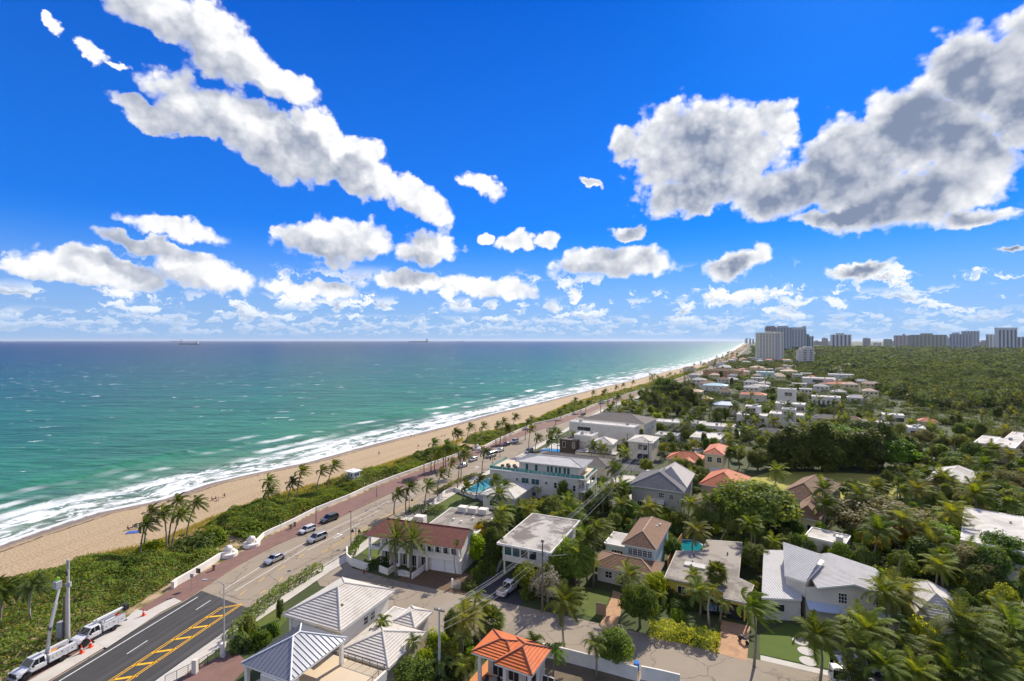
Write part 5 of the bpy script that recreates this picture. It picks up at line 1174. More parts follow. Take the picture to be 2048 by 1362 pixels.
# ------------------------------------------------------------------ houses further off
MID = [('white_house', 'white three storey cube house with dark glass bays and upper box', (1553,806), (1609,811), (1613,803), 8.0, 'flat', 'white_roof', 'white_wall', (('front', .55, 4.6, 6, 2.2), ('front', .85, 4.6, 4, 2.2), ('front', .6, 1, 9, 2.2))),
 ('white_house', 'white upper cube with dark window on top of the three storey house', (1563,777), (1590,780), (1595,775), 14.0, 'flat', 'white_roof', 'white_wall', (('front', .6, 9.5, 4.5, 2.6),)),
 ('white_house', 'white two storey house with set back upper room and square dark window', (1476,828), (1532,834), (1541,824), 6.0, 'flat', 'white_roof', 'white_wall', (('front', .2, .6, 4, 2.2), ('front', .8, 2.6, 4, 2.4))),
 ('white_house', 'small white cube with one square dark window over the two storey house', (1494,812), (1519,815), (1524,809), 9.5, 'flat', 'white_roof', 'white_wall', (('front', .5, 6.6, 3.2, 2.2),)),
 ('white_house', 'stepped white cube house with green tinted windows behind the round trees', (1546,826), (1606,834), (1613,824), 7.0, 'flat', 'white_roof', 'white_wall', (('front', .25, 3.4, 1.2, 2.4), ('front', .45, 1.2, 2.0, 4.5), ('front', .85, 3.4, 3, 1.8))),
 ('white_house', 'white cube tower rising from the stepped cube house', (1567,818), (1590,821), (1595,816), 10.5, 'flat', 'tile_dark', 'white_wall', (('front', .25, 7.6, 1.4, 1.8), ('front', .75, 7.6, 1.4, 1.8))),
 ('white_house', 'white arcade fronted house with palms before its tall windows', (1630,792), (1680,797), (1692,787), 7.5, 'flat', 'white_roof', 'white_wall', tuple(('front', .1 + .16 * i, 1, 1.4, 4.5) for i in range(6))),
 ('blue_roof_house', 'pale house with blue grey metal hip roof and glass veranda', (1424,808), (1476,812), (1483,802), 6.0, 'hip', 'metal_blue', 'white_wall', (('front', .5, 1, 6, 3.0), ('front', .85, 3.5, 1.4, 1.4))),
 ('bungalow', 'long low white bungalow with flat roof beside a utility pole', (1350,842), (1402,850), (1412,838), 3.6, 'flat', 'white_roof', 'white_wall', W1),
 ('bungalow', 'low white carport house with wide flat roof and dark opening', (1400,850), (1466,856), (1472,842), 3.6, 'flat', 'white_roof', 'white_wall', (('front', .3, .2, 7, 2.2), ('front', .8, .2, 3, 2.4))),
 ('coral_house', 'low house with faded coral tile hip roof between white houses', (1491,787), (1530,792), (1537,781), 5.0, 'hip', 'tile_coral', 'cream_wall', W1),
 ('white_house', 'white hip roofed house just behind the coral roof', (1503,771), (1536,774), (1541,767), 6.0, 'hip', 'tile_white', 'white_wall', W2),
 ('aqua_house', 'house with pale aqua tile roofs and white verandas', (1419,769), (1451,773), (1456,765), 7.0, 'hip', 'tile_aqua', 'white_wall', W2),
 ('peach_house', 'peach stucco villa with pale tan tile hip roof near the pines', (1364,780), (1400,785), (1408,774), 7.0, 'hip', 'tile_tan', 'pale_yellow_wall', W2),
 ('peach_house', 'peach stucco wing with tan tile roof beside the peach villa', (1393,796), (1421,800), (1428,792), 5.0, 'hip', 'tile_tan', 'pale_yellow_wall', W1),
 ('terracotta_house', 'wide terracotta house with stepped brown tile roofs', (1426,739), (1478,743), (1486,736), 9.0, 'hip', 'tile_brown', 'terracotta_wall', W2),
 ('turquoise_house', 'bright turquoise two storey house with white roof', (1530,743), (1546,745), (1551,739), 8.0, 'flat', 'tile_aqua', 'aqua_wall', W2),
 ('brown_roof_house', 'brown tile hip roofed house beside the turquoise house', (1508,738), (1533,741), (1541,735), 6.0, 'hip', 'tile_brown', 'cream_wall', W2),
 ('white_house', 'white and dark glass cube house with roof terrace', (1636,755), (1664,759), (1670,750), 9.0, 'flat', 'white_roof', 'white_wall', (('front', .5, 5.4, 9, 2.4), ('front', .5, 1, 10, 2.6))),
 ('coral_house', 'long house with faded coral tile roofs below the cube house', (1652,766), (1716,771), (1725,760), 5.0, 'hip', 'tile_coral', 'cream_wall', W1),
 ('white_house', 'white flat roofed house with deep eaves behind the coral roofs', (1676,748), (1706,751), (1712,745), 7.0, 'flat', 'white_roof', 'white_wall', W2),
 ('brown_roof_house', 'dark brown gable roofed house in front of the white cubes', (1516,862), (1568,869), (1584,851), 4.0, 'hip', 'tile_dark', 'grey_wall', ()),
 ('brown_roof_house', 'broad dark taupe hip roofed house beside the stepped cube house', (1630,834), (1690,842), (1702,824), 4.2, 'hip', 'tile_dark', 'cream_wall', ()),
 ('brown_roof_house', 'tan gabled house with brown roof beside the modern white boxes', (1692,836), (1722,843), (1732,826), 5.5, 'hip', 'tile_brown', 'cream_wall', W1),
 ('coral_house', 'small house with red brown roof behind the modern white boxes', (1838,842), (1878,846), (1890,834), 4, 'hip', 'tile_coral', 'tan_wall', ()),
 ('coral_house', 'small orange walled house with peach roof deep among trees', (1826,790), (1850,793), (1856,786), 5, 'hip', 'tile_tan', 'terracotta_wall', W1),
 ('bungalow', 'low white house with flat roof by the garage yard', (1312,868), (1352,873), (1362,862), 3.5, 'flat', 'white_roof', 'white_wall', W1),
 ('bungalow', 'low white house with flat roof and pool behind the coral roofed house', (1380,874), (1440,880), (1450,868), 3.4, 'flat', 'white_roof', 'white_wall', W1),
 ('white_house', 'white walled flat roofed compound behind the wide taupe roof', (1310,842), (1362,847), (1372,838), 4.0, 'flat', 'white_roof', 'white_wall', W1)]
for (nm, lb, L, F, R_, ze, rf, mt, wl, wins) in MID: simple(nm, lb, L, F, R_, ze, rf, mt, wl, 1.8, wins, par=.3, style='course' if mt != 'metal_blue' else 'seam', step=.7)
# small houses scattered towards the towers
rs = random.Random(11); kinds = [('white', 'flat', 'white_roof', 'white_wall'), ('white', 'hip', 'tile_white', 'white_wall'), ('coral roofed', 'hip', 'tile_coral', 'cream_wall'), ('brown roofed', 'hip', 'tile_brown', 'cream_wall'), ('tan roofed', 'hip', 'tile_tan', 'pale_yellow_wall'), ('grey roofed', 'hip', 'tile_greige', 'white_wall')]
n = 0
while n < 74:
    y = 712 + 44 * rs.random() ** .8 if n < 44 else 756 + 50 * rs.random(); x0 = 1400 + (y - 712) * -1.6 + 60 if y > 0 else 0
    lo = 1490 - (y - 705) * 3.2 if y < 756 else 1340 + (800 - y) * .3; x = rs.uniform(lo, 1740 if y > 756 else (1690 if y > 728 else 1600))
    p = P(x, y)
    if any((p.x - f[0]) ** 2 + (p.y - f[1]) ** 2 < 22 ** 2 for f in FOOT if f[0] != 'poly'): continue
    c, rf, mt, wl = rs.choice(kinds); wd_, dp, ze = rs.uniform(11, 20) * (1 if n < 44 else .75), rs.uniform(10, 16) * (1 if n < 44 else .75), rs.choice((4, 6.5, 6.5))
    k = R(-26 + rs.uniform(-4, 4)); h = house('distant_house', 'small %s house among the distant palms' % c, p, k); h['group'] = 'distant %s houses' % c; footprint(p, k, 0, wd_, 0, dp)
    blk = (.4, wd_ - .4, .4, dp - .4); wall(h, blk, 0, ze - .2, wl)
    if rf == 'flat': roof_flat(h, 0, wd_, 0, dp, ze, mt, 'white_trim', .3)
    else:
        roof_hip(h, 0, wd_, 0, dp, ze, 2.2, 'plain', mt)
    for i in range(3): window(h, blk, 'front', wd_ * (.2 + .28 * i), ze - 2.2, 1.6, 1.3, 1, 1)
    n += 1
# ------------------------------------------------------------------ towers
def tower(label, xl, xr, yt, yb, mt, cols=6, rows=None, style='bands', depth=22, crown=(), k=R(-14), glass='tower_glass', z_top=None, name='apartment_tower', cat='building'):
    Y = H * FPX / (yb - CY); s = Y / FPX; wd_ = (xr - xl) * s; zt = H - (yt - CY) * s
    o = V((xl - CX) * s, Y, 0); h = thing(name, label, cat, o, k); wd_ /= max(.5, math.cos(k))
    MB().box(0, wd_, 0, depth, 0, zt).build('wall', M[mt], h)
    MB().box(-.3, wd_ + .3, -.3, depth + .3, zt - .01, zt + 1.1).build('roof', M[mt], h)
    for (a, b, hh) in crown: MB().box(wd_ * a, wd_ * b, depth * .2, depth * .8, zt + 1.1, zt + hh).build('roof_house', M[mt], h)
    rows = rows or max(3, int(zt / 3.6)); fh = (zt - 4) / rows
    if style == 'windows':
        ww = wd_ / cols; wm = MB().box(-ww * .24, ww * .24, -.35, .1, 0, fh * .45).mesh('window', M[glass])
        for i in range(cols):
            for j in range(rows): link('window', wm, h, (ww * (i + .5), 0, 3.5 + fh * j))
    elif style == 'bands':
        for i in range(cols):
            x0, x1 = wd_ * (i + .26) / cols, wd_ * (i + .74) / cols; b = MB()
            for j in range(rows): b.box(x0, x1, -.5, .1, 3.6 + fh * j, 3.6 + fh * j + fh * .58)
            b.build('window_bay', M[glass], h)
        for i in range(3):
            b = MB()
            for j in range(rows): b.box(-.5, .1, depth * (.1 + .3 * i), depth * (.1 + .3 * i) + depth * .2, 3.6 + fh * j, 3.6 + fh * j + fh * .58)
            b.build('window_bay', M[glass], h)
    elif style == 'columns':
        for i in range(cols): MB().box(wd_ * (i + .25) / cols, wd_ * (i + .75) / cols, -.6, .1, 4, zt - 2).build('window_bay', M[glass], h)
    FOOT.append((o.x, o.y, math.cos(k), math.sin(k), -4, wd_ + 4, -4, depth + 4)); return h, wd_, zt, o
h, wd_, zt, o = tower('tall cream apartment tower with a grid of dark windows behind the distant houses', 1519, 1564, 666, 722, 'tower_cream', 8, 14, 'windows', 26, ((.3, .55, 4), (.7, .9, 3)), k=R(-8))
MB().box(wd_ * .70, wd_ * .82, -.8, .3, 0, zt - 1).build('stair_shaft', M['tower_grey'], h)
b = MB()
for j in range(15): b.box(-2.2, 0.1, 3, 23, 5 + j * 3.9, 6.1 + j * 3.9)
b.build('balcony', M['tower_cream'], h)
h, wd_, zt, o = tower('white mid rise condominium with stepped top standing over the trees', 1604, 1626, 697, 727, 'white_wall', 2, 6, 'windows', 18, ((.3, .9, 4),), k=R(-10)); MB().box(-6, .1, 2, 15, 0, zt - 4).build('side_wing', M['white_wall'], h)
T = [('slim pinkish tower rising behind the cream tower', 1532, 1550, 654.5, 702, 'tower_pink', 4, 'bands', ((.1, .9, 6),)), ('grey green curved top tower behind the cream tower', 1549, 1580, 655.5, 702, 'tower_grey', 6, 'bands', ((.2, .8, 8),)),
 ('tall dark grey tower with crown of beams', 1583, 1609, 658.5, 701, 'tower_grey', 5, 'bands', ((.05, .9, 9), (.8, 1.0, 14))), ('short white pillared block below the grey towers', 1566, 1585, 677, 697, 'tower_white', 3, 'columns', ()),
 ('pale pink slab beside the grey tower', 1598, 1607, 671, 698, 'tower_pink', 2, 'columns', ()), ('teal glass tower beside the pale pink slab', 1606, 1617, 669, 699, 'tower_teal', 2, 'columns', ((.3, .7, 5),)), ('pale grey slab next to the teal tower', 1617, 1626, 672.5, 699, 'tower_white', 2, 'columns', ()),
 ('white slab tower with dark central strip above the wood', 1663, 1697, 669.5, 695, 'tower_white', 5, 'columns', ((.25, .65, 12),)), ('broad olive grey apartment block with gabled roof house', 1823, 1881, 670, 697, 'tower_green', 9, 'bands', ((.3, .62, 10),)),
 ('grey and blue curved tower with glossy blue corner', 1905, 1936, 668.5, 700, 'tower_grey', 6, 'bands', ((.1, .4, 8),)), ('grey slab tower behind the blue cornered one', 1927, 1953, 662.5, 694, 'tower_grey', 5, 'bands', ()),
 ('tall grey white tower with vertical fins and wide cap', 1996, 2027, 659, 700, 'tower_white', 5, 'columns', ((-.05, 1.05, 9),)), ('stepped lower wing against the finned tower', 1978, 1997, 669, 699, 'tower_white', 3, 'bands', ()), ('pale blue grey tower beyond the finned tower', 2033, 2062, 674, 698, 'tower_white', 4, 'columns', ((.5, .9, 8),)),
 ('brown flat block with small spire on the skyline', 1790, 1822, 671, 692, 'tower_pink', 5, 'bands', ((.45, .55, 14),))]
for (lb, a, b_, yt, yb, mt, c, st_, cr) in T: tower(lb, a, b_, yt, yb, mt, c, None, st_, 24, cr)
h, wd_, zt, o = tower('narrow glossy blue tower face beside the grey one', 1936, 1942, 669, 700, 'tower_blue', 1, None, 'none', 40)
rs = random.Random(5); tm = ['tower_white', 'tower_grey', 'tower_pink', 'tower_cream', 'tower_green']
x = 1628
while x < 2048:
    wd_ = rs.uniform(7, 22); yt = rs.uniform(675, 686); mt = rs.choice(tm)
    if not (1660 < x < 1690 or 1898 < x < 1940 or 1985 < x < 2020): 
        h = tower('hazy %s block on the far skyline' % {'tower_white': 'white', 'tower_grey': 'grey', 'tower_pink': 'pinkish', 'tower_cream': 'cream', 'tower_green': 'olive'}[mt], x, x + wd_, yt, rs.uniform(690.5, 693), mt, rs.randint(3, 6), 8, 'bands', 40, ((.2, .5, rs.uniform(3, 14)),), name='city_block')[0]
        h['group'] = 'hazy %s skyline blocks' % mt.split('_')[1]
    x += wd_ * rs.uniform(.8, 2.2)
for i, (x, y) in enumerate(((1492, 687), (1499, 689), (1505, 688), (1490, 686))):
    h = tower('tiny pale tower on the far shore beyond the cream tower', x, x + 3, 676 + i, y, 'tower_white', 2, 6, 'columns', 30, (), name='city_block')[0]; h['group'] = 'tiny far shore towers'
# ------------------------------------------------------------------ ships at anchor
def ship(label, x, y, wpx, flip=False):
    Y = H * FPX / (y - CY - .4); s = Y / FPX; L = wpx * s; o = V((x - CX) * s, Y, SEA_Z); h = thing('cargo_ship', label, 'ship', o, math.pi if flip else 0)
    b = MB(); pr = [(-L/2, 0), (-L/2 + L*.02, -1), (L/2 - L*.05, -1), (L/2, 13), (-L/2, 12)]
    hw = L * .07
    pf = [(-L*.5, hw*.8), (-L*.46, hw), (L*.38, hw), (L*.46, hw*.5), (L*.5, 0), (L*.46, -hw*.5), (L*.38, -hw), (-L*.46, -hw), (-L*.5, -hw*.8)]
    b.prism(pf, -2, L * .045); b.build('hull', M['ship_hull'], h)
    MB().box(-L*.46, -L*.37, -hw*.85, hw*.85, L*.044, L*.15).build('superstructure', M['ship_house'], h); MB().lathe([(L*.012, 0), (L*.01, L*.05)], 8, (-L*.44, 0, L*.148)).build('funnel', M['ship_hull'], h)
    for f in (-.2, 0, .2): MB().bar((L*f, 0, L*.044), (L*f, 0, L*.11), L*.008).build('deck_crane', M['ship_house'], h)
ship('dark cargo ship with pale bridge, anchored closest to the shore', 378, 689.2, 40, True); ship('faint far cargo ship at the very horizon', 352, 683.6, 26, True); ship('longest dark cargo ship out at sea with pale bridge at its stern', 837, 684.6, 40, True); ship('small far ship beyond the long dark one', 920, 684, 16, True)
# ------------------------------------------------------------------ lawns, drives, yards
for nm, pts, mt in (('lawn', [(1310,1230),(1442,1258),(1436,1296),(1296,1264)], 'lawn'), ('lawn', [(1165,1172),(1226,1186),(1203,1240),(1150,1224)], 'lawn'), ('turf', [(1519,1268),(1575,1246),(1664,1272),(1668,1340),(1519,1308)], 'lawn_turf'),
  ('driveway', [(1226,1180),(1252,1190),(1232,1258),(1200,1250)], 'brick_drive'), ('driveway', [(1444,1240),(1500,1252),(1494,1322),(1430,1305)], 'brick_drive'), ('driveway', [(930,1192),(985,1150),(1058,1160),(1044,1212),(985,1200)], 'driveway_dark'), ('yard', [(790,1160),(850,1128),(948,1148),(935,1192)], 'mulch'),
  ('lawn', [(862,1010),(880,995),(915,988),(945,1000),(905,1024)], 'lawn'), ('lawn', [(695,1100),(730,1075),(790,1090),(760,1118)], 'lawn'), ('patio', [(735,1090),(765,1084),(800,1096),(772,1104)], 'terrace_orange'), ('lawn', [(480,1255),(520,1215),(560,1200),(575,1240),(520,1290),(480,1290)], 'lawn'),
  ('entrance_yard', [(330,1372),(400,1330),(470,1300),(500,1330),(440,1390)], 'brick_red'), ('field', [(1480,962),(1545,942),(1700,946),(1835,955),(1826,990),(1650,1003),(1600,988)], 'field_grass'), ('garden_path', [(1521,1310),(1660,1342),(1660,1352),(1521,1320)], 'concrete_pale'),
  ('yard', [(1195,972),(1240,950),(1330,955),(1330,985),(1262,1000)], 'concrete'), ('yard', [(1245,915),(1310,905),(1322,925),(1290,945),(1232,938)], 'driveway_dark'), ('back_street', [(1180,1005),(1255,965),(1340,932),(1352,936),(1290,972),(1225,1010)], 'asphalt_grey'), ('yard', [(1380,885),(1470,875),(1478,890),(1390,905)], 'concrete'),
  ('yard', [(1400,862),(1480,860),(1480,872),(1390,876)], 'concrete_pale'), ('sand_yard', [(1960,1182),(2060,1185),(2060,1225),(1985,1215)], 'concrete'), ('garden', [(1085,1312),(1280,1345),(1270,1385),(1060,1380)], 'soil'), ('garden', [(830,1270),(945,1285),(930,1380),(760,1380),(790,1320)], 'soil'),
  ('yard', [(1660,1300),(1760,1310),(1770,1380),(1660,1370)], 'asphalt_grey'), ('yard', [(1620,1075),(1710,1085),(1712,1130),(1640,1118)], 'concrete_pale'), ('pool_deck', [(940,990),(985,952),(1010,958),(965,1002)], 'concrete_pale'), ('pool_deck', [(1070,915),(1105,886),(1160,892),(1135,915)], 'concrete_pale')):
    sheet(nm, pts, mt, .016)
for i, (x, y) in enumerate(((1601,1283), (1612,1303), (1616,1323))):
    tag(MB().lathe([(1.12, -.02), (1.12, .06), (1.07, .075)], 28, P(x, y, .02)).build('stepping_disc', M['concrete_pale']), 'large round pale stepping slab in the turf', 'slab', 'round slabs in the turf')
# ------------------------------------------------------------------ palms by the sea and the road
DG = 'dune palms'; RG = 'palms along the road'
dl = 'wind bent coconut palm rising from the sea grape thicket beside the beach'
for q_ in ((280,1119,291,1048),(288,1106,303,1026),(332,1112,327,1026),(336,1094,355,1003),(340,1120,362,1028),(372,1080,393,1006),(524,1018,537,962),(526,1022,539,983),(573,1015,585,965),(593,1011,604,942),(632,985,644,941),(655,980,668,931),
   (849,952,851,910),(862,943,868,886),(869,941,874,910),(887,936,893,889),(892,935,895,902),(903,905,911,864),(912,905,918,868),(934,890,940,854),(959,890,967,852),(992,894,995,851),(1000,890,1007,843),(1008,886,1013,854),(1012,886,1016,858),(1026,865,1031,834),
   (1146,823,1150,800),(1160,826,1160,806),(1183,806,1186,785),(1072,856,1062,838),(1120,838,1128,815),(1205,805,1210,782),(1225,796,1232,775),(1240,790,1246,770),(1262,782,1266,764)):
    palm_px('windy' if q_[0] % 3 else 'windy_dark', *q_, dl, DG, 1.0)
rl = 'tall wind bent palm planted beside the shore road'
for q_ in ((788,1029,796,988),(812,1027,819,975),(849,1010,857,971),(875,997,883,946),(897,955,904,926),(915,977,925,908),(922,966,930,912),(964,946,970,905),(925,999,932,973),(952,991,960,959),(981,997,989,960),(997,1006,1009,973),
   (1057,907,1062,858),(1070,900,1076,876),(1094,897,1100,868),(1103,900,1108,862),(1201,826,1206,786),(1221,826,1226,808),(1050,880,1055,845),(1110,852,1118,826),(1170,830,1176,805)):
    palm_px('windy' if q_[0] % 2 else 'windy_dark', *q_, rl, RG, 1.0)
rs = random.Random(21)
FAR_PALMS = []
for i in range(130):     # the rows running on to the far shore
    y = 692 + 96 * rs.random() ** 1.9; s_ = float(np.array(P(1400, y)[:2]) @ AX)
    s_ = 46 * FPX / (y - CY) / .891 * rs.uniform(.98, 1.06)
    e_ = rs.choice((DUNE, WALL, WALL, KERB, ROADR, ROADR)); c_ = float(at(e_, [s_])[0]) + rs.uniform(-4, 2) * (1 if e_ is not DUNE else -1.2)
    xy = sc_xy(np.array([s_]), np.array([c_]))[0]; hh = rs.uniform(6.5, 9.5)
    FAR_PALMS.append((xy[0], xy[1], hh * (1 if xy[1] < 900 else 1.2), 1.0 if xy[1] < 700 else 1.35))
palm_px('windy_dark', 64,1262,66,1172, 'dark ragged palm standing in the thicket by the raised boom', scale=1.0, bark='bark_pale'); palm_px('windy_dark', 2,1262,12,1180, 'dark windblown palm at the sandy edge of the near thicket', scale=1.0)
for x, y, r_, h_, lb in ((385,1106,4.6,4.4,'big dark sea grape clump under the group of dune palms'), (418,1092,3.6,4.0,'bright topped sea grape clump at the beach path'), (350,1122,3.6,3.0,'rounded sea grape clump below the dune palms'), (500,1068,3.4,3.2,'tall sea grape clump across the beach path'), (540,1048,3.6,3.0,'dark sea grape clump behind the long white wall'), (245,1150,3.4,2.8,'sea grape mound in the near thicket')): tree('shrub_dark' if x < 400 else 'shrub', P(x, y), r_, h_, lb)
# single palms near the houses
def pz(kind, cx, cy, z, label, scale=1.0, group=None, lean=.5, **kw):
    t_ = P(cx, cy, z); return palm(kind, (t_.x - lean, t_.y, 0), t_, label, group, scale, **kw)
palm_px('coco', 1130,1307,1131,1203, 'large coconut palm standing by the white wall of the side street', scale=1.12, rot=.1)
palm_px('windy', 1508,1334,1506,1215, 'wind swept coconut palm at the end of the brick drive', scale=1.1); palm_px('coco', 1640,1366,1636,1270, 'coconut palm in the turf beside the round slabs', scale=1.12)
palm_px('fan_yellow', 1507,1112,1507,1050, 'tall fan palm with yellow green head behind the yellow house', scale=1.25, r=.22); palm_px('coco_yellow', 1387,1207,1386,1150, 'yellowish palm before the yellow wall', scale=.62); palm_px('fan', 1433,1205,1433,1145, 'round headed fan palm rising over the grey flat roof', scale=1.35); palm_px('royal_yellow', 1419,1252,1424,1178, 'slender pale trunked palm in front of the yellow house', scale=.95, bark='bark_pale'); palm_px('royal_yellow', 1324,1218,1322,1190, 'small yellow green palm on the lawn by the round shrub', scale=.8)
for q_, lb in (((793,1152,794,1078), 'date palm before the red roofed house, nearer the road'), ((822,1148,827,1080), 'date palm before the red roofed house, nearer the garage')): palm_px('date', *q_, lb, scale=1.5, r=.28)
palm_px('royal', 913,1155,914,1085, 'thin young palm at the corner of the double garage', scale=.6, r=.08)
for q_ in ((760,1304,766,1243),(778,1316,783,1270),(826,1345,827,1284),(816,1372,815,1330)): palm_px('royal', *q_, 'slender young palm beside the pale tiled wing', 'young palms by the tiled wing', .95, r=.09, bark='bark_pale')
for q_ in ((948,1256,952,1196),(937,1268,930,1214),(912,1290,911,1240),(925,1310,923,1272),(872,1330,870,1290),(900,1340,896,1300),(885,1368,882,1325),(930,1372,925,1330),(960,1262,968,1215)): palm_px('royal' if q_[0] % 2 else 'royal_yellow', *q_, 'feathery palm in the dense garden clump by the utility pole', 'garden clump palms', 1.15, r=.1)
palm_px('fan', 985,1268,982,1240, 'low fan palm at the street end of the garden clump', scale=1.5)
for q_, lb in (((1067,1310,1067,1285), 'small dark palm behind the orange tiled roof'), ((1107,1366,1111,1306), 'palm beside the orange tiled roof, in the walled garden'), ((1192,1355,1189,1288), 'palm beside the round bush in the walled garden')): palm_px('royal', *q_, lb, scale=1.2, r=.12)
for q_, kd, lb in (((1187,1172,1194,1058), 'windy', 'very tall palm between the gravel roof and the brown tile roof'), ((1175,1168,1176,1080), 'windy_dark', 'tall dark palm close behind the very tall palm'), ((1197,1012,1204,966), 'windy', 'palm by the gate of the long white villa'), ((1225,982,1226,935), 'coco', 'palm on the paved yard nearer the long white villa'), ((1232,987,1234,940), 'coco', 'palm on the paved yard nearer the grey stucco house'),
   ((1207,930,1204,897), 'coco', 'palm before the cream villa with the pale ridged roof'), ((1240,938,1250,905), 'coco_yellow', 'yellow green palm by the garage yard'), ((1135,905,1146,872), 'date', 'broad date palm above the dark brown cube'), ((1100,905,1100,880), 'windy', 'palm beside the bright blue pool'), ((1115,905,1116,868), 'windy', 'second palm at the bright blue pool')):
    palm_px(kd, *q_, lb, scale=1.05)
for cx, cy, z, kd, sc_, lb in ((1903,1026,8,'coco_yellow',1.35,'large bright coconut palm in front of the white two storey house'), (1647,978,8,'coco',1.3,'coconut palm over the ridge of the broad brown tile roof'), (1650,1012,7,'windy_dark',1.3,'dark coconut palm over the brown tile wing'), (1555,942,6,'coco_yellow',1.2,'sunlit coconut palm at the edge of the mown field'), (1804,945,8,'windy_dark',1.4,'dark drooping palm at the corner of the mown field'), (1962,978,8,'coco_yellow',1.3,'sunlit coconut palm standing beyond the red gable house'), (1462,905,7,'fan',1.6,'fan palm beside the coral roofed corner block'), (1548,1085,4,'coco_yellow',.8,'low palm in the shade beside the metal roofed house')):
    pz(kd, cx, cy, z, lb, sc_)
for cx, cy, z, kd in ((1725,1300,6,'windy'),(1770,1330,6,'coco'),(1880,1300,6,'coco_yellow'),(1932,1280,6,'coco'),(1990,1300,6,'coco_yellow'),(2035,1270,7,'coco'),(1830,1345,5,'coco_yellow'),(1905,1350,5,'coco'),(1975,1350,5,'windy'),(2040,1345,5,'coco_yellow'),(1700,1345,4,'windy_dark'),(2010,1230,7,'coco'),(1800,1290,6,'windy_dark'),(1760,1262,5,'royal')):
    pz(kd, cx, cy, z + ((cx * 7) % 5) * .35 - .7, 'coconut palm in the thick palm grove beside the ribbed white roof', .95 + ((cx * 13) % 10) * .04, 'palm grove', rot=((cx * 31) % 12) * .14 - .8, lean=((cx * 11) % 9) * .25 - 1.0)
# ------------------------------------------------------------------ trees by hand: kind, base pixel, radius, height, words
for kd, x, y, r_, h_, lb in (('dense',1510,1062,10.4,11.5,'huge dense round tree in the middle of the gardens'), ('dense',1280,1256,3.3,6.6,'rounded dark clipped tree by the brick strip drive'), ('grey',1096,1206,3.4,6.0,'dusty grey bush tree under the power lines'), ('dense',1148,1172,4.6,8.0,'dense dark tree between the raised house and the tall palms'), ('bright',1128,1140,2.6,6.5,'bright green tree against the gravel roof edge'),
   ('bright',950,1128,2.4,6.5,'bright green broad leaved tree beside the double garage'), ('dark',985,1138,3.0,7.5,'dark tree beside the stairs of the raised house'), ('broad',968,1100,3.0,6.5,'leafy tree behind the bright green one by the garage'), ('gold',958,1105,1.6,6.6,'orange flowering tree top by the raised house'), ('bright',1308,1196,2.5,4.6,'bright green tree at the corner of the yellow wall'), ('broad',1345,1120,2.2,4.5,'small leafy tree in front of the orange fence'),
   ('broad',1516,940,4.6,7.5,'small open round tree at the edge of the mown field'), ('olive',1763,1086,10.5,9.5,'wide olive grey scrub tree below the mown field'), ('olive',1700,1070,6.0,7.5,'olive scrub tree beside the flat roofed bungalow'), ('olive',1825,1080,6.5,7.0,'olive scrub tree beside the large bright palm'), ('gold',1748,1118,3.2,6.0,'golden flowering tree in the olive scrub'), ('gold',1810,1112,3.4,6.5,'golden topped tree between scrub and bright tree'), ('bright',1880,1128,4.2,8.5,'fresh light green tree below the white two storey house'),
   ('olive',1935,1165,5.5,7.0,'olive brown tree above the ribbed white roof'), ('dark',1850,1150,4.5,6.5,'dark feathery tree beside the light green tree'), ('bright',1745,1190,3.0,5.0,'light green tree beside the gable end'), ('broad',1780,1225,4.2,6.0,'leafy tree between gable and ribbed white roof'), ('broad',2010,1150,5,8,'tree with dark vines by the white house corner'), ('pine',1330,800,11,18,'tall dark casuarina by the shore road'), ('pine',1350,808,10,16,'second tall dark casuarina inland of the first'), ('pine',1372,815,9,14,'third dark casuarina next to the peach villa'), ('pine',1312,806,8,13,'dark casuarina nearest the road palms'),
   ('broad',1130,1010,2.6,4.5,'round tree against the long white wall'), ('grey',1228,1322,3.0,4.6,'spiky round bush beside the walled garden'), ('dense',1232,1335,2.9,4.8,'green gold round bush overhanging the side street'), ('bright',1285,915,3.2,5,'bright shrubby tree by the coral wing'), ('dark',560,1240,.8,3.4,'narrow dark topiary beside the road hedge'), ('shrub_bright',300,1105,3.0,2.6,'tall bright sea grape clump by the beach path')):
    tree(kd, P(x, y), r_, h_, lb)
for i, (x, y, r_, h_, kd) in enumerate(((1560,936,7,11,'dark'),(1586,941,8.5,14,'dark'),(1618,935,7,12.5,'broad'),(1645,943,9,15.5,'dark'),(1678,937,7.5,12,'dark'),(1704,930,8,14.5,'broad'),(1736,941,8.5,13,'dark'),(1765,933,7,15.5,'dark'),(1792,940,8,11.5,'broad'),(1818,934,6.5,10,'dark'),(1660,915,8,14,'broad'),(1720,912,8,13,'dark'),(1600,915,7,12,'broad'))):
    tree(kd, P(x, y), r_, h_, ('tall dark evergreen' if kd == 'dark' else 'tall leafy tree') + ' in the row along the mown field', 'tall %s row by the field' % kd, i)
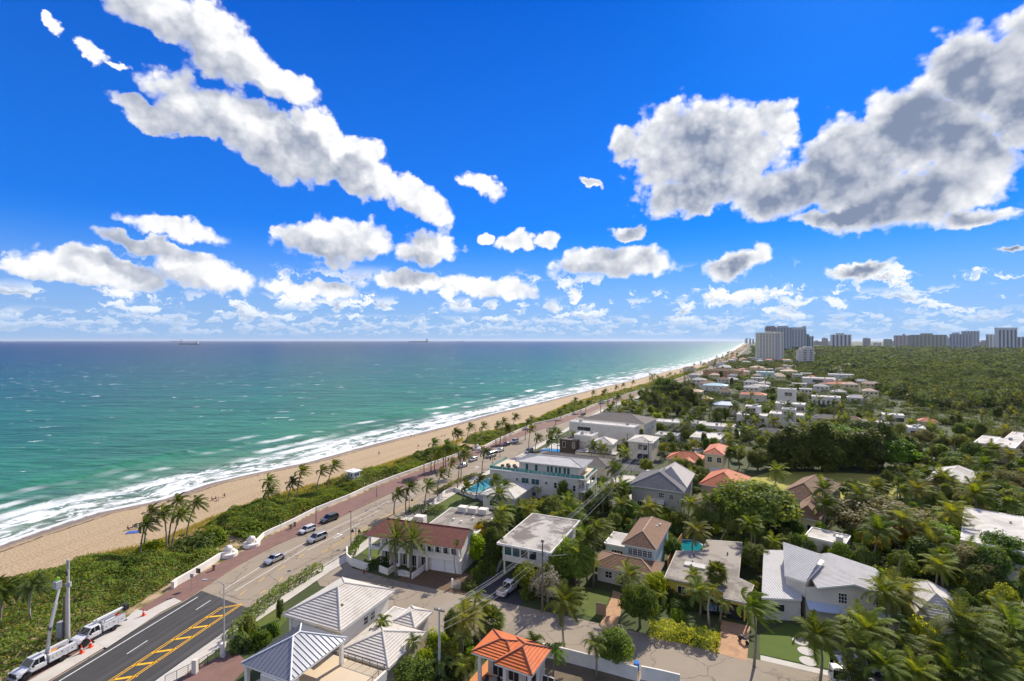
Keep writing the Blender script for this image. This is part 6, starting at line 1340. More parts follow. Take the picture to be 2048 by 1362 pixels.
# clipped balls, hedges
for x, y, r_ in ((495,1262,1.5),(520,1290,1.6),(545,1268,1.2),(480,1300,1.6)): tree('shrub', P(x, y), r_, r_ * 1.5, 'clipped round bush in the small garden by the road', 'clipped bushes by the road')
hedge('hedge', [P(458,1290), P(500,1240), P(560,1190), P(640,1140)], 1.8, 1.5, 'leaf_tree', 'grey green hedge along the footpath by the pavilion', seed=2); hedge('hedge', [P(1298,1266), P(1360,1276), P(1440,1297)], 2.6, 1.7, 'leaf_bright', 'bright green hedge in front of the yellow house lawn', seed=3, dens=40)
hedge('hedge', [P(700,1120), P(720,1080), P(756,1062)], 1.2, 1.3, 'leaf_tree', 'hedge around the small lawn of the red roofed house', seed=4); hedge('hedge', [P(730,1140), P(775,1128)], 1.6, 1.4, 'leaf_dark', 'dark hedge behind the corner wall', seed=5); hedge('hedge', [P(820,1030), P(850,1022), P(885,1025)], 2.6, 1.5, 'leaf_dark', 'dark shrubs along the road before the flat grey roof', seed=6)
hedge('hedge', [P(872,988), P(905,968), P(952,950)], 1.4, .7, 'leaf_tree', 'low planting on the median strip of the shore road', seed=7, cat='planting'); hedge('hedge', [P(1035,1022), P(1180,1028)], 2.4, 3.0, 'leaf_tree', 'tall hedge between the raised house and the long white villa', seed=8); hedge('hedge', [P(1270,1035), P(1350,1042)], 2.5, 3.0, 'leaf_dark', 'dark hedge below the grey stucco house', seed=9); hedge('hedge', [P(1365,1072), P(1440,1066)], 2.5, 3.2, 'leaf_dark', 'dark hedge behind the teal pool', seed=10)
# ------------------------------------------------------------------ planting that fills the gardens
STREETS = [[P(x, y).xy for x, y in pl] for pl in ([(628,1150),(697,1112),(704,1136),(800,1163),(905,1180),(1060,1216),(1240,1256),(1430,1303),(1560,1328),(1760,1380),(1290,1380),(1180,1345),(1070,1318),(940,1290),(770,1205)],
   [(1310,1230),(1442,1258),(1436,1296),(1296,1264)], [(1165,1172),(1226,1186),(1203,1240),(1150,1224)], [(1519,1268),(1575,1246),(1664,1272),(1668,1350),(1519,1320)], [(1226,1180),(1252,1190),(1232,1258),(1200,1250)], [(1444,1240),(1500,1252),(1494,1322),(1430,1305)], [(930,1192),(985,1150),(1058,1160),(1044,1212)], [(790,1160),(850,1128),(948,1148),(935,1192)],
   [(862,1010),(880,995),(915,988),(945,1000),(905,1024)], [(1480,962),(1545,942),(1700,946),(1835,955),(1826,990),(1650,1003),(1600,988)], [(1195,972),(1240,950),(1330,955),(1330,985),(1262,1000)], [(1245,915),(1310,905),(1322,925),(1290,945),(1232,938)], [(1180,1005),(1255,965),(1340,932),(1352,936),(1290,972),(1225,1010)], [(940,990),(985,952),(1010,958),(965,1002)], [(1070,915),(1105,886),(1160,892),(1135,915)], [(1332,1124),(1348,1070),(1428,1066),(1414,1112)], [(1660,1300),(1700,1305),(1720,1380),(1660,1370)], [(1800,1262),(1955,1275),(1945,1330),(1800,1310)])]
def in_poly(x, y, pl):
    c = False; j = len(pl) - 1
    for i in range(len(pl)):
        if (pl[i][1] > y) != (pl[j][1] > y) and x < (pl[j][0] - pl[i][0]) * (y - pl[i][1]) / (pl[j][1] - pl[i][1]) + pl[i][0]: c = not c
        j = i
    return c
def blocked(x, y, pad):
    for f in FOOT:
        if f[0] == 'poly':
            if in_poly(x, y, f[1]): return True
            continue
        dx_, dy_ = x - f[0], y - f[1]; u = dx_ * f[2] + dy_ * f[3]; v = -dx_ * f[3] + dy_ * f[2]
        if f[4] - pad < u < f[5] + pad and f[6] - pad < v < f[7] + pad: return True
    c_ = x * NX[0] + y * NX[1]; s_ = x * AX[0] + y * AX[1]
    if c_ > float(at(ROADR, [s_])[0]) - 3.2 - pad: return True
    return any(in_poly(x, y, pl) for pl in STREETS)
def fill(pix, n, mix_, seed, group_words, gap=.75, tries=40, y_bias=1.0, mass=False):
    pl = [P(x, y).xy for x, y in pix]; xs_ = [p[0] for p in pl]; ys_ = [p[1] for p in pl]; rg = random.Random(seed); got = []
    for _ in range(n * tries):
        if len(got) >= n: break
        t_ = rg.random() ** y_bias; y = min(ys_) + (max(ys_) - min(ys_)) * t_; x = rg.uniform(min(xs_), max(xs_))
        if not in_poly(x, y, pl): continue
        kd, r0, r1, h0, h1, words = rg.choices(mix_, [m_[6] for m_ in mix_])[0][:6]; r_ = rg.uniform(r0, r1); pad = min(r_ * .45, 2.2)
        if any((x - a) ** 2 + (y - b) ** 2 < ((r_ + c) * gap) ** 2 for a, b, c in got) or blocked(x, y, pad): continue
        got.append((x, y, r_)); h_ = rg.uniform(h0, h1)
        if kd in PALM and mass: FAR_PALMS.append((x, y, h_, r_ / 2.6))
        elif kd in PALM: palm(kd, (x, y, 0), (x + rg.uniform(-.2, .9), y, h_), words + ' ' + group_words, words + ' ' + group_words, r_ / 2.6)
        else: tree(kd, (x, y, 0), r_, h_, words + ' ' + group_words, words + ' ' + group_words)
    return got
NEAR = [('shrub', .8, 1.8, 1.2, 2.6, 'leafy green shrub', 3), ('shrub_dark', .9, 2.0, 1.3, 3.0, 'dark green shrub', 4), ('shrub_bright', .8, 1.5, 1.0, 2.2, 'bright green shrub', 2), ('broad', 1.8, 3.0, 3.6, 6.0, 'round green tree', 2), ('dark', 1.5, 2.5, 4, 6.5, 'dark upright tree', 1.2), ('bright', 1.4, 2.4, 3, 5, 'light green tree', 1), ('royal', 2.2, 2.8, 3, 5.5, 'small feathery palm', 2), ('coco', 2.3, 2.9, 4.5, 7.5, 'coconut palm', 1.2), ('coco_yellow', 2.3, 2.9, 4, 6.5, 'yellow green coconut palm', 1)]
RIGHT = [('shrub', 1.2, 2.6, 1.6, 3.2, 'leafy green shrub', 2), ('broad', 2.4, 5.2, 4.5, 8.5, 'round green tree', 3.0), ('bright', 2.2, 4.4, 4, 7, 'light green tree', 1.6), ('dark', 2.2, 3.8, 5, 8.5, 'dark upright tree', 1.3), ('olive', 2.6, 4.6, 4.5, 7, 'olive scrub tree', .9), ('coco_yellow', 2.6, 3.8, 4, 8.5, 'yellow green coconut palm', 1.0), ('coco', 2.6, 3.8, 4, 9, 'coconut palm', 1.0), ('windy', 2.8, 3.8, 6, 9, 'windblown palm', .5), ('fan', 2.6, 3.6, 4, 8, 'fan palm', .5), ('royal', 2.2, 3.2, 3, 6.5, 'small feathery palm', .9), ('shrub_bright', 1.4, 2.6, 1.6, 3.0, 'bright green shrub', 1.0)]
MIDP = [('broad', 2.6, 4.5, 4.5, 8, 'round green tree', 2.4), ('dark', 2.4, 4.0, 5, 9, 'dark upright tree', 1.8), ('bright', 2.2, 3.8, 4, 7, 'light green tree', 1.1), ('coco', 3.0, 3.8, 6, 9.5, 'coconut palm', 2.4), ('windy_dark', 3.0, 3.8, 6, 9.5, 'dark windblown palm', 1.8), ('coco_yellow', 3.0, 3.6, 5, 8, 'yellow green coconut palm', 1.2), ('shrub', 1.6, 3.0, 1.6, 3.2, 'leafy green shrub', 1.4), ('fan', 3.2, 4.0, 5, 9, 'fan palm', .7)]
fill([(905,1170),(960,1060),(1010,1005),(1250,1015),(1260,1040),(1330,1050),(1400,1080),(1330,1160),(1300,1240),(1150,1215),(1000,1190)], 150, NEAR, 31, 'in the gardens between the roofed houses', .48)
fill([(1330,1100),(1400,1050),(1620,1060),(1720,1090),(1740,1180),(1660,1260),(1500,1250),(1430,1260),(1320,1230)], 90, NEAR, 32, 'around the yellow house', .5)
fill([(1180,1035),(1240,960),(1400,960),(1480,990),(1600,1040),(1620,1075),(1400,1075),(1330,1040)], 80, NEAR, 33, 'below the grey stucco house', .5)
fill([(1640,1000),(1830,985),(2060,960),(2080,1390),(1660,1390),(1730,1260),(1720,1090)], 160, RIGHT, 34, 'in the thick gardens by the palm grove', .60)
fill([(1830,870),(2060,870),(2070,985),(1830,990),(1760,960)], 62, RIGHT, 35, 'behind the red gable', .62)
fill([(840,1280),(950,1285),(935,1385),(780,1385)], 22, NEAR, 36, 'in the garden clump by the utility pole', .55)
fill([(1060,960),(1190,905),(1330,880),(1480,870),(1600,880),(1560,935),(1400,960),(1330,960),(1200,985)], 60, NEAR[3:], 37, 'around the coral roofed house', .7)
fill([(1170,860),(1290,790),(1380,790),(1480,830),(1700,840),(1830,860),(1820,880),(1560,900),(1330,880)], 120, MIDP, 38, 'between the white modern houses', .62)
fill([(1290,790),(1350,760),(1470,735),(1560,735),(1740,745),(1860,790),(1880,850),(1700,845),(1480,832),(1380,800)], 150, MIDP, 39, 'among the distant houses', .66, y_bias=.9, mass=True)
fill([(1860,790),(1990,780),(2060,790),(2060,875),(1850,870)], 60, MIDP, 40, 'in the leafy belt before the wood', .66, mass=True)
# ------------------------------------------------------------------ far woods: one mass
def woods():
    rg = np.random.default_rng(17); pts = []; rr = []
    def add(n, yl, yh, fx0, fx1, r0, r1, h0, h1, pad=3.0, palms=False):
        k = 0
        while k < n:
            y = math.sqrt(rg.uniform(yl ** 2, yh ** 2)); py = CY + H * FPX / y; x = rg.uniform(fx0(py), fx1(py)); X = (x - CX) * y / FPX
            if y < 1250 and blocked(X, y, pad): k += .25; continue
            pts.append((X, y, rg.uniform(h0, h1))); rr.append(rg.uniform(r0, r1)); k += 1
    add(640, 330, 640, lambda p: 1690 + max(0, (p - 752)) * 2.2, lambda p: 2080, 2.6, 9.0, 3, 12)
    add(1250, 640, 1500, lambda p: 1640, lambda p: 2075, 4.0, 14.0, 3, 13)
    add(1400, 640, 1500, lambda p: 1500 - (p - 708) * 3.0, lambda p: 1660, 2.8, 5.0, 2.5, 6)
    add(900, 1500, 3200, lambda p: 1505, lambda p: 2080, 8, 16, 6, 11)
    add(520, 380, 640, lambda p: 1500 - (p - 705) * 3.2, lambda p: 1700, 2.2, 3.8, 2.0, 4.5)
    add(1050, 205, 420, lambda p: 1300 + max(0, 830 - p) * .6, lambda p: 2060, 1.6, 3.2, 1.2, 3.8, 1.5)
    pts_ = np.array(pts); rr_ = np.array(rr); V_, Q_, n0 = [], [], 0
    for lo, hi, per, sz in ((0, 640, 210, .115), (640, 1000, 130, .15), (1000, 1500, 80, .20), (1500, 9999, 26, .38)):
        k = (pts_[:, 1] >= lo) & (pts_[:, 1] < hi); c = np.repeat(pts_[k], per, 0); r_ = np.repeat(rr_[k], per); n = len(c)
        if n == 0: continue
        d_ = unit(rg.normal(0, 1, (n, 3))); d_[:, 2] = np.abs(d_[:, 2]) ** .8 - .18; lump = 1 + .38 * np.sin(d_[:, 0] * 5 + c[:, 0]) * np.cos(d_[:, 1] * 5 + c[:, 1])
        p = c * np.array((1, 1, .52)) + d_ * (r_ * lump * rg.uniform(.78, 1.05, n))[:, None] * np.array((1, 1, .78))
        v, q_ = leaves(p, d_ + np.array((0, 0, .45)), sz * r_, rg, .7, .45); V_.append(v); Q_.append(q_ + n0); n0 += len(v)
    tag(link('far_wood', np_mesh('far_wood', np.concatenate(V_), np.concatenate(Q_), M['leaf_forest'])), 'unbroken green wood stretching from the houses to the distant towers', 'wood', kind='stuff')
woods()
def palm_mass():
    V_, Q_, MI, n0 = [], [], [], 0; rg = np.random.default_rng(8); protos = []
    for k_ in ('light',):
        for me in PALM[k_]:
            v = np.zeros(len(me.vertices) * 3, np.float32); me.vertices.foreach_get('co', v); q_ = np.zeros(len(me.loops), np.int32); me.loops.foreach_get('vertex_index', q_); protos.append((v.reshape(-1, 3), q_.reshape(-1, 4)))
    for (x, y, h_, sc_) in FAR_PALMS:
        v, q_ = protos[rg.integers(len(protos))]; a = rg.uniform(-.5, .5); ca, sa = math.cos(a), math.sin(a); v2 = np.column_stack([v[:, 0] * ca - v[:, 1] * sa, v[:, 0] * sa + v[:, 1] * ca, v[:, 2]]) * sc_ + np.array((x, y, h_)); V_.append(v2); Q_.append(q_ + n0); MI.append(np.zeros(len(q_), int)); n0 += len(v2)
        r_ = .16 * sc_; c = np.array([(-r_, 0), (0, -r_), (r_, 0), (0, r_)]); tv = np.concatenate([np.column_stack([c + (x - .4, y), np.zeros(4)]), np.column_stack([c * .7 + (x, y), np.full(4, h_)])]); V_.append(tv); Q_.append(np.array([(0,1,5,4),(1,2,6,5),(2,3,7,6),(3,0,4,7)]) + n0); MI.append(np.ones(4, int)); n0 += 8
    tag(link('far_palms', np_mesh('far_palms', np.concatenate(V_), np.concatenate(Q_), [M['leaf_palm'], M['bark_palm']], np.concatenate(MI))), 'many small far palms lining the shore road and distant gardens', 'palms', kind='stuff')
palm_mass()
# ------------------------------------------------------------------ white sea wall with scrolled ends
def wall_run(name, label, pix, ht=1.05, th=.42, mt='wall_stone', cat='wall', smooth_n=6, z0=0.0):
    pts = [P(x, y, 0) for x, y in pix]; n = len(pts); b = MB(); o = pts[0].copy(); pts = [p - o for p in pts]; ring = []
    for i, p in enumerate(pts):
        t_ = (pts[min(i+1, n-1)] - pts[max(i-1, 0)]).normalized(); sd_ = V(-t_.y, t_.x, 0) * th / 2
        ring += [p - sd_ + V(0,0,z0), p - sd_ * .92 + V(0,0,ht), p + sd_ * .92 + V(0,0,ht), p + sd_ + V(0,0,z0)]
    b.add(ring, [(i*4+j, (i+1)*4+j, (i+1)*4+(j+1) % 4, i*4+(j+1) % 4) for i in range(n-1) for j in range(4)] + [(3,2,1,0), tuple((n-1)*4+j for j in range(4))])
    return tag(b.build(name, M[mt], None, o), label, cat)
wall_run('sea_wall', 'low white curved wall along the brick pavement beside the sign posts', [(345,1178),(352,1172),(380,1156),(410,1138),(440,1119),(461,1113)], 1.35, .55)
wall_run('sea_wall', 'long low white wall curving along the dune from the scrolled pedestal', [(512,1090),(527,1074),(545,1065),(561,1058),(590,1044),(630,1023),(665,1009),(700,995),(725,983),(753,971),(786,958),(820,946),(854,933),(888,921),(915,911)], 1.05)
wall_run('sea_wall', 'far white wall running along the dune beyond the beach opening', [(968,897),(985,887),(1002,879),(1035,864),(1068,850),(1109,841),(1164,822),(1195,809),(1235,796),(1273,784),(1340,764),(1410,739)], 1.1)
for (x, y, lb) in ((457,1112,'white scrolled wall end with stepped round cap by the sign posts'), (503,1092,'tall white scrolled pedestal at the beach path'), (954,899,'white scrolled pedestal at the far beach opening'), (926,908,'white scroll ending the long wall')):
    t_ = thing('scroll_pedestal', lb, 'pedestal', P(x, y)); MB().lathe([(1.75,0),(1.75,.75),(1.6,.85),(.4,.86)], 24).build('base', M['wall_stone'], t_, smooth=False); b = MB()
    sp = []
    for i in range(28): a = i * .42; r_ = 1.15 - i * .036; sp.append((r_ * math.cos(a), r_ * math.sin(a), .85 + i * .05))
    for p, q_ in zip(sp[:-1], sp[1:]): b.bar(p, q_, .34, .5)
    b.build('scroll', M['wall_stone'], t_); MB().lathe([(.75,.8),(.75,1.9),(.55,2.1),(.3,2.2)], 16).build('drum', M['wall_stone'], t_)
wall_run('garden_wall', 'white corner wall of the red roofed house at the side street', [(694,1106),(694,1122),(703,1131),(736,1142)], 1.5, .3); wall_run('garden_wall', 'white pier wall with railing beside the date palms', [(759,1143),(776,1150),(790,1140)], 1.2, .3); wall_run('garden_wall', 'white low wall at the edge of the garage yard', [(824,1158),(836,1150),(850,1138)], 1.1, .25)
wall_run('garden_wall', 'white garden wall along the side street behind the orange tiled roof', [(1086,1313),(1130,1323),(1180,1336),(1230,1349),(1275,1362)], 1.9, .22); wall_run('garden_wall', 'white boundary wall topped by a pale rail at the side street', [(1282,1358),(1320,1366),(1360,1376)], 1.8, .25); wall_run('garden_wall', 'long white wall below the long white villa', [(1030,1010),(1090,1016),(1150,1020),(1190,1014)], 1.6, .3); wall_run('garden_wall', 'white wall edging the pool lawn by the road', [(868,1008),(890,988),(910,982),(950,998)], 1.1, .3)
wall_run('fence', 'orange wooden fence between the aqua and the yellow house', [(1364,1086),(1350,1108),(1335,1140)], 2.2, .1, 'fence_orange', 'fence'); wall_run('fence', 'weathered brown board fence at the brick strip drive', [(1192,1228),(1212,1232)], 2.0, .1, 'fence_wood', 'fence'); wall_run('fence', 'grey brown board fence behind the metal roofed house', [(1540,1105),(1580,1112)], 1.9, .1, 'fence_wood', 'fence')
t_ = thing('picket_gate', 'white picket gate between the date palms', 'gate', P(795, 1152), R(-18)); 
for i in range(14): MB().box(i * .2, i * .2 + .1, -.03, .03, .1, 1.15 + .25 * math.sin(i / 13 * math.pi)).build('picket', M['white_paint'], t_)
MB().box(0, 2.7, -.06, -.03, .35, .45).build('rail', M['white_paint'], t_)
t_ = thing('garden_gate', 'ornate white iron gate pier by the dark driveway', 'gate', P(906, 1176), R(-18))
for i in range(8): MB().bar((i * .22, 0, 0), (i * .22, 0, 1.3 + .3 * math.sin(i / 7 * math.pi)), .05).build('bar', M['white_paint'], t_)
MB().box(-.3, -.02, -.15, .15, 0, 1.7).build('pier', M['white_paint'], t_)
t_ = thing('entrance_gate', 'black railing with pillar at the brick forecourt by the road', 'gate', P(330, 1372)); o = t_.location
for a, b in (((330,1372),(398,1338)), ((398,1338),(448,1308))): railing(t_, P(*a) - o, P(*b) - o, 1.3, 'black_metal', bars=4)
for x, y in ((390,1346), (446,1312)): p = P(x, y) - o; MB().box(p.x-.3, p.x+.3, p.y-.3, p.y+.3, 0, 1.9).build('pillar', M['white_wall'], t_)
# ------------------------------------------------------------------ poles, wires, lamps, signs
def lamp_cobra(x, y, top, ax_, ay_, label):
    b0 = P(x, y); s = b0.y / FPX; ht = (y - top) * s; t_ = thing('street_lamp', label, 'street lamp', b0); MB().tube([(0,0,0),(0,0,ht*.5),(0,0,ht)], [.13,.10,.07], 8).build('pole', M['concrete_pole'], t_)
    d_ = V((ax_ - x) * s, 0, (top - ay_) * s + .0); MB().tube([(0,0,ht-.2), d_ * .4 + V(0,0,ht+.35), d_ + V(0,0,ht)], .045, 6).build('arm', M['galvanised'], t_); MB().box(-.4, .25, -.16, .16, -.06, .1).build('lamp_head', M['grey_metal'], t_, d_ + V(0,0,ht)); MB().box(-.2, .2, -.2, .2, 0, .5).build('base', M['concrete_pole'], t_)
lamp_cobra(448, 1314, 1167, 410, 1160, 'tall concrete street lamp with curved arm over the new asphalt')
def lantern(x, y, top, label, double=True):
    b0 = P(x, y); s = b0.y / FPX; ht = (y - top) * s; t_ = thing('lantern_post', label, 'street lamp', b0); MB().tube([(0,0,0),(0,0,ht)], .07, 8).build('post', M['black_metal'], t_); MB().lathe([(.22,0),(.16,.6),(.08,.8)], 10).build('base', M['black_metal'], t_)
    for sx in ((-1, 1) if double else (1,)):
        MB().tube([(0,0,ht), (sx*.45,0,ht+.15), (sx*.75,0,ht-.1)], .035, 6).build('arm', M['black_metal'], t_); MB().lathe([(.33,-.75),(.30,-.55),(.12,-.25),(.05,-.1)], 10, (sx*.75,0,ht)).build('lamp_shade', M['black_metal'], t_)
lantern(711.7, 1089, 1057, 'black double lantern post at the corner by the red roofed house'); lantern(818.5, 1023, 996, 'black double lantern post beside the road palms'); lantern(985, 935, 915, 'black double lantern post beyond the median planting')
for (x, y, tp, lb) in ((701.8,1097,1022,'plain tall dark pole beside the corner wall'), (632,1046,1000,'slim dark pole on the brick pavement by the black car'), (753.5,995,971,'slim dark pole on the brick pavement by the long white wall'), (876,997,950,'pale pole among the median palms'), (1000,915,870,'slim dark pole by the parked cars'), (951,900,860,'slim pole near the far scrolled pedestal'), (1201,826,790,'slim pole by the distant road palms')):
    b0 = P(x, y); ht = (y - tp) * b0.y / FPX; t_ = thing('lamp_pole', lb, 'pole', b0); MB().tube([(0,0,0),(0,0,ht)], [.09,.06], 7).build('pole', M['dark_metal'], t_); MB().box(-.5,.05,-.1,.1,ht-.1,ht).build('lamp_head', M['dark_metal'], t_)
# concrete pole with equipment by the trucks
b0 = P(136, 1291); t_ = thing('utility_pole', 'pale concrete utility pole with canister top between the two bucket trucks', 'utility pole', b0)
MB().tube([(0,0,0),(0,0,6.5),(0,0,11.6)], [.26,.22,.17], 8).build('pole', M['concrete_pole'], t_); MB().lathe([(.2,0),(.21,.1),(.21,1.3),(.12,1.36)], 12, (0,0,11.6)).build('canister', M['grey_metal'], t_); MB().box(-.35,.4,-.2,.2,9.0,9.35).build('bracket', M['grey_metal'], t_); MB().box(.2,.5,-.25,.1,8.9,9.6).build('switch_box', M['grey_metal'], t_); MB().box(-.12,.12,-.3,-.15,10.6,11.2).build('cable_box', M['dark_metal'], t_)
b0 = P(129, 1288); t_ = thing('utility_pole', 'weathered grey wooden pole carrying a grey cabinet beside the concrete pole', 'utility pole', b0)
MB().tube([(0,0,0),(0,0,7.4)], [.2,.15], 8).build('pole', M['wood_pole'], t_); c_ = MB().box(-.95,-.1,-.35,.35,.9,3.4).build('cabinet', M['galvanised'], t_)
for i in range(6): MB().box(-.9,-.15,-.38,-.35,1.1+i*.36,1.35+i*.36).build('louvre', M['grey_metal'], c_)
POLES = []
def upole(p, ht, label, arms=((-.6, 1.2),), k=R(-24), mt='wood_pole'):
    t_ = thing('utility_pole', label, 'utility pole', p, k); MB().tube([(0,0,0),(0,0,ht)], [.19,.12], 8).build('pole', M[mt], t_)
    for dz, half in arms:
        a_ = MB().box(-half, half, -.07, .07, ht + dz - .08, ht + dz + .08).build('crossarm', M['wood_pole'], t_)
        for x in (-half + .1, -half * .4, half * .4, half - .1): MB().lathe([(.06,0),(.08,.1),(.03,.22)], 6, (x, 0, ht + dz + .08)).build('insulator', M['grey_metal'], a_)
    POLES.append((Vector(p), ht)); return t_
p0 = V(-9.7, 66.7, 0); upole(p0, 10.2, 'leaning pale utility pole with crossarm in the garden clump', ((-.2, .8),), mt='concrete_pole'); tt = upole(P(1085, 1224), 12.2, 'dark wooden utility pole with transformer before the raised house', ((-.3, .3),)); MB().lathe([(.26,0),(.28,.1),(.28,.85),(.15,.95)], 10, (.42,0,9.4)).build('transformer', M['grey_metal'], tt)
upole(P(1297, 943), 10.8, 'utility pole with wide crossarm by the garage yard', ((-.2, 1.5), (-1.2, .8))); upole(P(1352, 905), 11, 'utility pole behind the garage yard', ((-.2, 1.3),)); upole(P(1386, 858), 11, 'utility pole by the long low bungalow', ((-.2, 1.5),)); upole(P(1442, 868), 9, 'slim utility pole by the carport house', ()); upole(P(1255, 905), 7.5, 'short pole with bracket by the cream villa', ((-.1, .5),)); upole(P(1864, 930), 9, 'thin wooden pole beside the white roofed red gable house', ())
def wire(a, b, za, zb, dx_=0, sag=.8, label='thin power line sagging between the wooden utility poles', r_=.022):
    a, b = a + V(dx_, 0, za), b + V(dx_, 0, zb); pts = [a.lerp(b, i / 10) - V(0, 0, sag * 4 * (i / 10) * (1 - i / 10)) for i in range(11)]; o = a.copy()
    tag(MB().tube([p - o for p in pts], r_, 4).build('power_line', M['grey_metal'], None, o), label, 'cable', 'power lines')
for (i, j) in ((0, 1), (1, 2), (2, 3), (3, 4)):
    for dx_, dz in ((-.5, -.1), (.1, -.1), (.5, -.1), (0, -2.2), (.15, -3.0)): wire(POLES[i][0], POLES[j][0], POLES[i][1] + dz, POLES[j][1] + dz, dx_, .9 if i < 2 else .6)
for tgt in ((1165, 1100), (1000, 1080)): q_ = P(*tgt, 6.0); wire(POLES[1][0], V(q_.x, q_.y, 0), 9.6, 6.0, 0, .4, 'service cable dropping from the transformer pole to a roof', .02)
def sign(x, y, tp, label, w_=.75, h_=.75, mt='grey_metal'):
    b0 = P(x, y); ht = (y - tp) * b0.y / FPX; t_ = thing('road_sign', label, 'sign', b0, R(-12)); MB().tube([(0,0,0),(0,0,ht)], .035, 6).build('post', M['galvanised'], t_); MB().box(-w_/2,w_/2,.03,.06,ht-h_,ht).build('plate', M[mt], t_)
sign(383, 1183, 1148, 'small grey backed sign on the brick pavement'); sign(396, 1173, 1137, 'larger dark backed sign on the brick pavement', .95, .9, 'dark_metal'); sign(562, 1064, 1042, 'small sign by the long white wall', .4, .5); sign(795, 1152, 1128, 'white house sign beside the picket gate', .5, .5, 'white_paint')
for (x, y, lb) in ((428,1141,'brown litter bin against the curved white wall'), (590,1053,'dark litter bin against the long white wall'), (582,1058,'low dark box beside the litter bin'), (897,921,'small litter bin by the far road palms')):
    t_ = thing('litter_bin', lb, 'bin', P(x, y)); MB().lathe([(.28,0),(.32,.1),(.32,.95)], 12).build('body', M['fence_wood'], t_); MB().lathe([(.35,.95),(.35,1.03),(.15,1.12)], 12).build('lid', M['dark_metal'], t_)
t_ = thing('fire_hydrant', 'red fire hydrant at the corner of the side street', 'hydrant', P(728, 1147)); MB().lathe([(.2,0),(.14,.08),(.14,.6),(.18,.62),(.16,.75),(.05,.85)], 10).build('barrel', M['car_red'], t_); MB().bar((-.26,0,.5),(.26,0,.5),.12).build('nozzle', M['car_red'], t_)
t_ = thing('wheelie_bin', 'blue wheeled bin by the white boundary wall', 'bin', P(1273, 1339)); MB().box(-.3,.3,-.35,.35,.08,1.0).build('body', M['tower_blue'], t_); MB().box(-.33,.33,-.38,.4,1.0,1.07).build('lid', M['tower_blue'], t_)
def cone(x, y, label):
    t_ = thing('traffic_cone', label, 'cone', P(x, y, .16)); MB().box(-.22,.22,-.22,.22,0,.05).build('base', M['cone_orange'], t_); MB().lathe([(.17,.05),(.105,.40),(.10,.42)], 12).build('lower_body', M['cone_orange'], t_); MB().lathe([(.105,.42),(.075,.58)], 12).build('collar', M['cloth_white'], t_); MB().lathe([(.075,.58),(.03,.85)], 12).build('tip', M['cone_orange'], t_); t_.scale = (1.35,) * 3
for q_ in ((287,1231,'orange traffic cone standing alone on the pale slab'), (181,1294,'orange traffic cone beside the front wheel of the parked bucket truck'), (163,1306,'orange traffic cone between the two bucket trucks'), (140,1302,'orange traffic cone at the tail of the bucket truck with raised boom')): cone(*q_)
# ------------------------------------------------------------------ vehicles
_CM = {}
def wheel(parent, x, y, r_, wd_=.24, side=1):
    key = ('w', r_, wd_)
    if key not in _CM:
        a = MB(); a.lathe([(r_*.62,-wd_/2),(r_*.95,-wd_/2),(r_,-wd_*.3),(r_,wd_*.3),(r_*.95,wd_/2),(r_*.62,wd_/2)], 18); b = MB(); b.lathe([(r_*.6,-wd_*.42),(r_*.62,-.02),(r_*.62,wd_*.42),(r_*.5,wd_*.46),(r_*.2,wd_*.36),(r_*.1,wd_*.42)], 12)
        _CM[key] = (a.mesh('wheel', M['tyre']), b.mesh('rim', M['rim']))
    o = link('wheel', _CM[key][0], parent, (x, y, r_)); o.rotation_euler = (R(-90) * side, 0, 0); link('rim', _CM[key][1], o); return o
def loft(secs, mt_idx=0):
    """secs: list of (x, [(y,z)...]) half sections mirrored to full rings"""
    b = MB(); rings = []
    for x, half in secs: rings += [(x, y, z) for y, z in half] + [(x, -y, z) for y, z in reversed(half)]
    n = len(secs[0][1]) * 2; k = len(secs)
    b.add(rings, [(i*n+j, i*n+(j+1) % n, (i+1)*n+(j+1) % n, (i+1)*n+j) for i in range(k-1) for j in range(n)] + [tuple(range(n))[::-1], tuple(range((k-1)*n, k*n))]); return b
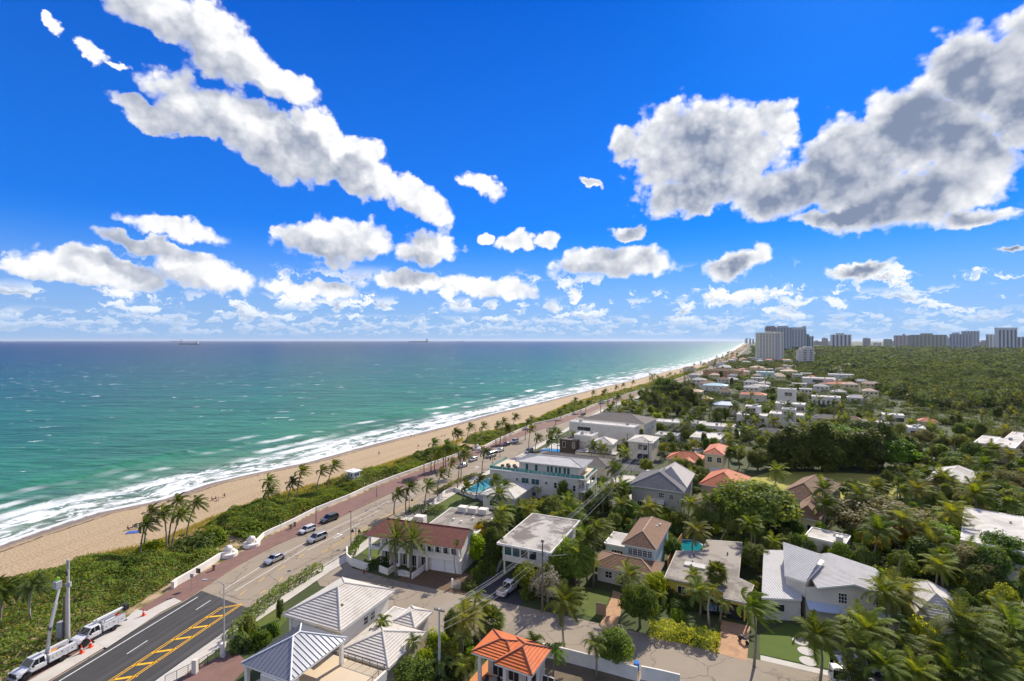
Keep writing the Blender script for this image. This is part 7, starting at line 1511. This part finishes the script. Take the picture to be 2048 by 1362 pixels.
def car(label, x, y, head, mt, kind='suv', z=.01, name='parked_car', group=None):
    """head: direction angle of the nose; origin at the middle of the car"""
    t_ = thing(name, label, 'pickup' if kind == 'pickup' else ('van' if kind == 'van' else 'car'), P(x, y, z), head, group)
    L, W, Hh, hood, belt = {'suv': (4.8, 1.92, 1.75, 1.0, 1.05), 'sedan': (4.6, 1.82, 1.46, .88, .92), 'compact': (4.2, 1.78, 1.55, .92, .95), 'pickup': (5.7, 2.0, 1.9, 1.12, 1.15), 'van': (5.6, 2.05, 2.3, 1.2, 1.25)}[kind]
    w2 = W / 2; e = lambda x_, zt, s=1.0: (x_, [(w2*.86*s, .28), (w2*s, .45), (w2*s, zt - .18), (w2*.93*s, zt - .03), (w2*.8*s, zt)])
    bd = loft([e(-L/2, belt - .12, .86), e(-L/2 + .15, belt, .96), e(-L*.2, belt + .02), e(L*.12, belt), e(L*.22, hood + .05), e(L/2 - .35, hood - .06, .97), e(L/2 - .08, hood - .22, .9), e(L/2, hood - .38, .8)])
    bevel(bd.build('body', M[mt], t_), .03)
    if kind == 'pickup': x0, x1, x2, x3 = -.55, -.45, .75, 1.35
    elif kind == 'sedan': x0, x1, x2, x3 = -1.75, -.95, .35, 1.05
    elif kind == 'van': x0, x1, x2, x3 = -2.7, -2.6, 1.2, 1.75
    else: x0, x1, x2, x3 = -L/2 + .12, -L/2 + .55, .45, 1.2
    gh = MB(); yb, yt = w2 * .93, w2 * .74; zb, zt = belt - .05, Hh - .06
    gh.add([(x0,-yb,zb),(x3,-yb,zb),(x3,yb,zb),(x0,yb,zb),(x1,-yt,zt),(x2,-yt,zt),(x2,yt,zt),(x1,yt,zt)], [(0,1,5,4),(1,2,6,5),(2,3,7,6),(3,0,4,7),(4,5,6,7)]); gh.build('windows', M['car_glass'], t_)
    bevel(MB().add([(x1-.06,-yt-.03,zt-.03),(x2+.05,-yt-.03,zt-.03),(x2+.05,yt+.03,zt-.03),(x1-.06,yt+.03,zt-.03),(x1+.1,-yt+.1,zt+.07),(x2-.12,-yt+.1,zt+.07),(x2-.12,yt-.1,zt+.07),(x1+.1,yt-.1,zt+.07)], [(0,1,5,4),(1,2,6,5),(2,3,7,6),(3,0,4,7),(4,5,6,7),(3,2,1,0)]).build('roof', M[mt], t_), .02)
    for sy in (-1, 1):
        pl = MB(); pl.bar((x3,sy*yb,zb),(x2,sy*(yt+.01),zt),.08,.07); pl.bar(((x0+x3)/2-.1,sy*(yb+.01),zb),((x1+x2)/2-.1,sy*(yt+.02),zt),.09,.05); pl.bar((x0,sy*yb,zb),(x1,sy*(yt+.01),zt),.14,.07); pl.build('pillar', M[mt], t_)
        MB().box(L/2-.32,L/2-.06,sy*w2*.62-.17,sy*w2*.62+.17,hood-.36,hood-.2).build('headlight', M['lamp_clear'], t_); MB().box(-L/2-.02,-L/2+.12,sy*w2*.7-.12,sy*w2*.7+.12,belt-.42,belt-.16).build('taillight', M['tail_red'], t_); MB().box(.75,.95,sy*(w2+.12)-.1,sy*(w2+.12)+.1,belt-.02,belt+.14).build('wing_mirror', M[mt], t_)
        for xx in (L*.31, -L*.30): wheel(t_, xx, sy * (w2 - .1), .35 if kind != 'pickup' else .4, .24, -sy)
    MB().box(L/2-.1,L/2+.04,-w2*.55,w2*.55,.45,.62).build('grille', M['plastic_black'], t_)
    if kind == 'pickup': MB().box(-L/2+.1,-.65,-w2*.82,w2*.82,belt-.02,belt+.035).build('bed', M['plastic_black'], t_)
    return t_
hs_ = math.atan2(-AX[1], -AX[0])        # nose along the road, towards the camera
car('white compact car parked beside the brick pavement', 615, 1064, hs_ - .05, 'car_white', 'compact'); car('black car parked behind the white compact beside the pavement', 659, 1042, hs_ - .05, 'car_black', 'suv'); car('silver car driving in the lane next to the white compact', 634, 1081, hs_ - .05, 'car_silver', 'suv', name='moving_car'); car('pale silver car driving near the edge of the new asphalt', 549, 1123, hs_ + .05, 'car_silver', 'sedan', name='moving_car')
for x, y, mt, kd, lb in ((1013,891,'car_black','sedan','dark sedan parked beyond the far scrolled pedestal'), (1029,885,'car_white','suv','white car parked next to the dark sedan'), (946,922,'car_white','compact','white car on the road by the far beach opening'), (982,914,'car_silver','van','silver van on the road beside the median palms'), (1058,905,'car_silver','suv','silver car on the road beside the bright blue pool'), (1166,830,'car_grey','sedan','grey car on the far stretch of road'), (1207,807,'car_white','suv','white car among the distant road palms'), (1216,803,'car_silver','sedan','silver car close behind the distant white one'), (925,934,'car_silver','sedan','silver car rolling along the median planting'), (1000,903,'car_white','sedan','white car behind the dark sedan')):
    car(lb, x, y, hs_ - .1, mt, kd)
car('white pickup parked in the dark driveway of the raised house', 1017, 1182, hs_ + math.pi - .1, 'car_white', 'pickup'); car('red car in the shade of the carport', 1052, 1150, hs_ + math.pi - .1, 'car_red', 'sedan'); car('black car under the palms of the yellow house', 1436, 1228, R(-14), 'car_black', 'suv'); car('white pickup in the shaded yard beside the grove', 1722, 1340, R(160), 'car_white', 'pickup'); car('cream roofed van parked at the edge of the grove', 1708, 1374, R(-18), 'car_white', 'van')
t_ = thing('motorcycle', 'black motorcycle parked on the brick drive', 'motorcycle', P(1487, 1285), R(-70))
for xx in (-.7, .7): wheel(t_, xx, 0, .32, .14)
MB().tube([(-.7,0,.5),(-.2,0,.75),(.35,0,.8),(.62,0,.75)], [.1,.18,.2,.1], 8).build('body', M['car_black'], t_); MB().tube([(.7,0,.32),(.5,0,1.05)], .05, 6).build('fork', M['grey_metal'], t_); MB().bar((.48,-.38,1.08),(.48,.38,1.08),.05).build('handlebar', M['dark_metal'], t_); MB().box(-.6,.05,-.14,.14,.78,.9).build('seat', M['plastic_black'], t_)
# --- bucket trucks
def bucket_truck(label, px, py, head, z=.17):
    t_ = thing('bucket_truck', label, 'truck', P(px, py, z), head); w2 = 1.05     # origin on the ground under the front axle, +x forward
    e = lambda x_, zt, s=1.0, zb=.55: (x_, [(w2*.9*s, zb), (w2*s, zb + .15), (w2*s, zt - .15), (w2*.92*s, zt - .03), (w2*.78*s, zt)])
    bevel(loft([e(-2.35, 1.32), e(-.75, 1.34), e(-.7, 1.38), e(.55, 1.28, .97), e(.85, 1.15, .93), e(.95, .95, .9)]).build('hood_and_doors', M['car_white'], t_), .03)
    cb = MB(); cb.add([(-2.3,-.95,1.3),(-.35,-.95,1.3),(-.35,.95,1.3),(-2.3,.95,1.3),(-2.2,-.78,2.0),(-1.0,-.78,2.0),(-1.0,.78,2.0),(-2.2,.78,2.0)], [(0,1,5,4),(1,2,6,5),(2,3,7,6),(3,0,4,7),(4,5,6,7)]); cb.build('windows', M['car_glass'], t_)
    bevel(MB().box(-2.3,-.95,-.84,.84,1.98,2.1).build('cab_roof', M['car_white'], t_), .05)
    for sy in (-1, 1):
        pl = MB(); pl.bar((-.35,sy*.96,1.3),(-1.0,sy*.80,2.0),.1,.08); pl.bar((-2.3,sy*.96,1.3),(-2.2,sy*.8,2.0),.3,.08); pl.bar((-1.45,sy*.97,1.3),(-1.5,sy*.8,2.0),.06,.05); pl.build('pillar', M['car_white'], t_)
        MB().box(.55,.97,sy*.78-.18,sy*.78+.18,.86,1.08).build('headlight', M['lamp_clear'], t_); MB().box(-.75,-.55,sy*1.22-.14,sy*1.22+.14,1.35,1.65).build('wing_mirror', M['plastic_black'], t_)
        MB().lathe([(.58,-.06),(.62,0),(.58,.06)], 16).build('wheel_arch', M['plastic_black'], t_, (0, sy*1.0, .5)).rotation_euler = (R(90), 0, 0)
        wheel(t_, 0, sy*.98, .45, .3, -sy); wheel(t_, -4.2, sy*.98, .45, .3, -sy)
        # side lockers
        sb = MB().box(-5.9,-2.55,min(sy*.62,sy*1.12),max(sy*.62,sy*1.12),.78,1.82).build('locker_body', M['car_white'], t_)
        for i, (a, b, z0, z1) in enumerate(((-3.35,-2.6,.85,1.75),(-4.75,-3.42,1.28,1.75),(-5.85,-4.82,.85,1.75))):
            d_ = MB().box(a,b,sy*1.12-.02,sy*1.12+.025,z0,z1).build('locker_door', M['car_white'], sb); MB().box((a+b)/2-.07,(a+b)/2+.07,sy*1.14-.02,sy*1.14+.03,(z0+z1)/2-.06,(z0+z1)/2+.06).build('latch', M['plastic_black'], t_)
        MB().box(-5.95,-5.88,sy*.9-.1,sy*.9+.1,.95,1.2).build('taillight', M['tail_red'], t_)
    MB().box(.93,1.06,-.7,.7,.72,1.12).build('grille', M['plastic_black'], t_); MB().box(.95,1.18,-1.0,1.0,.42,.64).build('bumper', M['grey_metal'], t_); MB().box(-5.9,-2.5,-.62,.62,.75,.95).build('bed', M['dark_metal'], t_); MB().box(-6.3,-5.9,-1.0,1.0,.55,.68).build('tail_step', M['dark_metal'], t_); MB().box(-5.8,.6,-.4,.4,.4,.62).build('chassis', M['plastic_black'], t_)
    MB().lathe([(.42,.95),(.42,1.2),(.32,1.3),(.3,2.1)], 12, (-3.0,0,0)).build('turret', M['car_white'], t_)
    return t_
tA = bucket_truck('white bucket truck with its boom raised beside the concrete pole', 43, 1357, R(-108)); tB = bucket_truck('white bucket truck with its boom folded along the locker body', 160, 1290, R(-106))
bpy.context.view_layer.update()
inv = tA.matrix_world.inverted(); tur = V(-3.0, 0, 2.1); elb = inv @ V(-64.3, 69.6, 5.9); bk = inv @ V(-63.55, 70.4, 11.9)
MB().bar(tur, elb, .34, .38).build('lower_boom', M['car_white'], tA); MB().bar(tur + V(.35, .1, -.3), tur.lerp(elb, .55) + V(.25, .1, 0), .13).build('lift_cylinder', M['grey_metal'], tA); MB().bar(elb, elb.lerp(bk, .55), .3, .32).build('upper_boom', M['car_white'], tA); MB().bar(elb.lerp(bk, .5), bk, .2, .22).build('boom_extension', M['white_paint'], tA)
MB().lathe([(.2,-.22),(.2,.22)], 10, elb).build('elbow_joint', M['dark_metal'], tA); MB().box(-4.4,-3.4,-.5,.5,.95,1.5).build('tool_bin', M['hydraulic_orange'], tA); MB().tube([(-3.5,.3,1.5),(-4.2,.4,1.9),(-5.0,.2,1.6)], .07, 6).build('hose', M['plastic_black'], tA)
bb = bk + V(.25, -.3, -.15); bu = MB(); bu.box(bb.x-.4,bb.x+.4,bb.y-.4,bb.y+.4,bb.z-.6,bb.z+.45); bevel(bu.build('bucket', M['grey_metal'], tA), .06)
for (a, b, r_, nm, mt) in (((-3.0,0,2.25),(-1.9,0,2.45),.17,'boom_knuckle','white_paint'), ((-3.0,-.1,2.35),(-6.1,-.1,2.3),.16,'lower_boom','car_white'), ((-2.2,.22,2.6),(-6.6,.22,2.55),.13,'upper_boom','white_paint')): MB().bar(a, b, r_*2, r_*2.1).build(nm, M[mt], tB)
bevel(MB().box(-6.9,-6.2,-.1,.6,2.0,2.9).build('bucket', M['plastic_black'], tB), .05); MB().box(-5.2,-3.5,-.45,.3,.95,1.7).build('tool_bin', M['white_paint'], tB); MB().box(-5.6,-5.2,-.2,.4,1.0,1.9).build('gear', M['cone_orange'], tB); MB().bar((-6.0,.9,1.95),(-2.7,.9,1.95),.1).build('ladder_rail', M['grey_metal'], tB)
# ------------------------------------------------------------------ people
def body(name, joints, edges, radii, root=0):
    me = bpy.data.meshes.new(name); me.from_pydata(joints, edges, []); o = bpy.data.objects.new(name, me); COL.objects.link(o)
    o.modifiers.new('skin', 'SKIN'); 
    if not me.skin_vertices: 
        bm = bmesh.new(); bm.from_mesh(me); bm.verts.layers.skin.verify(); bm.to_mesh(me); bm.free()
    for i, sv in enumerate(me.skin_vertices[0].data): sv.radius = radii[i]; sv.use_root = (i == root)
    o.modifiers.new('sub', 'SUBSURF').levels = 1
    dg = bpy.context.evaluated_depsgraph_get(); m2 = bpy.data.meshes.new_from_object(o.evaluated_get(dg)); bpy.data.objects.remove(o); m2.name = name; return m2
ST = body('person', [(0,0,.95),(0,0,1.2),(0,0,1.42),(0,0,1.53),(0,.02,1.68), (.10,0,.9),(.12,.02,.5),(.12,0,.08),(.12,.13,.03), (-.10,0,.9),(-.13,-.05,.5),(-.12,-.12,.08),(-.12,.02,.03), (.2,0,1.40),(.27,-.02,1.12),(.26,.12,.88), (-.2,0,1.40),(-.28,.02,1.12),(-.27,.1,.88)],
   [(0,1),(1,2),(2,3),(3,4),(0,5),(5,6),(6,7),(7,8),(0,9),(9,10),(10,11),(11,12),(2,13),(13,14),(14,15),(2,16),(16,17),(17,18)], [(.15,.12),(.14,.11),(.15,.11),(.055,.055),(.10,.115),(.09,.09),(.06,.06),(.045,.045),(.04,.04),(.09,.09),(.06,.06),(.045,.045),(.04,.04),(.06,.06),(.045,.045),(.035,.035),(.06,.06),(.045,.045),(.035,.035)])
SI = body('person', [(0,0,.12),(0,-.08,.38),(0,-.1,.60),(0,-.08,.70),(0,-.05,.85), (.10,.1,.14),(.13,.42,.42),(.12,.62,.06),(.12,.74,.04), (-.10,.1,.14),(-.15,.42,.40),(-.12,.62,.06),(-.12,.74,.04), (.2,-.1,.58),(.26,-.25,.32),(.24,-.32,.06), (-.2,-.1,.58),(-.26,.08,.36),(-.2,.32,.40)],
   [(0,1),(1,2),(2,3),(3,4),(0,5),(5,6),(6,7),(7,8),(0,9),(9,10),(10,11),(11,12),(2,13),(13,14),(14,15),(2,16),(16,17),(17,18)], [(.15,.13),(.14,.11),(.15,.11),(.055,.055),(.10,.115),(.09,.09),(.065,.065),(.045,.045),(.04,.04),(.09,.09),(.065,.065),(.045,.045),(.04,.04),(.06,.06),(.045,.045),(.035,.035),(.06,.06),(.045,.045),(.035,.035)])
def person(pos, label, rz=0.0, sit=False, shirt='cloth_red', legs='cloth_dark', group=None):
    me = (SI if sit else ST).copy(); me.materials.clear()
    for k_ in ('skin', shirt, legs): me.materials.append(M[k_])
    for p in me.polygons:
        c = p.center; p.use_smooth = True
        if sit: p.material_index = 2 if (c.z < .25 and -.15 < c.y < .3) else (1 if .2 < c.z < .66 and c.y < .05 else 0)
        else: p.material_index = 1 if .98 < c.z < 1.46 and (abs(c.x) < .24 or c.z > 1.2) else (2 if .45 < c.z <= .98 and abs(c.x) < .22 else 0)
    o = tag(link('person', me, None, pos, rz), label, 'person', group); hc = (0, -.07, .88) if sit else (0, 0, 1.71)
    MB().lathe([(.11,-.03),(.115,.05),(.08,.11),(.02,.13)], 10, hc).build('hair', M['cloth_dark'], o); return o
def bz(x, y): p = P(x, y, .15); return p
person(tA.matrix_world @ V(bb.x, bb.y, bb.z - .5), 'worker in a bright yellow green jacket standing in the raised bucket', R(40), False, 'hivis', 'navy')
bl = P(267, 1064, .17); tag(MB().box(-1.4,1.4,-.9,.9,0,.02).build('beach_blanket', M['cloth_blue'], None, bl, .3), 'blue blanket spread on the sand', 'blanket')
for i, (x, y, s_, c_) in enumerate(((256,1059,True,'cloth_dark'), (265,1057,True,'navy'), (273,1056,True,'cloth_blue'))): person(bz(x, y), ('person in black sitting just off the blue blanket', 'person in navy sitting on the blue blanket', 'person in blue sitting at the corner of the blue blanket')[i], i * 2.0, s_, c_)
for i, (x, y, s_, c_) in enumerate(((424,1000,True,'cloth_red'), (431,999,True,'cloth_dark'), (437,1001,True,'cloth_white'), (449,993,True,'cloth_dark'))): person(bz(x, y), 'person sitting on the open sand in a loose group', i * 1.3, s_, c_, 'cloth_dark', 'group sitting on the sand')
for i, (x, y, s_, c_, lb) in enumerate(((758,911,False,'cloth_dark','person in dark clothes standing on the sand with a bag'), (837,893,True,'cloth_red','person sitting alone above the wrack line'), (884,873,True,'cloth_dark','person sitting close beside another on the dry sand'), (890,872,True,'cloth_blue','person in blue sitting beside another on the dry sand'), (822,876,False,'cloth_white','person walking at the water edge'), (752,884,False,'skin','person wading in the foam'), (1082,808,False,'cloth_dark','small far person at the water edge'), (1222,780,False,'cloth_dark','tiny person walking the far beach'), (1172,787,False,'cloth_red','tiny person near the far waterline'))): person(bz(x, y) if i != 5 else P(x, y, SEA_Z - .4), lb, i * .9, s_, c_)
person(P(1263, 948), 'person in dark clothes on the paved yard by the white fence', 1.0, False, 'cloth_dark', 'navy')
# ------------------------------------------------------------------ lifeguard hut, beach buggy
t_ = thing('lifeguard_tower', 'white lifeguard hut on stilts at the top of the beach', 'lifeguard tower', P(707, 966), R(-30))
for x in (-1.6, 1.6):
    for y in (-1.4, 1.4): MB().box(x-.1,x+.1,y-.1,y+.1,0,1.5).build('stilt', M['white_paint'], t_)
MB().box(-2.4,2.4,-2.0,2.0,1.5,1.65).build('deck', M['white_paint'], t_); hb = (-1.5,1.5,-1.3,1.3); wall(t_, hb, 1.65, 3.9, 'white_paint'); MB().box(-2.1,2.1,-1.9,1.9,3.9,4.05).build('roof', M['white_paint'], t_); MB().box(-.9,.9,-.9,.9,4.05,4.2).build('roof_box', M['white_paint'], t_)
for sd_, u in (('front', .9), ('front', 2.1), ('right', .8), ('right', 1.8)): window(t_, hb, sd_, u, 2.5, .9, .9, 1, 1)
railing(t_, (-2.3,-1.9,1.65), (2.3,-1.9,1.65), .9, 'white_paint', bars=2); railing(t_, (2.3,-1.9,1.65), (2.3,1.9,1.65), .9, 'white_paint', bars=2); MB().add([(2.4,-.6,1.6),(5.2,-.6,.2),(5.2,.6,.2),(2.4,.6,1.6),(2.4,-.6,1.5),(5.2,-.6,.1),(5.2,.6,.1),(2.4,.6,1.5)], [(0,1,2,3),(7,6,5,4),(0,4,5,1),(3,2,6,7)]).build('ramp', M['white_paint'], t_)
t_ = thing('quad_bike', 'red quad bike parked beside the lifeguard hut', 'quad bike', P(667, 965, .3), R(20))
for xx in (-.6, .6):
    for sy in (-1, 1): wheel(t_, xx, sy*.45, .3, .26, -sy)
MB().tube([(-.95,0,.65),(-.3,0,.8),(.4,0,.75),(.95,0,.6)], [.25,.3,.3,.2], 8).build('body', M['car_red'], t_); MB().box(-.6,.1,-.2,.2,.95,1.08).build('seat', M['plastic_black'], t_); MB().bar((.35,-.4,1.15),(.35,.4,1.15),.06).build('handlebar', M['dark_metal'], t_)
# ------------------------------------------------------------------ sea air
m, t, out = new_mat('haze_air')
pv = t.new('ShaderNodeVolumePrincipled', {'Color': (.80, .88, 1.0), 'Density': 1.9e-5, 'Anisotropy': .2}); t.put(out.inputs['Volume'], pv.outputs[0])
tag(MB().box(-70000, 40000, -3000, 70000, -4.0, 135).build('haze', M['haze_air']), 'thin pale sea haze over the whole coast', 'haze', kind='stuff')
